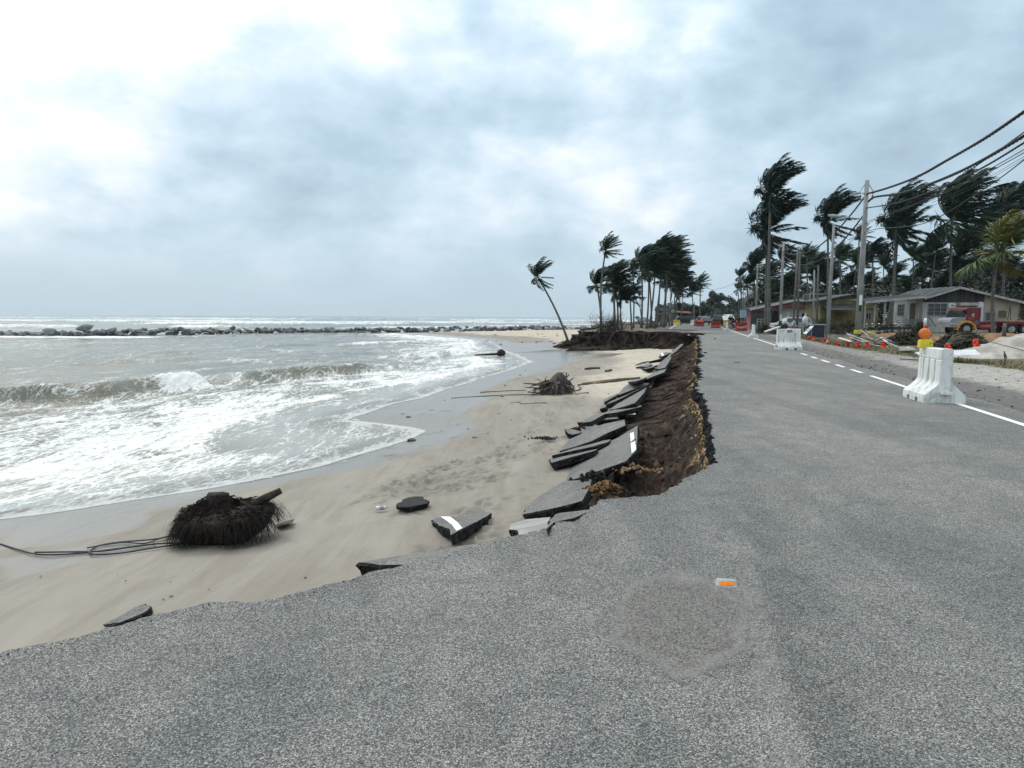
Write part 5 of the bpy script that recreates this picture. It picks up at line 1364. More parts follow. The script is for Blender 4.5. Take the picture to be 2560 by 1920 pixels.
for i in range(64):
    u = rn.random()
    px, py = (rn.uniform(1000, 1560), rn.uniform(890, 1010)) if u < .6 else (rn.uniform(1100, 1480), rn.uniform(1010, 1130)) if u < .85 else (rn.uniform(100, 900), rn.uniform(1400, 1500))
    if px < 1180 and py < 1000: continue
    pebble(px, py, rn.uniform(.02, .055) * (.28 if py > 1350 else .8 if py > 1000 else 1.5), 'tiny dark scrap of debris scattered on the sand', 'debris', 'debris scraps on the sand')
for i in range(30):
    px, py = rn.uniform(1150, 1460), rn.uniform(833, 862)
    pebble(px, py, rn.uniform(.10, .28), 'dark debris lump on the far beach below the breakwater', 'debris', 'debris on the far beach')
# heap of black seaweed-like gravel
rubble_heap('black_debris_heap', 'flat patch of black debris on the sand left of the slabs', 'debris heap', zA(555, 1090), 130, .022, M_black, -1.30, 18, (.14, .09, .02))
pbt = P(954, 1270, -1.40); pbt.z = bz(pbt.x, pbt.y)
bt = thing('plastic_bottle', 'small clear plastic bottle with a blue label on the sand', 'bottle', pbt, .3)
mb = MB(); mb.tube([(-.09, 0, .033), (-.08, 0, .033), (.05, 0, .033), (.075, 0, .033), (.09, 0, .033)], [.026, .032, .032, .016, .012], 10); mb.build('bottle_body', mat('clear_plastic', (.55, .60, .62), (.45, .5, .5), 6, .2, 0, .5), bt, True)
mb = MB(); mb.tube([(-.03, 0, .033), (.03, 0, .033)], [.0335, .0335], 10, False); mb.build('bottle_label', mat('blue_label', (.10, .25, .55), (.5, .3, .1), 30, .5, 0), bt, True)
mb = MB(); mb.tube([(.088, 0, .033), (.105, 0, .033)], [.014, .014], 8); mb.build('cap', mat('orange_cap', (.6, .25, .05), None, 5, .5, 0), bt)
# ================================================================== POLES, LAMPS AND CABLES
M_conc = mat('pole_concrete', (.27, .275, .265), (.19, .195, .19), 2.5, .85, .3, stretch=(1, 1, .3))
M_gal = mat('galvanised_steel', (.33, .34, .34), (.24, .25, .25), 4, .5, 0, .5)
M_wood = mat('grey_pole_wood', (.15, .135, .12), (.09, .08, .072), 3, .9, .4, stretch=(1, 1, .3))
M_porc = mat('insulator', (.05, .04, .04), (.10, .08, .08), 6, .35, 0, .5)
M_ppl = mat('white_plate', (.78, .78, .76), (.6, .6, .58), 3, .6, 0)
M_blk = mat('black_plate', (.02, .02, .022), None, 4, .6, 0)
def gzf(x, y): return float(gz(x, y))
def pole(name, label, bpx, Y, top, r=.12, brackets=False, lamp=0, plate=False, M_=None, cat='utility pole', group=None):
    x = PX(bpx, Y); b0 = Vector((x, Y, gzf(x, Y))); tp = PD(top[0], top[1], Y) - b0
    t = thing(name, label, cat, b0, 0, group)
    mb = MB(); mb.tube([Vector((0, 0, -.3)), tp * .5, tp], [r, r * .82, r * .62], 14); mb.build('shaft', M_ or M_conc, t, True)
    if brackets:
        for s in (-1, 1):
            mb = MB(); a = tp + Vector((0, 0, -.45)); e = a + Vector((s * .48, 0, -.32)); mb.tube([a + Vector((s * r * .5, 0, .25)), e], .028, 6); mb.tube([a + Vector((s * r * .5, 0, -.32)), e], .025, 6); mb.build('bracket', M_gal, t)
            mb = MB(); e2 = e + Vector((-s * .10, 0, 0)); mb.tube([e2, e2 + Vector((0, 0, -.12)), e2 + Vector((0, 0, -.14)), e2 + Vector((0, 0, -.26)), e2 + Vector((0, 0, -.28)), e2 + Vector((0, 0, -.4))], [.02, .02, .055, .055, .03, .03], 8); mb.build('insulator', M_porc, t, True)
    if lamp:
        zl = lamp[0]; L_ = lamp[1]; a = Vector((0, 0, 0)).lerp(tp, zl); mb = MB(); mb.tube([a, a + Vector((L_ * .5, 0, .10)), a + Vector((L_ * .8, 0, .14))], .03, 7); mb.build('lamp_arm', M_gal, t, True)
        mb = MB(); e = a + Vector((L_ * .8, 0, .14)); sg = 1 if L_ > 0 else -1
        mb.tube([e - Vector((sg * .05, 0, 0)), e + Vector((sg * .15, 0, .02)), e + Vector((sg * .45, 0, .06)), e + Vector((sg * .72, 0, .10))], [.05, .10, .12, .05], 10); mb.build('lamp_head', M_gal, t, True)
    if plate:
        mb = MB(); mb.box((-.02, -r - .012, tp.z * plate), (.17, .02, .62)); mb.build('number_plate', M_ppl, t)
        mb = MB(); mb.box((-.03, -r - .014, tp.z * plate - .52), (.13, .02, .36)); mb.build('warning_plate', M_blk, t)
    return t, b0 + tp
P1, T1 = pole('utility_pole', 'thick concrete utility pole nearest the camera with brackets and a street lamp arm', 2146, 44.2, (2168, 451), .20, True, (.765, -1.95), .27)
P2, T2 = pole('lamp_post', 'slimmer grey post just left of the thick utility pole', 2071, 47.5, (2085, 560), .13)
P3, T3 = pole('utility_pole', 'concrete utility pole with two bracket arms in front of the pink house wall', 1951, 71, (1959, 604), .17, True, 0, .17)
P4, T4 = pole('timber_pole', 'leaning grey pole left of the white annex, taller of a pair', 1983, 62, (1995, 617), .11, M_=M_wood)
P5, T5 = pole('timber_pole', 'dark straight pole standing behind the leaning grey one', 1994, 66, (2000, 626), .11, M_=M_trunk)
P6, T6 = pole('timber_pole', 'light grey pole at the corner of the white annex', 2034, 66, (2036, 675), .10)
P7, T7 = pole('timber_pole', 'dark pole right of the light grey corner pole', 2043, 69, (2046, 663), .11, M_=M_trunk)
P8, T8 = pole('utility_pole', 'concrete utility pole left of the tallest palm, third along the road', 1890, 98, (1894, 660), .17, True)
P9, T9 = pole('utility_pole', 'distant utility pole behind the light blue sign, tallest of its row', 1867, 120, (1869, 690), .16)
P10, T10 = pole('utility_pole', 'distant utility pole at the left end of the row, dark and thin', 1852, 150, (1854, 696), .16, M_=M_wood)
for px, Y, ty in ((1872, 116, 698), (1876, 112, 699), (1880, 109, 700), (1857, 140, 712), (1862, 128, 730)):
    pole('distant_pole', 'thin grey pole in the cluster by the light blue sign', px, Y, (px + 1.5, ty), .13, group='poles clustered by the light blue sign')
pole('street_light', 'tall street light pole in front of the dense clump on the left', 1674, 118, (1678, 710), .13, lamp=(.97, .0001))
pole('street_light', 'thin street light pole left of the orange barriers', 1735, 140, (1736, 756), .12)
pole('street_light', 'street light pole farther down the road behind the dark vehicle', 1764, 175, (1765, 762), .12)
M_bundle = mat('twisted_cable', (.010, .012, .014), (.03, .032, .035), 30, .5, 0)
def plane_pt(px, py, tP):
    d = ray(px, py); sn, cs_ = math.sin(LANG), math.cos(LANG)
    # t(x,y) = (x-LX0)cos-(y-LY0)sin
    k = (tP + LX0 * cs_ - LY0 * sn) / (d.x * cs_ - d.y * sn)
    return Vector((d.x * k, d.y * k, CAM_H + d.z * k))
tP1 = st(T1.x, T1.y)[1]
def spline(pts, sub=8):
    out = []
    for i in range(len(pts) - 1):
        p0_, p1_, p2_, p3_ = pts[max(i - 1, 0)], pts[i], pts[i + 1], pts[min(i + 2, len(pts) - 1)]
        for j in range(sub):
            t_ = j / sub; out.append(.5 * ((2 * p1_) + (p2_ - p0_) * t_ + (2 * p0_ - 5 * p1_ + 4 * p2_ - p3_) * t_ * t_ + (3 * p1_ - p0_ - 3 * p2_ + p3_) * t_ ** 3))
    out.append(pts[-1]); return out
def cable(label, pts, r, twist=None, group=None, name='overhead_cable'):
    o0 = pts[0]; mb = MB()
    if not twist: mb.tube([p - o0 for p in pts], r, 5)
    else:
        ln = [0.0]
        for a, b_ in zip(pts[:-1], pts[1:]): ln.append(ln[-1] + (b_ - a).length)
        N = int(ln[-1] / (twist / 8)); lnA = np.array(ln); C_ = np.array([tuple(p - o0) for p in pts])
        u = np.linspace(0, ln[-1], N); X_ = [np.interp(u, lnA, C_[:, k_]) for k_ in range(3)]
        d = (pts[-1] - pts[0]).normalized(); a = d.cross(Vector((0, 0, 1))).normalized(); b_ = a.cross(d)
        for s in range(3):
            th = 2 * math.pi * (u / twist) + s * 2.0944
            mb.tube([Vector((X_[0][i], X_[1][i], X_[2][i])) + (a * math.cos(th[i]) + b_ * math.sin(th[i])) * r * .55 for i in range(N)], r * .62, 5)
    return tag(mb.build(name, M_bundle, None, True, o0), label, 'cable', group)
def z5(x, y): return (2140 + x / 5.267, 260 + y / 5.267)
def wpts(lst, ext=16, tP=None):
    pts = [plane_pt(*z5(x, y), tP1 if tP is None else tP) for x, y in lst]
    d = pts[-1] - pts[-2]; d.normalize(); pts = spline(pts, 8); pts += [pts[-1] + d * ext * .5, pts[-1] + d * ext + Vector((0, 0, .4))]
    return pts
cable('thick twisted overhead cable, uppermost of those running to the pole', wpts([(110, 1192), (400, 1112), (800, 962), (1200, 742), (1700, 452), (2212, 105)]), .056, .85)
cable('thick twisted overhead cable, second from the top', wpts([(165, 1285), (250, 1225), (560, 1182), (900, 1082), (1300, 922), (1700, 722), (2212, 422)]), .058, .85)
cable('thinner twisted cable running below the two thick ones', wpts([(100, 1375), (500, 1312), (850, 1205), (1250, 1042), (1700, 822), (2212, 512)]), .034, .7)
cable('thin overhead wire crossing from the thick cable down to the low one', wpts([(920, 1255), (1250, 1040), (1620, 790), (2212, 372)]), .022)
cable('thin overhead wire, upper of two close parallel ones', wpts([(0, 1602), (900, 1262), (1600, 940), (2212, 600)]), .016)
cable('thin overhead wire, lower of two close parallel ones', wpts([(0, 1625), (900, 1282), (1600, 970), (2212, 642)]), .016)
cable('faint thin wire below the parallel pair, upper one', wpts([(1000, 1300), (1600, 1040), (2212, 692)]), .008)
cable('faint thin wire below the parallel pair, lower one', wpts([(1000, 1345), (1600, 1075), (2212, 725)]), .008)
cable('lowest overhead wire passing in front of the palm crowns', wpts([(-100, 1790), (230, 1655), (1060, 1270), (1680, 1120), (2212, 738)][:2] + [(900, 1570), (1680, 1122), (2212, 738)]), .020)
def sag(a, b_, s, n=14): return [a.lerp(b_, i / n) + Vector((0, 0, -4 * s * (i / n) * (1 - i / n))) for i in range(n + 1)]
A1 = T1 + Vector((-.1, 0, -1.0)); A3 = T3 + Vector((0, 0, -1.0)); A8 = T8 + Vector((0, 0, -1.0)); A10 = T10 + Vector((0, 0, -.8))
cable('sagging twisted cable from the thick pole to the bracket pole by the pink house', sag(A1, A3, 1.5), .048, .8)
cable('lower sagging cable from the thick pole to the bracket pole by the pink house', sag(A1 + Vector((0, 0, -1.1)), A3 + Vector((0, 0, -.3)), 1.9), .045, .8)
cable('thin wire between the thick pole and the bracket pole', sag(A1 + Vector((0, 0, -2.0)), A3 + Vector((0, 0, -1.4)), 1.2), .018)
cable('sagging cable from the bracket pole to the pole left of the tallest palm', sag(A3, A8, 1.6), .05)
cable('lower sagging cable from the bracket pole to the pole left of the tallest palm', sag(A3 + Vector((0, 0, -1.2)), A8 + Vector((0, 0, -1.0)), 1.3), .04)
cable('cable between the pole left of the tallest palm and the distant dark pole', sag(A8, A10, 1.5), .04)
far1 = PD(1774, 724, 165)
cable('cable crossing the far road high up, upper one', sag(T10 + Vector((0, 0, -.1)), far1, .6), .03)
cable('cable crossing the far road, lower and thinner', sag(T10 + Vector((0, 0, -2.2)), PD(1790, 735, 165), .8), .018)

# ================================================================== BARRIERS
b = NB('dirty_white_plastic'); v = b.pos(False); vs_ = b.pos(False, (5, 5, .6))
dn_ = b.noise(vs_, 1.6, 6, .7); sp2 = b.noise(v, 3.2, 6, .7, .5)
c_ = b.mix(b.rng(dn_, .45, .72), (.70, .70, .675), (.40, .385, .35)); c_ = b.mix(b.math('MULTIPLY', b.rng(sp2, .52, .70), .7), c_, (.30, .285, .25))
b.set(c_, .5, .35); b.bump(sp2, .1, .01); M_bw = b.m
M_br = mat('red_plastic', (.34, .042, .022), (.22, .030, .018), 3, .5, .1, .4)
M_by = mat('yellow_plastic', (.66, .53, .08), (.50, .40, .07), 3, .5, .1, .4)
def barrier_mesh(name, L=1.12, H=1.02, W0=.365, W1=.105, grooves=(.25, .5, .75), slots=(.34, .72), m=None):
    prof_ = [(0, W0), (.07, W0), (.075, W0), (.15, W0 * .98), (.155, W0 * .95), (.34, W1 + .035), (.38, W1 + .012), (.42, W1 + .005), (.78, W1), (.80, W1 - .012), (.815, W1), (.985, W1 * .96), (1.0, W1 * .82)]
    xs = [0, .012]
    for g in sorted(list(grooves)): xs += [g - .034, g - .022, g + .022, g + .034]
    for s in slots: xs += [s - .062, s - .06, s + .06, s + .062]
    xs += [.988, 1]; xs = sorted(set(round(x, 4) for x in xs)); nx, nz = len(xs), len(prof_)
    V = []
    for side in (-1, 1):
        for x in xs:
            for j, (z, w_) in enumerate(prof_):
                ww = w_
                if any(abs(x - g) <= .0225 for g in grooves) and .2 < z < .8: ww -= (.045 if z > .36 else .03) * (1 if abs(x - .75) < .1 or len(grooves) != 3 else .5)
                if any(abs(x - s) <= .0605 for s in slots) and z <= .0701: ww = .06
                if x in (0, 1): ww -= .012
                V.append(((x - .5) * L, side * ww, z * H))
    Fc = []
    def idx(s, i, j): return s * nx * nz + i * nz + j
    for i in range(nx - 1):
        for j in range(nz - 1):
            Fc.append((idx(0, i, j), idx(0, i + 1, j), idx(0, i + 1, j + 1), idx(0, i, j + 1)))
            Fc.append((idx(1, i + 1, j), idx(1, i, j), idx(1, i, j + 1), idx(1, i + 1, j + 1)))
        Fc.append((idx(0, i, nz - 1), idx(0, i + 1, nz - 1), idx(1, i + 1, nz - 1), idx(1, i, nz - 1)))
        Fc.append((idx(1, i, 0), idx(1, i + 1, 0), idx(0, i + 1, 0), idx(0, i, 0)))
    for i in (0, nx - 1):
        lo_ = [idx(0, i, j) for j in range(nz)] + [idx(1, i, j) for j in range(nz)][::-1]
        Fc.append(tuple(lo_ if i else lo_[::-1]))
    me = bpy.data.meshes.new(name); me.from_pydata(V, [], Fc); me.materials.append(m); me.update()
    bm = bmesh.new(); bm.from_mesh(me); bmesh.ops.recalc_face_normals(bm, faces=bm.faces[:]); bm.to_mesh(me); bm.free()
    return me
ME_W = barrier_mesh('barrier_body', m=M_bw); ME_R = barrier_mesh('barrier_body', 1.30, 1.0, .28, .10, m=M_br); ME_Y = barrier_mesh('barrier_body', 1.30, .95, .26, .10, m=M_by)
def barrier(label, px, py, rz, me, name='water_barrier', group=None, Y=None, tongue=True):
    p = P(px, py, 0.0) if Y is None else Vector((PX(px, Y), Y, 0))
    t = thing(name, label, 'road barrier', p, rz, group)
    o = bpy.data.objects.new('body', me); COL.objects.link(o); o.parent = t
    o.modifiers.new('soft_edges', 'BEVEL').width = .012; o.modifiers['soft_edges'].segments = 2; o.modifiers['soft_edges'].limit_method = 'ANGLE'
    if tongue:
        mb = MB(); m_ = me.materials[0]
        for s in (-1, 1):
            mb2 = MB(); mb2.box((s * .60, 0, .33 if s > 0 else .20), (.13, .18, .05)); mb2.tube([(s * .62, 0, .16 if s < 0 else .29), (s * .62, 0, .26 if s < 0 else .39)], .035, 8); mb2.build('coupling_lug', m_, t)
    return t
b1 = barrier('white water filled barrier nearest the camera, carrying an orange warning lamp', 2332, 1000, R(90 - 11), ME_W)
b2 = barrier('white water filled barrier with hand painted black letters on its top edge', 1970, 874, R(-2), ME_W)
barrier('white barrier seen end on, third along the edge line', 1884.5, 838, R(90 - 16), ME_W, Y=54)
barrier('white barrier seen end on, fourth along the edge line and farthest', 1818, 823, R(90 - 17), ME_W, Y=80)
barrier('red barrier with bunting hung on it, nearest of the red ones', 1853.5, 824, R(-3), ME_R, Y=82)
barrier('red barrier in the middle of the road, centre of the three red ones', 1790, 817, R(-3), ME_R, Y=102)
barrier('red barrier farthest left with an orange sheet over its top', 1750, 812, R(-3), ME_R, Y=118)
barrier('dark red barrier half hidden behind the farthest left red one', 1744, 810, R(20), ME_R, Y=126)
barrier('pale yellow barrier at the far left of the road', 1691.5, 808, R(-2), ME_Y, Y=138)
barrier('yellow barrier behind the middle red one', 1776, 806, R(-2), ME_Y, Y=150)
barrier('yellow barrier between the dark jeep and the two standing people', 1812, 808, R(-2), ME_Y, Y=140)
barrier('small pale barrier left of the farthest red one', 1734.5, 808, R(-2), ME_W, Y=135)
def text_mesh(body, size, m, parent, loc, rot, name='lettering', ex=.002):
    cu = bpy.data.curves.new('t', 'FONT'); cu.body = body; cu.size = size; cu.extrude = ex; cu.offset = .006; cu.align_x = 'CENTER'; cu.align_y = 'CENTER'
    tmp = bpy.data.objects.new('t', cu); COL.objects.link(tmp); bpy.context.view_layer.update()
    me = bpy.data.meshes.new_from_object(tmp.evaluated_get(bpy.context.evaluated_depsgraph_get())); bpy.data.objects.remove(tmp); bpy.data.curves.remove(cu)
    me.materials.clear(); me.materials.append(m); o = bpy.data.objects.new(name, me); COL.objects.link(o); o.parent = parent; o.location = loc; o.rotation_euler = rot; return o
M_ink = mat('black_ink', (.015, .015, .017), None, 4, .8, 0)
text_mesh('JKR.', .15, M_ink, b2, (.04, -.108, .905), (R(90), 0, 0))
# warning lamp on the nearest barrier
lp = b1.location + Vector((-.02, .33, 1.005))
wl = thing('warning_lamp', 'round orange warning lamp on a yellow battery box, on the nearest barrier', 'warning lamp', lp, R(-8))
M_yb = mat('yellow_box', (.66, .52, .03), (.50, .40, .03), 6, .45, .05, .4)
mb = MB(); mb.box((0, 0, .075), (.25, .14, .15), None, 0, .94); mb.box((0, 0, .155), (.21, .11, .02)); o = mb.build('battery_box', M_yb, wl); md = o.modifiers.new('soft', 'BEVEL'); md.width = .012; md.segments = 2
mb = MB(); mb.tube([(.07, -.073, .09), (.07, -.078, .09)], .012, 8); mb.build('lock', M_blk, wl)
mb = MB(); mb.box((-.02, 0, .172), (.08, .06, .04)); mb.build('lamp_socket', M_yb, wl)
M_amber = NB('amber_lens'); v = M_amber.pos(False); M_amber.set(M_amber.mix(M_amber.rng(M_amber.vor(v, 60), .1, .6), (.85, .22, .012), (.62, .13, .008)), .22, .6); M_amber.bump(M_amber.vor(v, 60), .5, .006); M_amber = M_amber.m
mb = MB(); mb.tube([(-.02, -.052, .278), (-.02, -.045, .278), (-.02, -.02, .278), (-.02, .02, .278), (-.02, .045, .278), (-.02, .052, .278)], [.03, .085, .113, .113, .085, .03], 28); mb.build('lens', M_amber, wl, True)
mb = MB(); mb.tube([(-.02, -.012, .278), (-.02, .012, .278)], [.118, .118], 28, False); mb.build('lens_ring', mat('dark_amber', (.30, .07, .01), None, 4, .5, 0), wl, True)
# road stud
sp_ = P(1815, 1459)
sd0 = thing('road_stud', 'grey road stud with an orange reflector on the asphalt', 'road stud', sp_, R(-9))
M_stud = mat('stud_grey', (.34, .345, .34), (.24, .245, .24), 20, .6, .2)
mb = MB(); w_, d_, h_ = .068, .052, .026
bt_ = [(-w_, -d_ * .7, 0), (-w_ * .85, -d_, 0), (w_ * .85, -d_, 0), (w_, -d_ * .7, 0), (w_, d_ * .7, 0), (w_ * .85, d_, 0), (-w_ * .85, d_, 0), (-w_, d_ * .7, 0)]
tp_ = [(x * .82, y * (.30 if abs(y) > d_ * .9 else .25), h_) for x, y, z in bt_]
mb.add(bt_ + tp_, [tuple(range(8, 16))] + [(i, (i + 1) % 8, 8 + (i + 1) % 8, 8 + i) for i in range(8)]); mb.build('stud_body', M_stud, sd0)
mb = MB(); lerp_ = lambda a, f: Vector((a, -d_ + (d_ * .70) * f - .0012, h_ * f + .0012))
mb.add([lerp_(-.042, .22), lerp_(.042, .22), lerp_(.042, .76), lerp_(-.042, .76)], [(0, 1, 2, 3)]); mb.build('reflector', mat('orange_reflector', (.80, .21, .004), (.62, .15, .004), 60, .5, .2, .15), sd0)

# ================================================================== ROPE WITH ORANGE FLAGS
M_flag = mat('orange_flag', (.85, .075, .022), (.70, .05, .015), 6, .6, .2, .3)
M_flagp = mat('pink_flag', (.80, .30, .25), (.70, .22, .18), 6, .6, .2, .3)
M_rope = mat('rope', (.10, .095, .085), (.05, .05, .045), 12, .9, 0)
def YT(px, tt):
    k = (px - 1280) / F_PX; sn, cs_ = math.sin(LANG), math.cos(LANG)   # X = kY
    return (tt + LX0 * cs_ - LY0 * sn) / (k * cs_ - sn)
def z33(x, y): return (1900 + x / 9.217, 760 + y / 9.217)
flags = [(*z1(1660, 710), 5.2), (*z1(1340, 762), 5.0), (*z1(1047, 735), 4.8), (*z1(595, 733), 3.9), (*z1(412, 733), 3.9), (*z1(292, 735), 3.9), (*z33(2035, 890), 3.8), (*z33(1800, 885), 3.8), (*z33(1570, 828), 3.7), (*z33(1470, 812), 3.7),
         (*z33(1250, 782), 3.7), (*z33(1140, 765), 3.7), (*z33(722, 590), 2.8), (*z33(725, 640), 2.8), (*z33(282, 640), 3.4), (*z33(25, 580), 3.4), (1898.5, 820, 3.2), (1903, 824, 3.2), (1871, 811, 3.0)]
fl_desc = ['largest orange flag on the rope, in front of the brush pile', 'orange flag on the rope right of the nearest barrier', 'orange flag half hidden by the yellow battery box', 'orange flag at the right end of the plank pile', 'orange flag in the middle of the plank pile', 'thin orange flag in front of the plank pile, second from its left end',
           'orange flag at the left end of the plank pile', 'orange flag right of the grey post base', 'pale pink flag tied at the foot of the grey post', 'round orange flag left of the grey post', 'orange flag below the blue cabinet, right one', 'orange flag below the blue cabinet, left one',
           'orange flag above the lettered barrier, upper', 'orange flag above the lettered barrier, lower', 'orange flag at the left edge of the lettered barrier', 'orange flag by the plank left of the lettered barrier', 'round orange flag right of the third white barrier', 'small pinkish flag right of the third white barrier', 'small orange flag at the end of the nearest red barrier']
rn = random.Random(8); rp = []
for (px, py, tt), ds_ in zip(flags, fl_desc):
    Y = YT(px, tt); c = PD(px, py, Y); s = .15 * (.8 if Y > 45 else 1) * (1 + max(0, Y - 40) * .006)
    mb = MB(); vs = []
    for j in range(4):
        for i in range(5):
            u = (i / 4 - .5); v_ = j / 3
            vs.append((u * 1.5 * s * (1 - .25 * (1 - v_)) + rn.uniform(-.02, .02), rn.uniform(-.05, .05) * 1.5 + .06 * math.sin(i * 1.9 + j), -v_ * 1.7 * s + rn.uniform(-.02, .02) + .5 * s))
    mb.add(vs, [(j * 5 + i, j * 5 + i + 1, (j + 1) * 5 + i + 1, (j + 1) * 5 + i) for j in range(3) for i in range(4)])
    mb.tube([(-.5 * s, .02, .45 * s), (.0, .02, .55 * s), (.5 * s, .0, .4 * s)], .03 * s / .15, 5)
    o = mb.build('warning_flag', M_flagp if 'pink' in ds_ else M_flag, None, False, c); tag(o, ds_, 'flag', 'flags on the warning rope'); o.rotation_euler = (0, rn.uniform(-.3, .3), rn.uniform(-.3, .3))
    if px not in (flags[12][0], flags[13][0]): rp.append(c + Vector((0, 0, s * .45)))
e0 = PD(2565, 878, YT(2565, 5.2)); rp = [e0 + (e0 - rp[0]) * .3, e0] + rp
mb = MB(); rps = spline(rp, 6); mb.tube([p - rps[0] for p in rps], .012, 5); tag(mb.build('warning_rope', M_rope, None, True, rps[0]), 'grey rope strung along the verge carrying orange flags', 'rope')
kn = PD(2510, 890, YT(2510, 5.2))
mb = MB(); mb.tube([(0, 0, .16), (.02, 0, .02), (.05, 0, -.12), (.04, 0, -.3)], [.02, .03, .025, .01], 6); mb.tube([(0, 0, .14), (.06, 0, .02), (.11, 0, -.1)], [.015, .02, .008], 5); tag(mb.build('rope_knot', M_rope, None, True, kn), 'dark frayed rope end knotted in front of the sand heap', 'rope')

# ================================================================== RUBBLE ON THE VERGE
M_pl = [mat('weathered_plank', (.36, .35, .32), (.22, .21, .19), 5, .9, .3, stretch=(1, 1, 1)), mat('white_plank', (.62, .63, .60), (.46, .46, .44), 5, .85, .2), mat('brown_plank', (.17, .13, .095), (.10, .08, .06), 5, .9, .3), mat('yellow_plank', (.72, .60, .06), (.55, .45, .05), 5, .7, .1)]
def plank(name, label, a, b_, w_, th, m, cat='plank', group=None):
    a, b_ = Vector(a), Vector(b_); d = (b_ - a); L = d.length; d.normalize(); s = d.cross(Vector((0, 0, 1))).normalized(); up = s.cross(d)
    rot = Matrix((d, s, up)).transposed(); mb = MB(); mb.box((0, 0, 0), (L, w_, th), rot)
    return tag(mb.build(name, m, loc=(a + b_) / 2), label, cat, group)
rn = random.Random(4)
PLK = [((165, 612), (440, 722), 1, 39.5), ((330, 572), (470, 690), 0, 40.5), ((172, 628), (600, 742), 1, 40), ((385, 592), (690, 706), 0, 40.5), ((80, 667), (222, 712), 1, 39), ((560, 662), (700, 766), 1, 39), ((300, 700), (560, 770), 0, 38.5),
       ((480, 642), (725, 722), 0, 41), ((430, 640), (600, 690), 2, 40), ((210, 660), (420, 735), 0, 39), ((640, 722), (760, 772), 0, 38.5), ((260, 640), (520, 712), 2, 40), ((520, 700), (585, 670), 1, 39), ((240, 690), (330, 620), 2, 40), ((420, 745), (640, 768), 1, 38.2), ((350, 610), (560, 650), 2, 41.2), ((150, 700), (330, 752), 2, 38.6), ((600, 700), (690, 740), 2, 39.5), ((320, 655), (640, 705), 0, 40.8)]
for i, (a, b_, m_, Y) in enumerate(PLK):
    plank('plank', 'weathered plank in the pile of broken timber beside the utility pole', PD(*z1(*a), Y + .4), PD(*z1(*b_), Y - .5), rn.uniform(.10, .2), rn.uniform(.025, .05), M_pl[m_], group='planks in the broken timber pile')
plank('yellow_board', 'short yellow board at the foot of the utility pole', PD(*z1(255, 595), 42.5), PD(*z1(335, 600), 42.5), .10, .22, M_pl[3], 'board')
plank('yellow_board', 'longer yellow board right of the utility pole foot', PD(*z1(398, 608), 42.5), PD(*z1(498, 618), 42.3), .10, .26, M_pl[3], 'board')
plank('grey_beam', 'long grey beam lying left of the plank pile', PD(*z33(1570, 735), 42), PD(*z33(2000, 745), 42), .15, .18, M_pl[0], 'beam')
plank('white_board', 'white board slanting down at the left end of the plank pile', PD(*z33(1830, 780), 40), PD(*z33(2060, 862), 39), .2, .05, M_pl[1], 'board')
plank('slanted_plank', 'long plank slanting up from the grass left of the lettered barrier', PD(*z33(115, 640), 56), PD(*z33(450, 525), 57), .2, .10, M_pl[1])
plank('thin_dark_pole', 'thin dark pole leaning by the brush pile', PD(*z1(1110, 420), 50), PD(*z1(1200, 540), 50), .05, .05, M_pl[2], 'pole')
plank('white_lath', 'short white lath on the grass in front of the low bush', PD(*z1(785, 815), 34), PD(*z1(880, 772), 35), .16, .03, M_pl[1], 'lath')
plank('dark_lath', 'thin dark lath lying on the gravel left of the nearest barrier', P(*z1(785, 910), .03), P(*z1(1010, 922), .03), .06, .04, M_pl[2], 'lath')
M_sheet = mat('white_metal_sheet', (.66, .68, .69), (.52, .54, .55), 3, .5, .1, .4)
def sheet(label, px, Yfar, Ynear, seed, m=None):
    pts = [PD(*z1(*p), Yfar if f else Ynear) for p, f in px]; c = sum(pts, Vector()) / 4; mb = MB(); vs = []; N = 22
    for j in range(2):
        a, b_ = (pts[0], pts[1]) if j == 0 else (pts[3], pts[2])
        for i in range(N + 1): vs.append(a.lerp(b_, i / N) + Vector((0, 0, .02 * (-1) ** i)) - c)
    mb.add(vs, [(i, i + 1, N + 1 + i + 1, N + 1 + i) for i in range(N)]); o = mb.build('metal_sheet', m or M_sheet, loc=c); tag(o, label, 'metal sheet'); o.modifiers.new('thickness', 'SOLIDIFY').thickness = .008; return o
sheet('white corrugated sheet lying on the ground right of the nearest barrier', [((1330, 812), 1), ((1640, 802), 1), ((1715, 862), 0), ((1340, 872), 0)], 27.5, 25.5, 1)
sheet('crumpled white sheet showing left of the nearest barrier', [((950, 838), 1), ((1120, 818), 1), ((1130, 862), 0), ((1000, 868), 0)], 27.5, 26, 2)
sheet('greenish grey sheet on the grass by the low bush', [((760, 772), 1), ((930, 778), 1), ((968, 806), 0), ((790, 816), 0)], 34.5, 32.5, 3, mat('greenish_sheet', (.30, .34, .31), (.22, .25, .23), 3, .6, .1))
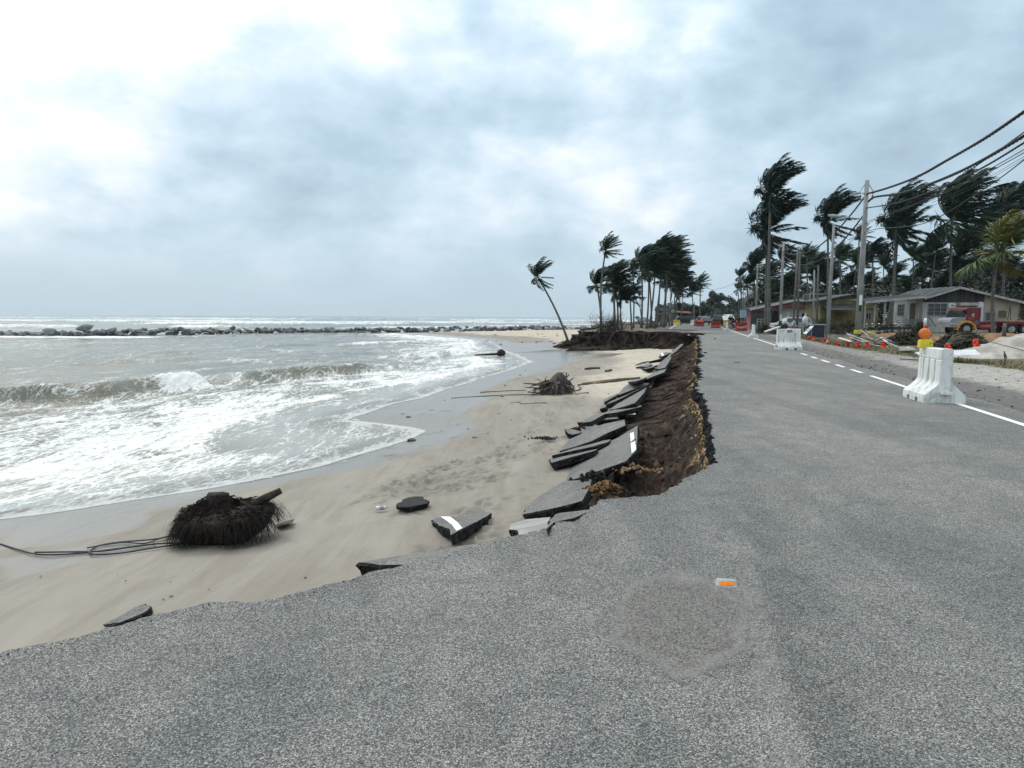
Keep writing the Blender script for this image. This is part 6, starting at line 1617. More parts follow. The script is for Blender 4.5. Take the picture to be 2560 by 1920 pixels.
# heap of sand, earth berm
def mound(name, label, cx, cy, rx, ry, h, m, cat, seed, n=46, kind=None, pw=1.3):
    g = np.linspace(-1.15, 1.15, n); XX_, YY_ = np.meshgrid(g, g); r_ = np.hypot(XX_, YY_); x_ = cx + XX_ * rx; y_ = cy + YY_ * ry
    z_ = h * np.clip(1 - r_ ** pw, 0, None) ** .9 * (1 + (fbm(x_ * .9, y_ * .9, seed, 4) - .5) * .8) + (fbm(x_ * 3, y_ * 3, seed + 1, 4) - .5) * .14 * (r_ < 1.05)
    z_ = z_ + gz(x_, y_) - .14 * (r_ > 1.02) - .02
    o = npmesh(name, np.stack([x_ - cx, y_ - cy, z_], -1).reshape(-1, 3), gridfaces(n, n), m); o.location = (cx, cy, 0); tag(o, label, cat, kind=kind); return o
M_heap = mat('pale_heap_sand', (.47, .44, .385), (.30, .275, .235), 1.1, .95, 1.0, bd=.06, lo=.35, hi=.6)
M_orange = mat('orange_earth', (.27, .145, .07), (.15, .09, .05), 1.3, .95, .8, bd=.05, world=True)
cH = P(2600, 892, .05); mound('sand_heap', 'pale heap of sand at the right edge beside the verge', cH.x + .2, cH.y + 1.3, 3.2, 2.0, .86, M_heap, 'sand heap', 5)
cO = PD(2480, 850, 46); mound('earth_bank', 'orange earth bank in front of the red truck', cO.x + 1.0, 47, 5.5, 2.4, .40, M_orange, 'earth bank', 9)
cO = PD(2225, 840, 52); mound('earth_bank', 'low orange earth bank behind the plank pile', cO.x, 52.5, 3.6, 1.6, .36, M_orange, 'earth bank', 11)
# brush piles
M_dryleaf = mat('dry_leaf', (.035, .040, .024), (.085, .075, .045), 2, .8, 0)
M_frond = mat('dry_frond_stalk', (.26, .22, .15), (.14, .12, .085), 6, .9, 0)
def brush(name, label, px, Y, wpx, hpx, n, seed, cat='brush pile'):
    rn2 = random.Random(seed); x = PX(px, Y); b0 = Vector((x, Y, gzf(x, Y))); Wd = wpx * Y / F_PX; H = hpx * Y / F_PX
    t = thing(name, label, cat, b0); mb = MB()
    def smp():
        u = rn2.gauss(0, .36); v_ = rn2.gauss(0, .3); top = H * max(.12, 1 - 1.5 * u * u - .9 * v_ * v_); return Vector((u * Wd * .75, v_ * Wd * .5, rn2.random() ** .6 * top))
    leafcards(mb, n, smp, .05, .17, rn2); mb.build('leaves', M_dryleaf, t)
    tb = MB()
    for i in range(70):
        p = smp(); d = Vector((rn2.gauss(0, .8), rn2.gauss(0, .4), rn2.uniform(-.1, .8))).normalized(); L = rn2.uniform(.3, 1.0) * H; tb.tube([p, p + d * L * .5 + Vector((0, 0, .04)), p + d * L], [.012, .009, .004], 4)
    tb.build('twigs', M_twig, t); return t, Wd, H
t, Wd, H = brush('brush_pile', 'big dark pile of cut branches and palm fronds right of the nearest barrier', 2408, 36, 122, 44, 2600, 3)
fb2 = MB(); rn = random.Random(14)
for i in range(26):
    p = Vector((-.55 * Wd + rn.uniform(0, .1), -.30 * Wd, rn.uniform(.02, .25))); e = Vector((rn.uniform(-.2, .15) * Wd, -.25 * Wd + rn.uniform(-.1, .1), H * rn.uniform(.45, .95))); m_ = p.lerp(e, .5) + Vector((0, 0, .22)); fb2.tube([p, m_, e], [.014, .011, .005], 4)
fb2.build('frond_stalks', M_frond, t)
brush('brush_pile', 'low dark bush and branches between the plank pile and the nearest barrier', 2268, 41, 100, 34, 1900, 4)
brush('scrub', 'tangled scrub and dead branches behind the blue cabinet', 2062, 62, 70, 44, 1300, 5, 'scrub')
brush('scrub', 'low scrub growing in front of the silver car', 1962, 66, 76, 26, 1200, 6, 'scrub')
brush('scrub', 'dry brown scrub left of the silver car by the fence', 1912, 70, 40, 22, 800, 7, 'scrub')
brush('scrub', 'bushy scrub in front of the dark yellow house', 2120, 64, 60, 36, 1100, 8, 'scrub')
brush('scrub', 'dead branches in front of the white house corner', 2302, 52, 36, 36, 700, 9, 'scrub')
# grass along the verge
rn = random.Random(12); mb = MB()
for i in range(5200):
    s = rn.uniform(0, 75); tt = np.interp(s, [8, 30], [5.3, 3.3]) + abs(rn.gauss(0, 1.0)); p = line_pt(s, tt); p.z = gzf(p.x, p.y) - .01
    if rn.random() > float(fbm(p.x * .6, p.y * .6, 5, 3)) * 1.5: continue
    h = rn.uniform(.05, .2); l_ = Vector((rn.gauss(.4, .4), rn.gauss(0, .3), 1)).normalized() * h; w_ = Vector((rn.uniform(-1, 1), rn.uniform(-1, 1), 0)).normalized() * rn.uniform(.006, .016)
    mb.add([p - w_, p + w_, p + l_ * .6 + w_ * .6, p + l_ + Vector((.03, 0, 0))], [(0, 1, 2, 3)], 0 if rn.random() < .5 else 1)
tag(mb.build('verge_grass', [mat('grass_green', (.055, .075, .025), (.035, .05, .018), 2, .8, 0), mat('grass_dry', (.21, .165, .085), (.13, .105, .055), 2, .8, 0)]), 'short brown and green grass along the road verge', 'grass', kind='stuff')
# loose crumbs along the asphalt edge
rn = random.Random(19); mb = MB()
for i in range(700):
    s = rn.uniform(-4, 40); tt = .62 + abs(rn.gauss(0, .5)) if rn.random() < .6 else rn.uniform(1.5, 4.5); p = line_pt(s, tt); p.z = gzf(p.x, p.y) + .005; r_ = rn.uniform(.008, .03)
    mb.ball(p, (r_ * 1.3, r_, r_ * .7), 5, 3, 0 if rn.random() < .5 else 1, .2, rn)
tag(mb.build('verge_gravel', [M_face, mat('grey_gravel', (.30, .29, .27), (.2, .19, .18), 9, .9, 0)]), 'loose dark and grey gravel along the asphalt edge', 'gravel', kind='stuff')

# bunting on the nearest red barrier, the sheet on the farthest one, bits lying on the road
rn = random.Random(40); yb_ = 81.55; a0, a1 = PD(1842, 815, yb_), PD(1866, 814, yb_); pts = [a0.lerp(a1, i / 8) + Vector((0, 0, -.12 * math.sin(math.pi * i / 8))) for i in range(9)]
bt0 = thing('bunting', 'string of small red and white flags hung across the nearest red barrier', 'bunting', pts[0]); mb = MB(); mb.tube([p - pts[0] for p in pts], .012, 4); mb.build('string', M_rope, bt0)
for i in range(9):
    p = pts[i] - pts[0]; mb = MB(); mb.prism([p + Vector((-.09, 0, 0)), p + Vector((.09, 0, 0)), p + Vector((.02, 0, -.20))], (0, -.012, 0)); mb.build('small_flag', M_sheet if i % 2 else M_flagp, bt0)
c = Vector((PX(1750, 118), 117.9, 1.0)); mb = MB(); vs = []
for j in range(4):
    for i in range(9): vs.append(((i / 8 - .5) * 1.05, (-.13, -.10, .10, .13)[j] + .012 * math.sin(i * 2), (-.28 - .06 * math.sin(i * 1.7), .03, .035, -.25)[j] + .01 * math.sin(i * 3)))
mb.add(vs, [(j * 9 + i, j * 9 + i + 1, (j + 1) * 9 + i + 1, (j + 1) * 9 + i) for j in range(3) for i in range(8)]); tag(mb.build('plastic_sheet', mat('orange_sheet', (.62, .14, .05), (.5, .1, .04), 6, .5, .1), None, True, c), 'orange plastic sheet draped over the farthest left red barrier', 'sheet')
plank('twig', 'thin dark twig lying on the road left of the lettered barrier', P(1834, 905, .012), P(1848, 906.5, .012), .03, .02, M_pl[2], 'twig')
for i, (px, py, lab) in enumerate([(1788, 847, 'small dark scrap on the road near the bank'), (1763, 883, 'small dark stone on the road by the broken edge'), (1722, 838, 'small pale stone on the far broken slab')]):
    mb = MB(); mb.ball((0, 0, .02), (.10, .05, .03), 7, 5, 0, .25, rn); tag(mb.build('road_debris', M_face if i < 2 else M_white, None, False, P(px, py, 0.0)), lab, 'debris')
# ================================================================== HOUSES
M_whw = mat('white_wall_boards', (.50, .50, .475), (.30, .30, .28), 1.2, .85, .2, stretch=(3, 3, .4), lo=.38, hi=.68)
M_beige = mat('beige_plaster', (.36, .315, .245), (.28, .245, .19), .9, .9, .2)
M_dkw = mat('dark_gable_boards', (.060, .058, .060), (.022, .021, .022), 1.0, .9, .3, stretch=(6, 6, .25), lo=.35, hi=.65)
M_roof = mat('roof_sheet', (.085, .092, .092), (.035, .038, .04), .7, .85, .2, .15, stretch=(1, 4, 1))
M_fasc = mat('fascia_board', (.40, .40, .37), (.27, .27, .25), 2, .8, .2)
M_glass = mat('dark_window_glass', (.012, .015, .018), (.03, .034, .036), 1.5, .18, 0, .6)
M_frame = mat('grey_window_frame', (.30, .30, .29), None, 3, .7, 0)
M_post = mat('post_paint', (.32, .32, .30), (.24, .24, .22), 3, .8, .1)
M_door = mat('brown_door', (.13, .10, .075), (.09, .07, .05), 2, .7, .1)
M_yel = mat('yellow_wall', (.225, .195, .105), (.14, .122, .072), 1.0, .9, .2)
M_pink = mat('pink_wall', (.42, .185, .185), (.33, .15, .15), 1.0, .9, .2)
M_shade = mat('awning_metal_and_shade', (.045, .047, .048), (.08, .082, .08), 1.5, .7, .1)
def XZ(px, py, Y): p = PD(px, py, Y); return p.x, p.z
def frontbox(mb, base, x0, x1, z0, z1_, y0, y1, mi=0):
    mb.box(((x0 + x1) / 2 - base.x, (y0 + y1) / 2 - base.y, (z0 + z1_) / 2 - base.z), (abs(x1 - x0), abs(y1 - y0), abs(z1_ - z0)), None, mi)
def window(t, x0, x1, z0, z1_, yf, nx=3, nz=2, base=None, side=False, fr=.05, louv=False):
    B = base; mb = MB()
    def bx(m_, a0, a1, b0, b1, o0, o1):
        if not side: frontbox(m_, B, a0, a1, b0, b1, yf - o1, yf - o0)
        else: frontbox(m_, B, yf - o1, yf - o0, b0, b1, a0, a1)
    bx(mb, x0, x1, z1_ - fr, z1_, .0, .07); bx(mb, x0, x1, z0, z0 + fr, .0, .07)
    for i in range(nx + 1):
        xx = x0 + (x1 - x0 - fr) * i / nx; bx(mb, xx, xx + fr, z0 + fr, z1_ - fr, .0, .065)
    for j in range(1, nz):
        zz_ = z0 + (z1_ - z0) * j / nz
        for i in range(nx):
            a = x0 + (x1 - x0 - fr) * i / nx + fr; bx(mb, a, a + (x1 - x0 - fr) / nx - fr, zz_ - fr * .3, zz_ + fr * .3, .0, .055)
    f = mb.build('window', M_frame, t); pb_ = MB(); bx(pb_, x0 + fr, x1 - fr, z0 + fr, z1_ - fr, .004, .02); p_ = pb_.build('pane', M_glass, f)
    return f
# --- white house with the long awning, behind the red truck
HY = 66.0; xl_, _ = XZ(*z1(1040, 500), HY); xr2, _ = XZ(*z1(2150, 500), HY); xm, _ = XZ(*z1(1745, 400), HY); xa, za = XZ(*z1(1440, 84), HY)
zel = XZ(*z1(1075, 200), HY)[1]; zer = XZ(*z1(2150, 255), HY)[1]; zgb = XZ(*z1(1400, 258), HY)[1]; DEP = 5.0
hb_ = Vector((xl_, HY, .15)); H1 = thing('house', 'white walled house with a dark boarded gable and a long awning, behind the red truck', 'house', hb_)
def L_(x, y, z): return (x - hb_.x, y - hb_.y, z - hb_.z)
mb = MB(); frontbox(mb, hb_, xl_, xm, -.2, zgb, HY, HY + .14); mb.build('front_wall', M_whw, H1)
mb = MB(); f_ = lambda x: zel + (za - zel) * (x - xl_) / (xa - xl_) if x < xa else za + (zer - za) * (x - xa) / (xr2 - xa)
mb.prism([L_(xm, HY, -.2), L_(xr2, HY, -.2), L_(xr2, HY, f_(xr2) - .05), L_(xm, HY, f_(xm) - .05)], (0, .14, 0)); mb.build('plaster_wall', M_beige, H1)
mb = MB(); mb.prism([L_(xl_, HY - .04, zgb), L_(xm - .02, HY - .04, zgb), L_(xm - .02, HY - .04, f_(xm) - .05), L_(xa, HY - .04, za - .05), L_(xl_, HY - .04, zel - .05)], (0, .14, 0)); mb.build('gable_boards', M_dkw, H1)
mb = MB(); frontbox(mb, hb_, xl_, xl_ + .14, -.2, zel - .05, HY + .15, HY + DEP); mb.build('side_wall', M_whw, H1)
mb = MB(); frontbox(mb, hb_, xr2 - .14, xr2, -.2, zer - .1, HY + .15, HY + DEP); frontbox(mb, hb_, xl_, xr2, -.2, zel - .3, HY + DEP, HY + DEP + .14); mb.build('back_wall', M_beige, H1)
mb = MB(); ov = .5; xre = xr2 + 1.6; zre = f_(xr2) - 1.6 * (za - zer) / (xr2 - xa); xle = xl_ - .25; zle = zel - .25 * (za - zel) / (xa - xl_)
for (x0, z0, x1, z1_) in ((xle, zle, xa, za), (xa, za, xre, zre)):
    mb.prism([L_(x0, HY - ov, z0), L_(x1, HY - ov, z1_), L_(x1, HY + DEP + 1.6, z1_), L_(x0, HY + DEP + 1.6, z0)], (0, 0, .07))
rfo = mb.build('roof', M_roof, H1)
mb = MB()
for (x0, z0, x1, z1_) in ((xle, zle, xa, za), (xa, za, xre, zre)): mb.prism([L_(x0, HY - ov - .03, z0 - .16), L_(x1, HY - ov - .03, z1_ - .16), L_(x1, HY - ov - .03, z1_ + .05), L_(x0, HY - ov - .03, z0 + .05)], (0, -.03, 0))
mb.build('fascia', M_fasc, rfo)
mb = MB()
for i in range(6):
    yy = HY + .4 + i * 1.1; mb.box(L_((xle + xa) / 2, yy, (zle + za) / 2 + .09), (math.hypot(xa - xle, za - zle), .05, .04), Matrix.Rotation(-math.atan2(za - zle, xa - xle), 3, 'Y'))
mb.build('roof_rib', M_fasc, rfo)
a, c = XZ(*z1(1095, 412), HY); b_, d_ = XZ(*z1(1325, 270), HY); window(H1, a, b_, c, d_, HY, 3, 3, hb_)
a, c = XZ(*z1(1610, 412), HY); b_, d_ = XZ(*z1(1668, 285), HY); window(H1, a, b_, c, d_, HY, 1, 4, hb_)
a, c = XZ(*z1(1760, 470), HY); b_, d_ = XZ(*z1(1882, 370), HY); window(H1, a, b_, c, d_, HY, 2, 3, hb_)
mb = MB(); a, c = XZ(*z1(1335, 318), HY); b_, d_ = XZ(*z1(1425, 265), HY); frontbox(mb, hb_, a, b_, c, d_, HY - .10, HY - .05); nb_ = mb.build('notice_board', M_ppl, H1)
mb = MB(); frontbox(mb, hb_, a + .25, b_ - .3, d_ - .28, d_ - .18, HY - .105, HY - .10); frontbox(mb, hb_, a + .15, b_ - .15, c + .18, c + .22, HY - .105, HY - .10); mb.build('marking', M_ink, nb_)
mb = MB(); a, c = XZ(*z1(1420, 295), HY); b_, d_ = XZ(*z1(1640, 262), HY); frontbox(mb, hb_, a, b_, c, d_, HY - .75, HY - .02); mb.build('window_hood', M_fasc, H1)
mb = MB(); a, c = XZ(*z1(1672, 455), HY); b_, d_ = XZ(*z1(1742, 252), HY); frontbox(mb, hb_, a, b_, c, d_, HY - .06, HY - .003); mb.build('white_panel', M_sheet, H1)
mb = MB(); a, c = XZ(*z1(1915, 430), HY); b_, d_ = XZ(*z1(2008, 353), HY); frontbox(mb, hb_, a, b_, c, d_, HY - .05, HY - .003); mb.build('brown_board', M_door, H1)
window(H1, HY + 3.2, HY + 4.3, XZ(*z1(820, 412), HY + 3.5)[1], XZ(*z1(820, 278), HY + 3.5)[1], xl_, 3, 3, hb_, True)
mb = MB(); frontbox(mb, hb_, xl_ - .06, xl_ - .004, .2, XZ(*z1(950, 268), HY + 1.5)[1], HY + 1.3, HY + 2.1); mb.build('door', M_door, H1)
px0, pz0 = XZ(*z1(370, 252), HY - 1.0)
mb = MB(); x_r, z_r = XZ(*z1(1078, 190), HY - 1.0)
mb.prism([L_(px0, HY - 1.2, pz0 - .02), L_(x_r, HY - 1.2, z_r), L_(x_r, HY + 2.4, z_r + .25), L_(px0, HY + 2.4, pz0 + .22)], (0, 0, .06)); aw = mb.build('awning', M_roof, H1)
mb = MB(); mb.prism([L_(px0, HY - 1.24, pz0 - .16), L_(x_r, HY - 1.24, z_r - .13), L_(x_r, HY - 1.24, z_r + .06), L_(px0, HY - 1.24, pz0 + .05)], (0, .03, 0)); mb.build('fascia', M_fasc, aw)
for zx in (380, 490, 605):
    x_, _ = XZ(*z1(zx, 400), HY - .9); mb = MB(); mb.tube([L_(x_, HY - .9, -.1), L_(x_, HY - .9, pz0 + .05)], .07 if zx < 600 else .11, 8); mb.build('awning_post', M_post, H1)
mb = MB(); a, c = XZ(*z1(840, 540), HY + .5); b_, d_ = XZ(*z1(1020, 455), HY + .5)
for i in range(13): mb.box(L_(a + (b_ - a) * i / 12, HY + .5, (c + d_) / 2), (.06, .05, d_ - c))
mb.box(L_((a + b_) / 2, HY + .46, d_), (b_ - a + .1, .06, .07)); mb.build('porch_railing', M_post, H1)
# --- dark yellow house left of the awning
YY2 = 78.0; x0, _ = XZ(2050, 800, YY2); x1, _ = XZ(*z1(530, 400), YY2); xa2, za2 = XZ(*z1(225, 172), YY2); ze2 = XZ(*z1(-60, 240), YY2)[1]
hb_ = Vector((x0, YY2, .15)); H2 = thing('house', 'dark yellow house with a shadowed metal awning, left of the white house', 'house', hb_)
mb = MB(); mb.prism([L_(x0, YY2, -.2), L_(x1, YY2, -.2), L_(x1, YY2, ze2 - .1), L_(xa2, YY2, za2 - .1), L_(x0, YY2, ze2 - .1)], (0, 4, 0)); mb.build('wall', M_yel, H2)
mb = MB()
for (xx0, zz0, xx1, zz1) in ((x0 - .6, ze2 - .1, xa2, za2), (xa2, za2, x1 + .7, ze2 - .15)): mb.prism([L_(xx0, YY2 - .7, zz0), L_(xx1, YY2 - .7, zz1), L_(xx1, YY2 + 4.4, zz1), L_(xx0, YY2 + 4.4, zz0)], (0, 0, .12))
mb.build('roof', mat('dark_roof', (.045, .048, .05), (.09, .095, .095), .7, .7, .2), H2)
a, c = XZ(*z1(-60, 350), YY2 - 1.5); b_, d_ = XZ(*z1(295, 285), YY2 - 1.5); mb = MB(); mb.prism([L_(a, YY2 - 1.9, c), L_(b_, YY2 - 1.9, c), L_(b_, YY2 - .02, d_), L_(a, YY2 - .02, d_)], (0, 0, .06)); mb.build('awning', M_shade, H2)
a, c = XZ(*z1(385, 452), YY2); b_, d_ = XZ(*z1(452, 378), YY2); window(H2, a, b_, c, d_, YY2, 2, 1, hb_)
a, c = XZ(*z1(20, 470), YY2); b_, d_ = XZ(*z1(280, 370), YY2); mb = MB(); frontbox(mb, hb_, a, b_, c, d_, YY2 - .05, YY2 - .004); mb.build('shutter', mat('ochre_shutter', (.20, .165, .07), (.14, .115, .05), 2, .8, .1), H2)
mb = MB()
for i in range(8):
    for j in range(2):
        a, c = XZ(*z1(368 + i * 14.5, 347 - j * 11), YY2); frontbox(mb, hb_, a, a + .10, c, c + .085, YY2 - .012, YY2 - .003)
mb.build('vent_block', M_blk, H2)
# --- pink house with the white annex
PY = 88.0; hx0, zE = XZ(*z3(905, 520), PY); hx1, zE2 = XZ(*z3(1775, 500), PY); pxa, pza = XZ(*z3(1440, 412), PY)
hb_ = Vector((hx0, PY, .15)); H3 = thing('house', 'pink gabled house with a white annex, behind the silver car', 'house', hb_)
mb = MB(); mb.prism([L_(hx0 + .4, PY, -.2), L_(hx1 - .3, PY, -.2), L_(hx1 - .3, PY, zE2 - .15), L_(pxa, PY, pza - .15), L_(hx0 + .4, PY, zE - .1)], (0, 2.6, 0)); mb.build('wall', M_pink, H3)
mb = MB(); mfb = MB()
for (xx0, zz0, xx1, zz1) in ((hx0 - .3, zE - .05, pxa, pza), (pxa, pza, hx1 + .3, zE2 - .05)):
    mb.prism([L_(xx0, PY - .6, zz0), L_(xx1, PY - .6, zz1), L_(xx1, PY + 3.0, zz1), L_(xx0, PY + 3.0, zz0)], (0, 0, .08)); mfb.prism([L_(xx0, PY - .63, zz0 - .12), L_(xx1, PY - .63, zz1 - .12), L_(xx1, PY - .63, zz1 + .12), L_(xx0, PY - .63, zz0 + .12)], (0, -.04, 0))
ro = mb.build('roof', M_roof, H3); mfb.build('fascia', mat('pale_fascia', (.60, .59, .55), (.45, .45, .42), 2, .8, .1), ro)
a, c = XZ(*z3(1350, 690), PY - 3); b_, d_ = XZ(*z3(1718, 505), PY - 3); mb = MB(); frontbox(mb, hb_, a, b_, -.2, d_, PY - 3, PY - .01); an = mb.build('annex', M_whw, H3)
mb = MB(); frontbox(mb, hb_, a - .6, b_ + .5, d_ + .004, d_ + .09, PY - 3.5, PY - .01); mb.build('annex_roof', M_shade, an)
e0_, f0_ = XZ(*z3(1492, 690), PY - 3); e1_, f1_ = XZ(*z3(1612, 570), PY - 3); mb = MB(); frontbox(mb, hb_, e0_, e1_, f0_, f1_, PY - 3.03, PY - 3.004); mb.build('dark_opening', M_glass, an)
mb = MB(); em = (e0_ + e1_) / 2; frontbox(mb, hb_, em - .03, em + .03, f0_, f1_, PY - 3.06, PY - 3.032); mb.build('opening_post', M_post, an)
a, c = XZ(*z3(1585, 520), PY - 3.2); mb = MB(); frontbox(mb, hb_, a, a + .75, c - .75, c, PY - 3.35, PY - 3.05); mb.build('meter_box', M_ppl, an)
a, c = XZ(*z3(905, 700), PY); b_, d_ = XZ(*z3(1112, 540), PY); mb = MB(); frontbox(mb, hb_, a, b_, -.2, d_, PY - .08, PY - .004); mb.build('veranda_shade_panel', M_shade, H3)  # flat dark panel on the wall, its colour stands in for the veranda's shade
# dark tarpaulin hanging, fence, yellow notice
tY = 84; c = PD(*z3(1188, 620), tY); rn = random.Random(6); mb = MB(); vs = []
for j in range(8):
    for i in range(9): vs.append(((i / 8 - .5) * 1.25 * (1 - .25 * abs(j / 7 - .5)), .18 * math.sin(i * 1.7 + j * .3) + rn.uniform(-.05, .05), (.5 - j / 7) * 1.75 + .12 * math.sin(i * 2.2) * (j == 0)))
mb.add(vs, [(j * 9 + i, j * 9 + i + 1, (j + 1) * 9 + i + 1, (j + 1) * 9 + i) for j in range(7) for i in range(8)]); o = mb.build('tarpaulin', mat('black_tarpaulin', (.008, .008, .009), (.02, .02, .022), 3, .6, .3), None, True, c); tag(o, 'black tarpaulin hanging between the poles left of the pink wall', 'tarpaulin')
fY = 86; f0 = PD(*z3(985, 640), fY); f1 = PD(*z3(1115, 640), fY); fe = thing('rail_fence', 'low white rail fence in front of the left side of the pink house', 'fence', Vector((f0.x, fY, .1)))
for zz_ in (.95, 1.25):
    mb = MB(); mb.box(((f1.x - f0.x) / 2, 0, zz_), (f1.x - f0.x, .05, .10)); mb.build('rail', M_fasc, fe)
for i in range(4): mb = MB(); mb.box(((f1.x - f0.x) * i / 3, .055, .65), (.10, .05, 1.3)); mb.build('fence_post', M_fasc, fe)
c = PD(*z3(1025, 612), 92); mb = MB(); mb.box((0, 0, 0), (1.6, .06, 1.3)); tag(mb.build('yellow_notice', M_by, loc=c), 'yellow notice panel standing behind the rail fence', 'notice')
# water tank tower on the pink house side
tb_ = PD(*z3(1660, 405), 92); wt = thing('tank_stand', 'dark water tank on a thin white frame behind the pink house', 'water tank', Vector((tb_.x, 92, .1)))
mb = MB(); mb.box((0, 0, tb_.z - .1), (2.4, 2.0, 1.15)); mb.build('tank', M_shade, wt)
for sx in (-1.25, 1.25):
    for sy in (-1.05, 1.05): mb = MB(); mb.box((sx, sy, (tb_.z + .55) / 2), (.10, .10, tb_.z + .55)); mb.build('leg', M_fasc, wt)
mb = MB()
for sy in (-1.05, 1.05): mb.box((0, sy, tb_.z + .55), (2.7, .08, .10))
mb.build('top_rail', M_fasc, wt)
# blue cabinet with the white board
cb = PD(*z33(1330, 765), 56); cb.z = gzf(cb.x, 56); cab = thing('cabinet', 'dark blue metal cabinet frame standing open on the verge', 'cabinet', cb)
M_navy = mat('navy_metal', (.010, .018, .042), (.02, .03, .06), 4, .5, 0, .4); wC = 290 / 9.217 * 56 / F_PX; hC = 1.0
mb = MB(); mb.box((0, .45, hC * .5), (wC, .9, hC)); mb.build('body', M_navy, cab)
mb = MB()
for i in range(5): mb.box((.08, -.02, .12 + i * .20), (wC * .82, .03, .035))
mb.build('slat', mat('blue_slat', (.05, .075, .11), None, 4, .5, 0), cab)
mb = MB(); mb.box((0, .40, hC + .035), (wC + .16, 1.06, .07)); mb.build('top', mat('grey_top', (.36, .38, .38), (.28, .3, .3), 3, .6, .1), cab)
for sx in (-1, 1): mb = MB(); mb.box((sx * (wC / 2 + .02), -.06, hC / 2), (.04, .04, hC)); mb.build('frame_post', M_frame, cab)
wbp = [PD(*z33(1170, 505), 56), PD(*z33(1240, 510), 55.8), PD(*z33(1060, 695), 55.0), PD(*z33(1000, 680), 55.2)]; c = sum(wbp, Vector()) / 4
mb = MB(); mb.prism([p - c for p in wbp], (.02, .04, .03)); wb = mb.build('leaning_board', M_sheet, loc=c); tag(wb, 'white board with black lettering leaning against the blue cabinet', 'board')
dx = (wbp[1] - wbp[0] + wbp[2] - wbp[3]) / 2; dl = (wbp[0] - wbp[3] + wbp[1] - wbp[2]) / 2; nn_ = dx.cross(dl).normalized()
if nn_.y > 0: nn_ = -nn_
ex_ = dl.normalized(); ey_ = nn_.cross(ex_); m4 = Matrix((ex_, ey_, nn_)).transposed()
tx = text_mesh('ES 52', .26, M_ink, wb, nn_ * .006 + dl * .02, m4.to_euler(), 'lettering')
# overturned white table by the lettered barrier
ct = PD(*z33(850, 520), 58); ot = thing('broken_table', 'overturned white table on the verge behind the lettered barrier', 'table', ct)
mb = MB(); mb.box((0, 0, .05), (1.25, .7, .09), Matrix.Rotation(.05, 3, 'Y')); mb.build('table_top', M_pl[0], ot); mb = MB(); mb.box((-.1, .1, -.16), (1.1, .6, .07)); mb.build('shelf', M_pl[1], ot)
for sx, a_ in ((-.45, .5), (-.8, -.6), (.45, -.15)): mb = MB(); mb.box((sx, -.2, .22 if sx < 0 else -.3), (.10, .06, .62), Matrix.Rotation(a_, 3, 'Y')); mb.build('leg', M_pl[1], ot)
# posts
bp_ = PD(*z1(1068, 585), 50); bpz = gzf(bp_.x, 50); bo = thing('striped_post', 'red and white marker post behind the warning lamp', 'post', Vector((bp_.x, 50, bpz))); h_ = PD(*z1(1066, 440), 50).z - bpz
mb = MB(); mb.tube([(0, 0, -.1), (0, 0, h_ * .62)], .10, 12); mb.build('red_section', mat('red_paint', (.38, .035, .04), (.26, .03, .03), 4, .7, .1), bo, True); mb = MB(); mb.tube([(0, 0, h_ * .62), (0, 0, h_ * .93), (0, 0, h_)], [.101, .101, .06], 12); mb.build('white_section', M_white, bo, True)
pp = PD(*z1(1975, 700), 44); pz_ = gzf(pp.x, 44) + .2; mb = MB(); mb.tube([(0, 0, -.3), (.01, 0, .6), (.03, 0, PD(*z1(1978, 500), 44).z - pz_)], [.12, .115, .10], 10); tag(mb.build('stub_post', M_wood, None, True, Vector((pp.x, 44, pz_))), 'thick dark stub of a post on the earth bank before the red truck', 'post')

# ================================================================== RED TRUCK
TY = 62.0; kz = TY / F_PX / 4.608
tb0 = PD(*z1(1700, 604), TY); tb0.z = .1
TR = thing('truck', 'old maroon truck with a grey bonnet and yellow wheel arch, parked before the white house', 'truck', tb0)
def T(zx, zy): return ((zx - 1700) * kz, (604 - zy) * kz)
M_mar = mat('maroon_paint', (.20, .018, .020), (.14, .014, .016), 1.5, .45, .05, .4); M_tg = mat('grey_bonnet', (.30, .32, .345), (.22, .235, .25), 1.5, .4, .05, .4); M_ya = mat('yellow_arch', (.62, .36, .06), (.52, .29, .05), 3, .5, 0)
M_tyre = mat('tyre_rubber', (.014, .014, .014), (.025, .025, .024), 10, .85, .3); M_rim = mat('wheel_rim', (.36, .34, .30), (.24, .225, .2), 5, .5, 0, .5); M_chrome = mat('chrome', (.5, .5, .5), None, 3, .25, 0, .5, .9)
def pr(mb, pts, y0, y1): mb.prism([(T(*p)[0], y0, T(*p)[1]) for p in pts], (0, y1 - y0, 0))
def bev(o, w_=.03): m_ = o.modifiers.new('soft', 'BEVEL'); m_.width = w_; m_.segments = 2; m_.limit_method = 'ANGLE'; return o
mb = MB(); pr(mb, [(1500, 470), (1380, 505), (1275, 500), (1272, 455), (1280, 430), (1300, 414), (1380, 402), (1456, 400), (1456, 470)], -.95, .95); bev(mb.build('bonnet', M_tg, TR), .06)
mb = MB(); pr(mb, [(1456, 520), (1456, 365), (1432, 318), (1440, 300), (1470, 292), (1600, 292), (1607, 300), (1607, 520)], -1.1, 1.1); cabn = bev(mb.build('cab', M_mar, TR), .07)
mb = MB(); pr(mb, [(1372, 402), (1402, 326), (1432, 316), (1456, 365), (1452, 400)], -.9, .9); mb.build('windscreen', M_glass, TR)
mb = MB(); pr(mb, [(1446, 408), (1456, 365), (1463, 365), (1454, 408)], -1.0, 1.0); mb.build('screen_pillar', M_tg, TR)
mb = MB(); pr(mb, [(1462, 385), (1470, 325), (1490, 312), (1500, 330), (1496, 380)], -1.115, -1.09); mb.build('side_window', M_glass, cabn)
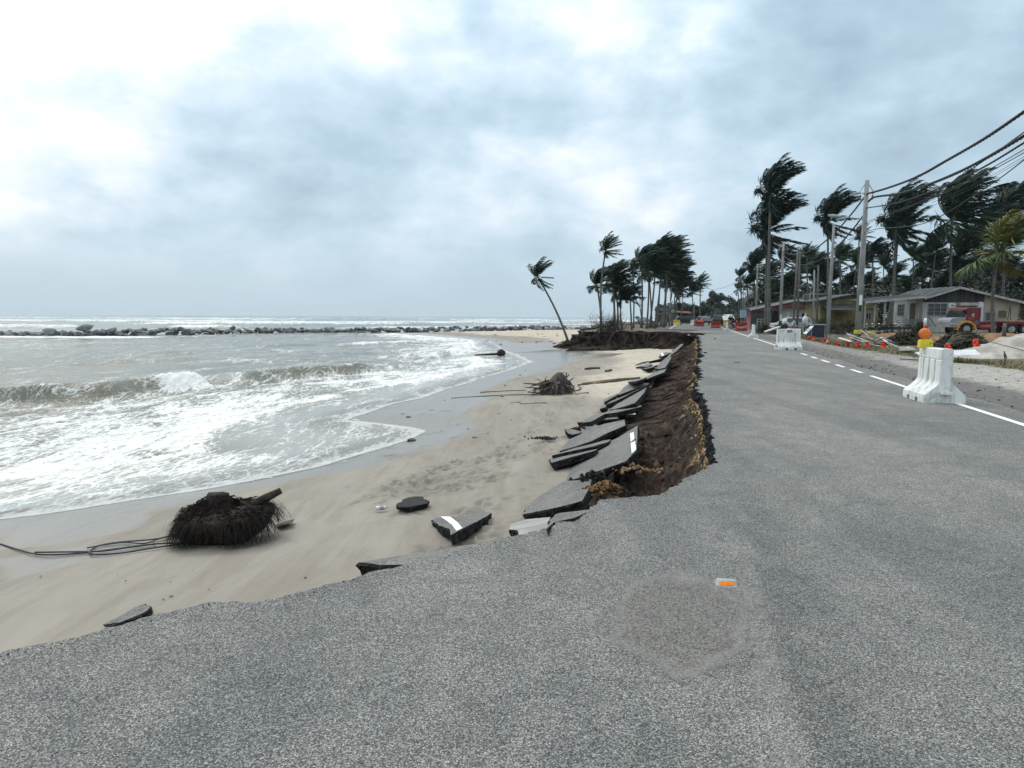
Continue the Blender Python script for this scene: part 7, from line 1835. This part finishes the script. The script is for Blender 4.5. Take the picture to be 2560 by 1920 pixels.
cx_, cz_ = T(1520, 378); mb = MB(); ring = [(cx_ + math.cos(R(40 + a)) * .10, -1.118, cz_ + math.sin(R(40 + a)) * .10) for a in range(0, 290, 15)]; mb.tube(ring, .028, 6); mb.build('door_emblem', M_white, cabn, True)
mb = MB(); pr(mb, [(1466, 420), (1466, 406), (1528, 406), (1528, 420)], -1.106, -1.09); mb.build('faded_lettering', mat('faded_letters', (.36, .09, .08), None, 30, .7, 0), cabn)
mb = MB(); pr(mb, [(1545, 482), (1545, 438), (1592, 438), (1592, 482)], -1.114, -1.09); pl_ = mb.build('data_plate', mat('plate_navy', (.02, .03, .06), (.20, .20, .2), 12, .6, 0), cabn)
mb = MB(); x_, z_ = T(1455, 548); 
for i in range(15):
    a0_, a1_ = math.pi * (.02 + .96 * i / 15), math.pi * (.02 + .96 * (i + 1) / 15); r0, r1 = .72, .86
    mb.prism([(x_ + math.cos(a0_) * r0, -1.15, z_ - .02 + math.sin(a0_) * r0), (x_ + math.cos(a0_) * r1, -1.15, z_ - .02 + math.sin(a0_) * r1), (x_ + math.cos(a1_) * r1, -1.15, z_ - .02 + math.sin(a1_) * r1), (x_ + math.cos(a1_) * r0, -1.15, z_ - .02 + math.sin(a1_) * r0)], (0, .5, 0))
mb.build('wheel_arch', M_ya, TR)
mb = MB(); pr(mb, [(1525, 528), (1525, 490), (1568, 490), (1566, 528)], -1.1, -.6); bev(mb.build('step_box', M_ya, TR))
def wheel(zx, y, r=.52, p=None, ring=False):
    x_, z_ = T(zx, 604); z_ = r; mb = MB(); N = 24
    mb.tube([(x_, y - .15, z_), (x_, y - .14, z_), (x_, y + .14, z_), (x_, y + .15, z_)], [r * .86, r, r, r * .86], N); w_ = mb.build('wheel', M_tyre, p, True)
    mb = MB(); mb.tube([(x_, y - .17, z_), (x_, y - .155, z_)], [r * .30, r * .56], N); mb.build('rim', M_rim, w_)
    mb = MB(); mb.tube([(x_, y - .21, z_), (x_, y - .165, z_)], [r * .14, r * .18], 10); mb.build('hub', M_chrome, w_)
for zx in (1455, 1962, 2118):
    for y in (-.98, .98): wheel(zx, y, .53, TR)
mb = MB(); a, c = T(1600, 515); b_, d_ = T(1795, 515); mb.tube([(a, -.95, c), (a + .03, -.95, c), (b_ - .03, -.95, c), (b_, -.95, c)], [.14, .22, .22, .14], 14); mb.build('fuel_tank', mat('dusty_maroon', (.27, .05, .055), (.2, .035, .04), 2, .6, .1), TR, True)
mb = MB(); pr(mb, [(1600, 498), (1600, 470), (2330, 470), (2330, 498)], -.45, .45); mb.build('chassis', M_mar, TR)
mb = MB(); pr(mb, [(1885, 475), (1885, 446), (2380, 452), (2380, 478)], -1.15, 1.15); bd_ = mb.build('bed', M_mar, TR)
mb = MB(); pr(mb, [(1895, 444), (1895, 432), (2380, 440), (2380, 450)], -1.17, -1.05); mb.build('bed_rail', mat('worn_rail', (.46, .36, .28), (.3, .1, .08), 4, .7, 0), bd_)
mb = MB(); pr(mb, [(1620, 470), (1620, 448), (1885, 452), (1885, 470)], -.6, .6); mb.build('deck', M_mar, TR)
for zx in (1937, 2052):
    mb = MB(); 
    for d_ in (-17, 17): a, c = T(zx + d_, 435); e, f = T(zx, 272); mb.tube([(a, -1.0, c), (e, -1.0, f)], .035, 6)
    mb.build('stake_frame', mat('rusty_steel', (.06, .035, .028), (.10, .06, .045), 5, .8, .2), TR)
mb = MB()
for d_ in (0, 26): a, c = T(1612 + d_, 415); e, f = T(1612 + d_, 285); mb.tube([(a, -.7, c), (e, -.7, f)], .025, 6)
for i in range(6): a, c = T(1612, 405 - i * 20); e, f = T(1638, 405 - i * 20); mb.tube([(a, -.7, c), (e, -.7, f)], .02, 6)
mb.build('ladder', M_blk, TR)
mb = MB(); pr(mb, [(1262, 512), (1262, 496), (1390, 505), (1390, 520)], -1.05, 1.05); mb.build('bumper', M_rim, TR)
for zx in (1292, 1322):
    a, c = T(zx, 482); mb = MB(); mb.tube([(a, -.98, c), (a, -.93, c)], [.085, .11], 14); hl = mb.build('headlight', M_chrome, TR, True)
mb = MB(); pr(mb, [(2080, 500), (2080, 488), (2380, 492), (2380, 506)], -1.1, -.9); mb.build('side_guard', M_blk, TR)
mb = MB(); pr(mb, [(1985, 500), (1900, 520), (1915, 486), (1965, 474), (2010, 486), (2040, 515), (2020, 515)], -1.14, -.8); mb.build('rear_mudguard', M_blk, TR)

# ================================================================== CARS
M_silver = mat('silver_paint', (.42, .44, .45), (.36, .38, .39), 2, .3, 0, .5, .2); M_cblk = mat('black_paint', (.010, .011, .012), (.02, .02, .02), 2, .3, 0, .5); M_cwhite = mat('white_car_paint', (.62, .64, .64), (.55, .57, .57), 2, .35, 0, .5); M_cgrn = mat('dark_green_paint', (.012, .022, .020), (.02, .032, .03), 2, .4, 0, .5); M_lamp = mat('tail_lamp', (.45, .02, .02), None, 3, .3, 0)
def car(label, x, Y, rz, m_, L=4.3, W=1.75, H=1.65, kind='suv', group=None, z=None):
    t = thing('parked_car', label, 'car', (x, Y, gzf(x, Y) if z is None else z), rz, group); g = .22
    if kind == 'suv': body = [(-.50, .30), (-.49, .52), (-.46, .60), (-.27, .66), (.46, .66), (.49, .60), (.50, .30)]; cabp = [(-.30, .66), (-.14, .94), (-.05, .99), (.30, 1.0), (.40, .97), (.47, .66)]
    elif kind == 'jeep': body = [(-.50, .28), (-.50, .62), (-.12, .66), (.50, .66), (.50, .28)]; cabp = [(-.14, .66), (-.06, .98), (.48, 1.0), (.50, .66)]
    else: body = [(-.50, .30), (-.49, .56), (-.22, .62), (.50, .62), (.50, .30)]; cabp = [(-.24, .62), (-.12, .95), (-.05, 1.0), (.12, 1.0), (.17, .62)]
    mb = MB(); mb.prism([(x_ * L, -W / 2, z_ * H) for x_, z_ in body], (0, W, 0)); bev(mb.build('body', m_, t), .07)
    mb = MB(); n = len(cabp); lo_ = [(x_ * L, (-W / 2 + .04) + (.14 if z_ > .8 else 0), z_ * H) for x_, z_ in cabp]; hi_ = [(x_ * L, (W / 2 - .04) - (.14 if z_ > .8 else 0), z_ * H) for x_, z_ in cabp]
    mb.add(lo_ + hi_, [tuple(range(n))[::-1], tuple(range(n, 2 * n))] + [(i, (i + 1) % n, n + (i + 1) % n, n + i) for i in range(n)]); cb_ = bev(mb.build('cabin', m_, t), .05)
    xs_ = [p[0] for p in cabp]; xa_, xb_ = (xs_[0] + .09) * L, (xs_[-1] - .06) * L; mid = (xa_ + xb_) / 2
    for s in (-1, 1):
        for (u0, u1) in ((xa_, mid - .05), (mid + .05, xb_)):
            mb = MB(); yb, yt = s * (W / 2 - .035), s * (W / 2 - .150); zb, zt = (cabp[0][1] + .05) * H, .93 * H; sl = (zt - zb) * .35 if u0 == xa_ else .0
            mb.prism([(u0, yb, zb), (u1, yb, zb), (u1 - (.12 if u1 == xb_ else 0), yt, zt), (u0 + sl, yt, zt)], (0, s * .012, 0)); mb.build('side_window', M_glass, cb_)
    mb = MB(); zb, zt = (cabp[-1][1] + .06) * H, .92 * H; xe = cabp[-1][0] * L + .012; xt_ = cabp[-2][0] * L + .015 + (.03 if kind != 'jeep' else .0)
    mb.prism([(xe, -W * .40, zb), (xe, W * .40, zb), (xt_, W * .35, zt), (xt_, -W * .35, zt)], (.012, 0, 0)); mb.build('rear_window', M_glass, cb_)
    for xw in (-.31, .31):
        for s in (-1, 1):
            r = .33; y = s * (W / 2 - .08); mb = MB(); mb.tube([(xw * L, y - .10, r), (xw * L, y - .09, r), (xw * L, y + .09, r), (xw * L, y + .10, r)], [r * .85, r, r, r * .85], 18); w_ = mb.build('wheel', M_tyre, t, True); mb = MB(); mb.tube([(xw * L, y + s * .105, r), (xw * L, y + s * .12, r)], [r * .58, r * .4], 14); mb.build('rim', M_rim, w_)
    for s in (-1, 1): mb = MB(); mb.box((.5 * L + .012, s * W * .42, .52 * H), (.03, .14, .26)); mb.build('tail_light', M_lamp, t); mb = MB(); mb.box((-.495 * L, s * W * .38, .50 * H), (.04, .28, .14)); mb.build('headlight', M_chrome, t)
    if kind == 'jeep': mb = MB(); mb.tube([(L * .5 + .02, .05, .55 * H), (L * .5 + .20, .05, .55 * H)], .36, 18); mb.build('spare_wheel', M_tyre, t, True)
    return t
sc_ = car('silver car parked facing left in front of the pink house, scrub before it', PX(1978, 74), 74, R(3), M_silver, 4.1, 1.75, 1.62)
pbp = PD(2013, 801, 72.4); mb = MB(); rn = random.Random(2); mb.ball((0, 0, 0), (.30, .25, .50), 12, 8, 0, .12, rn); mb.tube([(0, 0, .42), (-.02, 0, .58), (.04, 0, .68)], [.10, .04, .09], 8); tag(mb.build('plastic_bag', M_sheet, None, True, pbp), 'white plastic bag hanging at the rear end of the silver car', 'bag')
rh = math.pi / 2 - LANG
car('black jeep with a spare wheel seen from behind, between the barriers', PX(1794, 132), 132, R(-90) + 0 + math.pi - .25 + .0, M_cblk, 4.2, 1.85, 1.95, 'jeep', z=0)
car('silver van parked left of the black jeep', PX(1768, 145), 145, R(172), M_silver, 4.4, 1.8, 1.75, 'suv', z=0)
car('white pickup right of the black jeep, half behind the standing people', PX(1813, 150), 150, R(70), M_cwhite, 4.9, 1.85, 1.85, 'pickup', z=0)
car('white van beyond the white pickup at the far road side', PX(1822, 172), 172, R(90), M_cwhite, 4.6, 1.85, 2.2, 'suv', z=0)
car('dark green vehicle on the left road side beside the yellow barrier', PX(1716, 145), 145, R(184), M_cgrn, 4.6, 1.8, 1.75, 'suv', z=0)
car('black car on the left road side behind the farthest red barrier', PX(1766, 138), 138, R(86), M_cblk, 4.2, 1.75, 1.5, 'suv', z=0)
# stall with a red roof among the parked motorcycles
stp_ = Vector((PX(1710, 155), 155, .1)); stl = thing('roadside_stall', 'roadside stall with a faded red roof left of the far road', 'stall', stp_)
mb = MB(); mb.prism([(-1.9, -1.2, 2.35), (1.5, -1.2, 2.15), (1.5, 1.4, 2.6), (-1.9, 1.4, 2.75)], (0, 0, .08)); mb.build('roof', mat('faded_red_roof', (.20, .045, .035), (.14, .035, .03), 2, .8, 0), stl)
for sx in (-1.7, 1.3):
    for sy in (-1.0, 1.2): mb = MB(); mb.tube([(sx, sy, -.1), (sx, sy, 2.4)], .05, 6); mb.build('post', M_wood, stl)
mb = MB(); mb.box((-.2, -.9, .55), (2.8, .5, 1.0)); mb.build('counter', M_shade, stl)
# ================================================================== SIGNS
sg_ = Vector((PX(1857.3, 100), 100, gzf(PX(1857.3, 100), 100))); sn_ = thing('sign_board', 'light blue sign board on two thin posts at the right of the far road', 'sign', sg_)
zt, zb = PD(1857, 775, 100).z - sg_.z, PD(1857, 794, 100).z - sg_.z; wS = 15.6 * 100 / F_PX
mb = MB(); mb.box((0, 0, (zt + zb) / 2), (wS, .05, zt - zb)); bdS = mb.build('board', mat('pale_blue_board', (.42, .58, .66), (.36, .52, .60), 5, .6, 0), sn_)
for sx in (-.3, .3): mb = MB(); mb.tube([(sx, .05, -.2), (sx, .05, zt)], .035, 6); mb.build('post', M_gal, sn_)
mb = MB(); rn = random.Random(3)
for (u, v_, a, h_) in ((-.28, .40, .10, .08), (0, .40, .12, .12), (.28, .40, .10, .08), (-.24, -.38, .09, .09), (.10, -.42, .10, .06), (.30, -.38, .10, .10)): mb.box((u * wS, -.032, (zt + zb) / 2 + v_ * (zt - zb)), (a * wS, .008, h_ * (zt - zb)))
for j in range(4): mb.box((rn.uniform(-.03, .03), -.032, (zt + zb) / 2 + (.18 - j * .13) * (zt - zb)), (wS * rn.uniform(.5, .75), .008, .018))
mb.build('marking', mat('dark_blue_marks', (.05, .10, .15), None, 3, .7, 0), bdS)
rs = Vector((PX(1681, 116), 116, .2)); rsn = thing('round_sign', 'round pale sign with a thick black rim in front of the left clump', 'sign', rs); zc = PD(1681, 777, 116).z - rs.z
mb = MB(); mb.tube([(0, -.02, zc), (0, .02, zc)], .36, 24); mb.build('disc', M_fasc, rsn); mb = MB(); mb.tube([(math.cos(a * math.pi / 12) * .42, 0, zc + math.sin(a * math.pi / 12) * .42) for a in range(25)], .075, 8); mb.build('rim', M_blk, rsn, True); mb = MB(); mb.tube([(0, .04, -.2), (0, .04, zc)], .04, 6); mb.build('post', M_wood, rsn)

# ================================================================== MOTORCYCLES
def motorcycle(label, x, Y, rz, m_, z=None, group=None):
    t = thing('motorcycle', label, 'motorcycle', (x, Y, gzf(x, Y) if z is None else z), rz, group); r = .29
    for xw in (-.62, .62):
        mb = MB(); mb.tube([(xw + math.cos(a * math.pi / 9) * (r - .05), 0, r + math.sin(a * math.pi / 9) * (r - .05)) for a in range(19)], .05, 7); w_ = mb.build('wheel', M_tyre, t, True)
        mb = MB(); mb.tube([(xw, -.03, r), (xw, .03, r)], .05, 8)
        for a in range(6): mb.tube([(xw, 0, r), (xw + math.cos(a * 1.047) * (r - .06), 0, r + math.sin(a * 1.047) * (r - .06))], .008, 4)
        mb.build('rim', M_rim, w_)
    mb = MB(); mb.prism([(-.38, -.11, .42), (.15, -.13, .34), (.32, -.10, .50), (.40, -.08, .72), (.20, -.10, .66), (-.15, -.12, .62), (-.60, -.09, .72), (-.66, -.08, .64)], (0, .22, 0)); bev(mb.build('body', m_, t), .03)
    mb = MB(); mb.prism([(-.62, -.12, .74), (-.10, -.13, .70), (.02, -.11, .74), (-.25, -.13, .80), (-.62, -.11, .84)], (0, .25, 0)); bev(mb.build('seat', M_tyre, t), .03)
    mb = MB(); mb.tube([(.62, -.06, r), (.48, -.06, .78)], .022, 6); mb.tube([(.62, .06, r), (.48, .06, .78)], .022, 6); mb.build('fork', M_rim, t)
    mb = MB(); mb.tube([(.34, -.34, .98), (.44, -.16, .96), (.46, 0, .92), (.44, .16, .96), (.34, .34, .98)], .018, 6); mb.build('handlebar', M_blk, t, True)
    mb = MB(); mb.ball((.54, 0, .86), (.08, .09, .08), 10, 7); mb.build('headlight', M_chrome, t, True)
    mb = MB(); mb.box((-.05, 0, .30), (.34, .20, .20)); mb.tube([(.0, .13, .22), (-.55, .15, .30), (-.78, .15, .34)], [.03, .045, .045], 8); mb.build('engine', M_rim, t)
    for s in (-1, 1): mb = MB(); mb.tube([(.40, s * .28, .98), (.40, s * .33, 1.12)], .008, 4); mb.box((.40, s * .34, 1.14), (.02, .11, .07)); mb.build('mirror', M_blk, t)
    return t
M_bk2 = mat('black_fairing', (.012, .012, .013), (.02, .02, .02), 3, .35, 0, .5)
for i, (zx, zy, Y, rz, lab) in enumerate([(480, 585, 60, 2.6, 'black motorcycle farthest left under the awning'), (540, 585, 61, 2.9, 'black motorcycle second from the left under the awning'), (605, 585, 60.5, 3.3, 'black motorcycle beside the round awning post'),
                                           (735, 582, 60, .2, 'dark motorcycle parked right of the awning post'), (815, 582, 60.5, 2.9, 'dark motorcycle parked in front of the porch railing')]):
    motorcycle(lab, XZ(*z1(zx, zy), Y)[0], Y, rz, M_bk2, group='motorcycles under the awning')
for i, (px, Y, rz) in enumerate([(1678, 148, 1.9), (1687, 150, 1.2), (1696, 149, 1.6), (1705, 147, 1.4)]):
    motorcycle('dark motorcycle parked in the row on the left road side', PX(px, Y), Y, rz, M_bk2, .1, 'motorcycles on the left road side')
mc = motorcycle('white motorcycle carrying a rider in a maroon shirt', PX(1837, 97), 97, R(62), mat('white_fairing', (.62, .62, .62), (.5, .5, .5), 3, .35, 0, .5), .05)
motorcycle('black motorcycle partly behind the nearest red barrier', PX(1848, 99), 99, R(120), M_bk2, .05)

# ================================================================== PEOPLE
M_skin = mat('skin', (.25, .145, .09), (.20, .115, .07), 3, .6, 0); M_hair = mat('black_hair', (.012, .010, .010), None, 9, .8, .3); M_shoe = mat('dark_shoe', (.02, .02, .022), None, 5, .6, 0)
def skin(name, verts, edges, radii, m_, parent, root=0, sub=1):
    me = bpy.data.meshes.new(name); me.from_pydata([tuple(v) for v in verts], edges, []); me.materials.append(m_)
    o = bpy.data.objects.new(name, me); COL.objects.link(o); o.parent = parent
    o.modifiers.new('skin', 'SKIN').use_smooth_shade = True
    for i, r in enumerate(radii):
        sv_ = me.skin_vertices[0].data[i]; sv_.radius = r if isinstance(r, tuple) else (r, r); sv_.use_root = (i == root)
    if sub: s_ = o.modifiers.new('sub', 'SUBSURF'); s_.levels = sub; s_.render_levels = sub
    return o
def person(label, x, Y, rz, shirt, trous, h=1.72, pose='stand', z=0.0, seat=0, group=None, hat=None):
    t = thing('person', label, 'person', (x, Y, z), rz, group); k = h / 1.72
    if pose == 'stand':
        J = {'pel': (0, 0, .95), 'wa': (0, .0, 1.10), 'ch': (0, .01, 1.32), 'nk': (0, .0, 1.46), 'hd': (0, -.02, 1.58), 'ht': (0, -.01, 1.69)}
        legs = {s: [(s * .09, 0, .90), (s * .11, -.02, .50), (s * .12, .02, .09), (s * .13, -.13, .04)] for s in (-1, 1)}
        arms = {s: [(s * .17, .01, 1.40), (s * .24, .03, 1.14), (s * .23, -.06, .92), (s * .22, -.09, .82)] for s in (-1, 1)}
    else:
        J = {'pel': (0, .10, .84), 'wa': (0, .08, 1.00), 'ch': (0, .0, 1.22), 'nk': (0, -.05, 1.36), 'hd': (0, -.08, 1.48), 'ht': (0, -.08, 1.59)}
        legs = {s: [(s * .11, .08, .82), (s * .20, -.32, .66), (s * .20, -.18, .30), (s * .20, -.30, .26)] for s in (-1, 1)}
        arms = {s: [(s * .17, -.02, 1.30), (s * .27, -.18, 1.10), (s * .30, -.40, 1.02), (s * .31, -.48, 1.00)] for s in (-1, 1)}
    names = ['pel', 'wa', 'ch', 'nk', 'hd', 'ht']; V = [Vector(J[n]) * k for n in names]; E = [(i, i + 1) for i in range(5)]; Rd = [.13, .115, .13, .055, .095, .06]
    for s in (-1, 1):
        o = len(V); V += [Vector(p) * k for p in legs[s]]; E += [(0, o)] + [(o + i, o + i + 1) for i in range(3)]; Rd += [.085, .058, .042, .035]
        o = len(V); V += [Vector(p) * k for p in arms[s]]; E += [(2, o)] + [(o + i, o + i + 1) for i in range(3)]; Rd += [.055, .042, .032, .035]
    skin('body', V, E, [r * k for r in Rd], M_skin, t)
    V = [Vector(J[n]) * k for n in ('pel', 'wa', 'ch')] + [(Vector(J['nk']) + Vector((0, 0, -.05))) * k]; E = [(0, 1), (1, 2), (2, 3)]; Rd = [(.155, .13), (.15, .12), (.165, .125), .075]
    for s in (-1, 1): o = len(V); a0, a1 = Vector(arms[s][0]), Vector(arms[s][1]); V += [a0 * k, a0.lerp(a1, .85) * k]; E += [(2, o), (o, o + 1)]; Rd += [.075, .062]
    skin('shirt', V, E, [tuple(q_ * k for q_ in r) if isinstance(r, tuple) else r * k for r in Rd], shirt, t)
    V = [Vector(J['pel']) * k]; E = []; Rd = [(.15, .125)]
    for s in (-1, 1): o = len(V); V += [Vector(p) * k for p in legs[s][:3]]; E += [(0, o), (o, o + 1), (o + 1, o + 2)]; Rd += [.105, .078, .066]
    skin('trousers', V, E, [tuple(q_ * k for q_ in r) if isinstance(r, tuple) else r * k for r in Rd], trous, t)
    hd = Vector(J['hd']) * k; mb = MB(); mb.ball(hd + Vector((0, .015, .035)), (.098 * k, .108 * k, .098 * k), 12, 8); mb.build('hat' if hat else 'hair', hat or M_hair, t, True)
    mb = MB(); mb.ball(hd + Vector((0, -.10 * k, -.005)), (.016, .022, .02), 8, 6); mb.build('nose', M_skin, t, True)
    for s in (-1, 1):
        f = Vector(legs[s][3]) * k; mb = MB(); mb.ball(f + Vector((0, .05, 0)), (.05, .13, .045), 10, 6); mb.build('shoe', M_shoe, t, True)
    return t
def cl(n_, c): return mat(n_, c, tuple(x * .8 for x in c), 8, .9, 0)
person('person in a black top and tan trousers with their back turned', PX(1825, 98), 98, R(170), cl('black_cloth', (.012, .012, .015)), cl('tan_cloth', (.34, .26, .19)), 1.86, z=.0)
person('person in dark clothes standing close behind the one in tan trousers', PX(1830, 99.5), 99.5, R(200), cl('charcoal_cloth', (.02, .02, .024)), cl('black_cloth', (.012, .012, .015)), 1.84)
person('person in a maroon shirt sitting on the white motorcycle', PX(1837, 97), 97, R(62 + 90), cl('maroon_cloth', (.085, .018, .022)), cl('dark_trouser_cloth', (.02, .02, .022)), 1.74, 'sit', .05)
person('person in a black jacket beside the light blue sign', PX(1848, 104), 104, R(160), cl('black_cloth', (.012, .012, .015)), cl('charcoal_cloth', (.02, .02, .024)), 1.74)
person('person in a red top and orange cap behind the farthest red barrier', PX(1747, 130), 130, R(0), cl('red_cloth', (.22, .03, .03)), cl('charcoal_cloth', (.02, .02, .024)), 1.72, hat=cl('orange_cloth', (.45, .13, .05)))
for i, (px, Y, c, lab) in enumerate([(1683, 144, 'black_cloth', 'person in black at the left of the group by the yellow barrier'), (1690, 146, 'grey_cloth', 'person in a pale grey top in the group by the yellow barrier'), (1695, 145, 'blue_cloth', 'person in a blue top in the group by the yellow barrier'), (1701, 147, 'navy_cloth', 'person in a navy top at the right of the group by the yellow barrier')]):
    person(lab, PX(px, Y), Y, R(180 + 40 * i), cl(c, {'black_cloth': (.012, .012, .015), 'grey_cloth': (.32, .34, .38), 'blue_cloth': (.07, .17, .30), 'navy_cloth': (.02, .035, .07)}[c]), cl('charcoal_cloth', (.02, .02, .024)), 1.7, z=.0, group='people by the yellow barrier')

# ================================================================== AIR: a thin even sea haze round everything
mb = MB(); mb.box((400, 2990, 8.0), (14200, 6300, 24.0)); b = NB('sea_haze'); b.t.nodes.remove(b.b)
vp = b.n('ShaderNodeVolumePrincipled'); vp.inputs['Color'].default_value = (.86, .93, .97, 1); vp.inputs['Density'].default_value = .00009; vp.inputs['Anisotropy'].default_value = .2
b.l(vp.outputs[0], b.out.inputs['Volume'])
hz = mb.build('haze', b.m); tag(hz, 'thin grey blue sea haze over the whole coast', 'haze', kind='stuff')
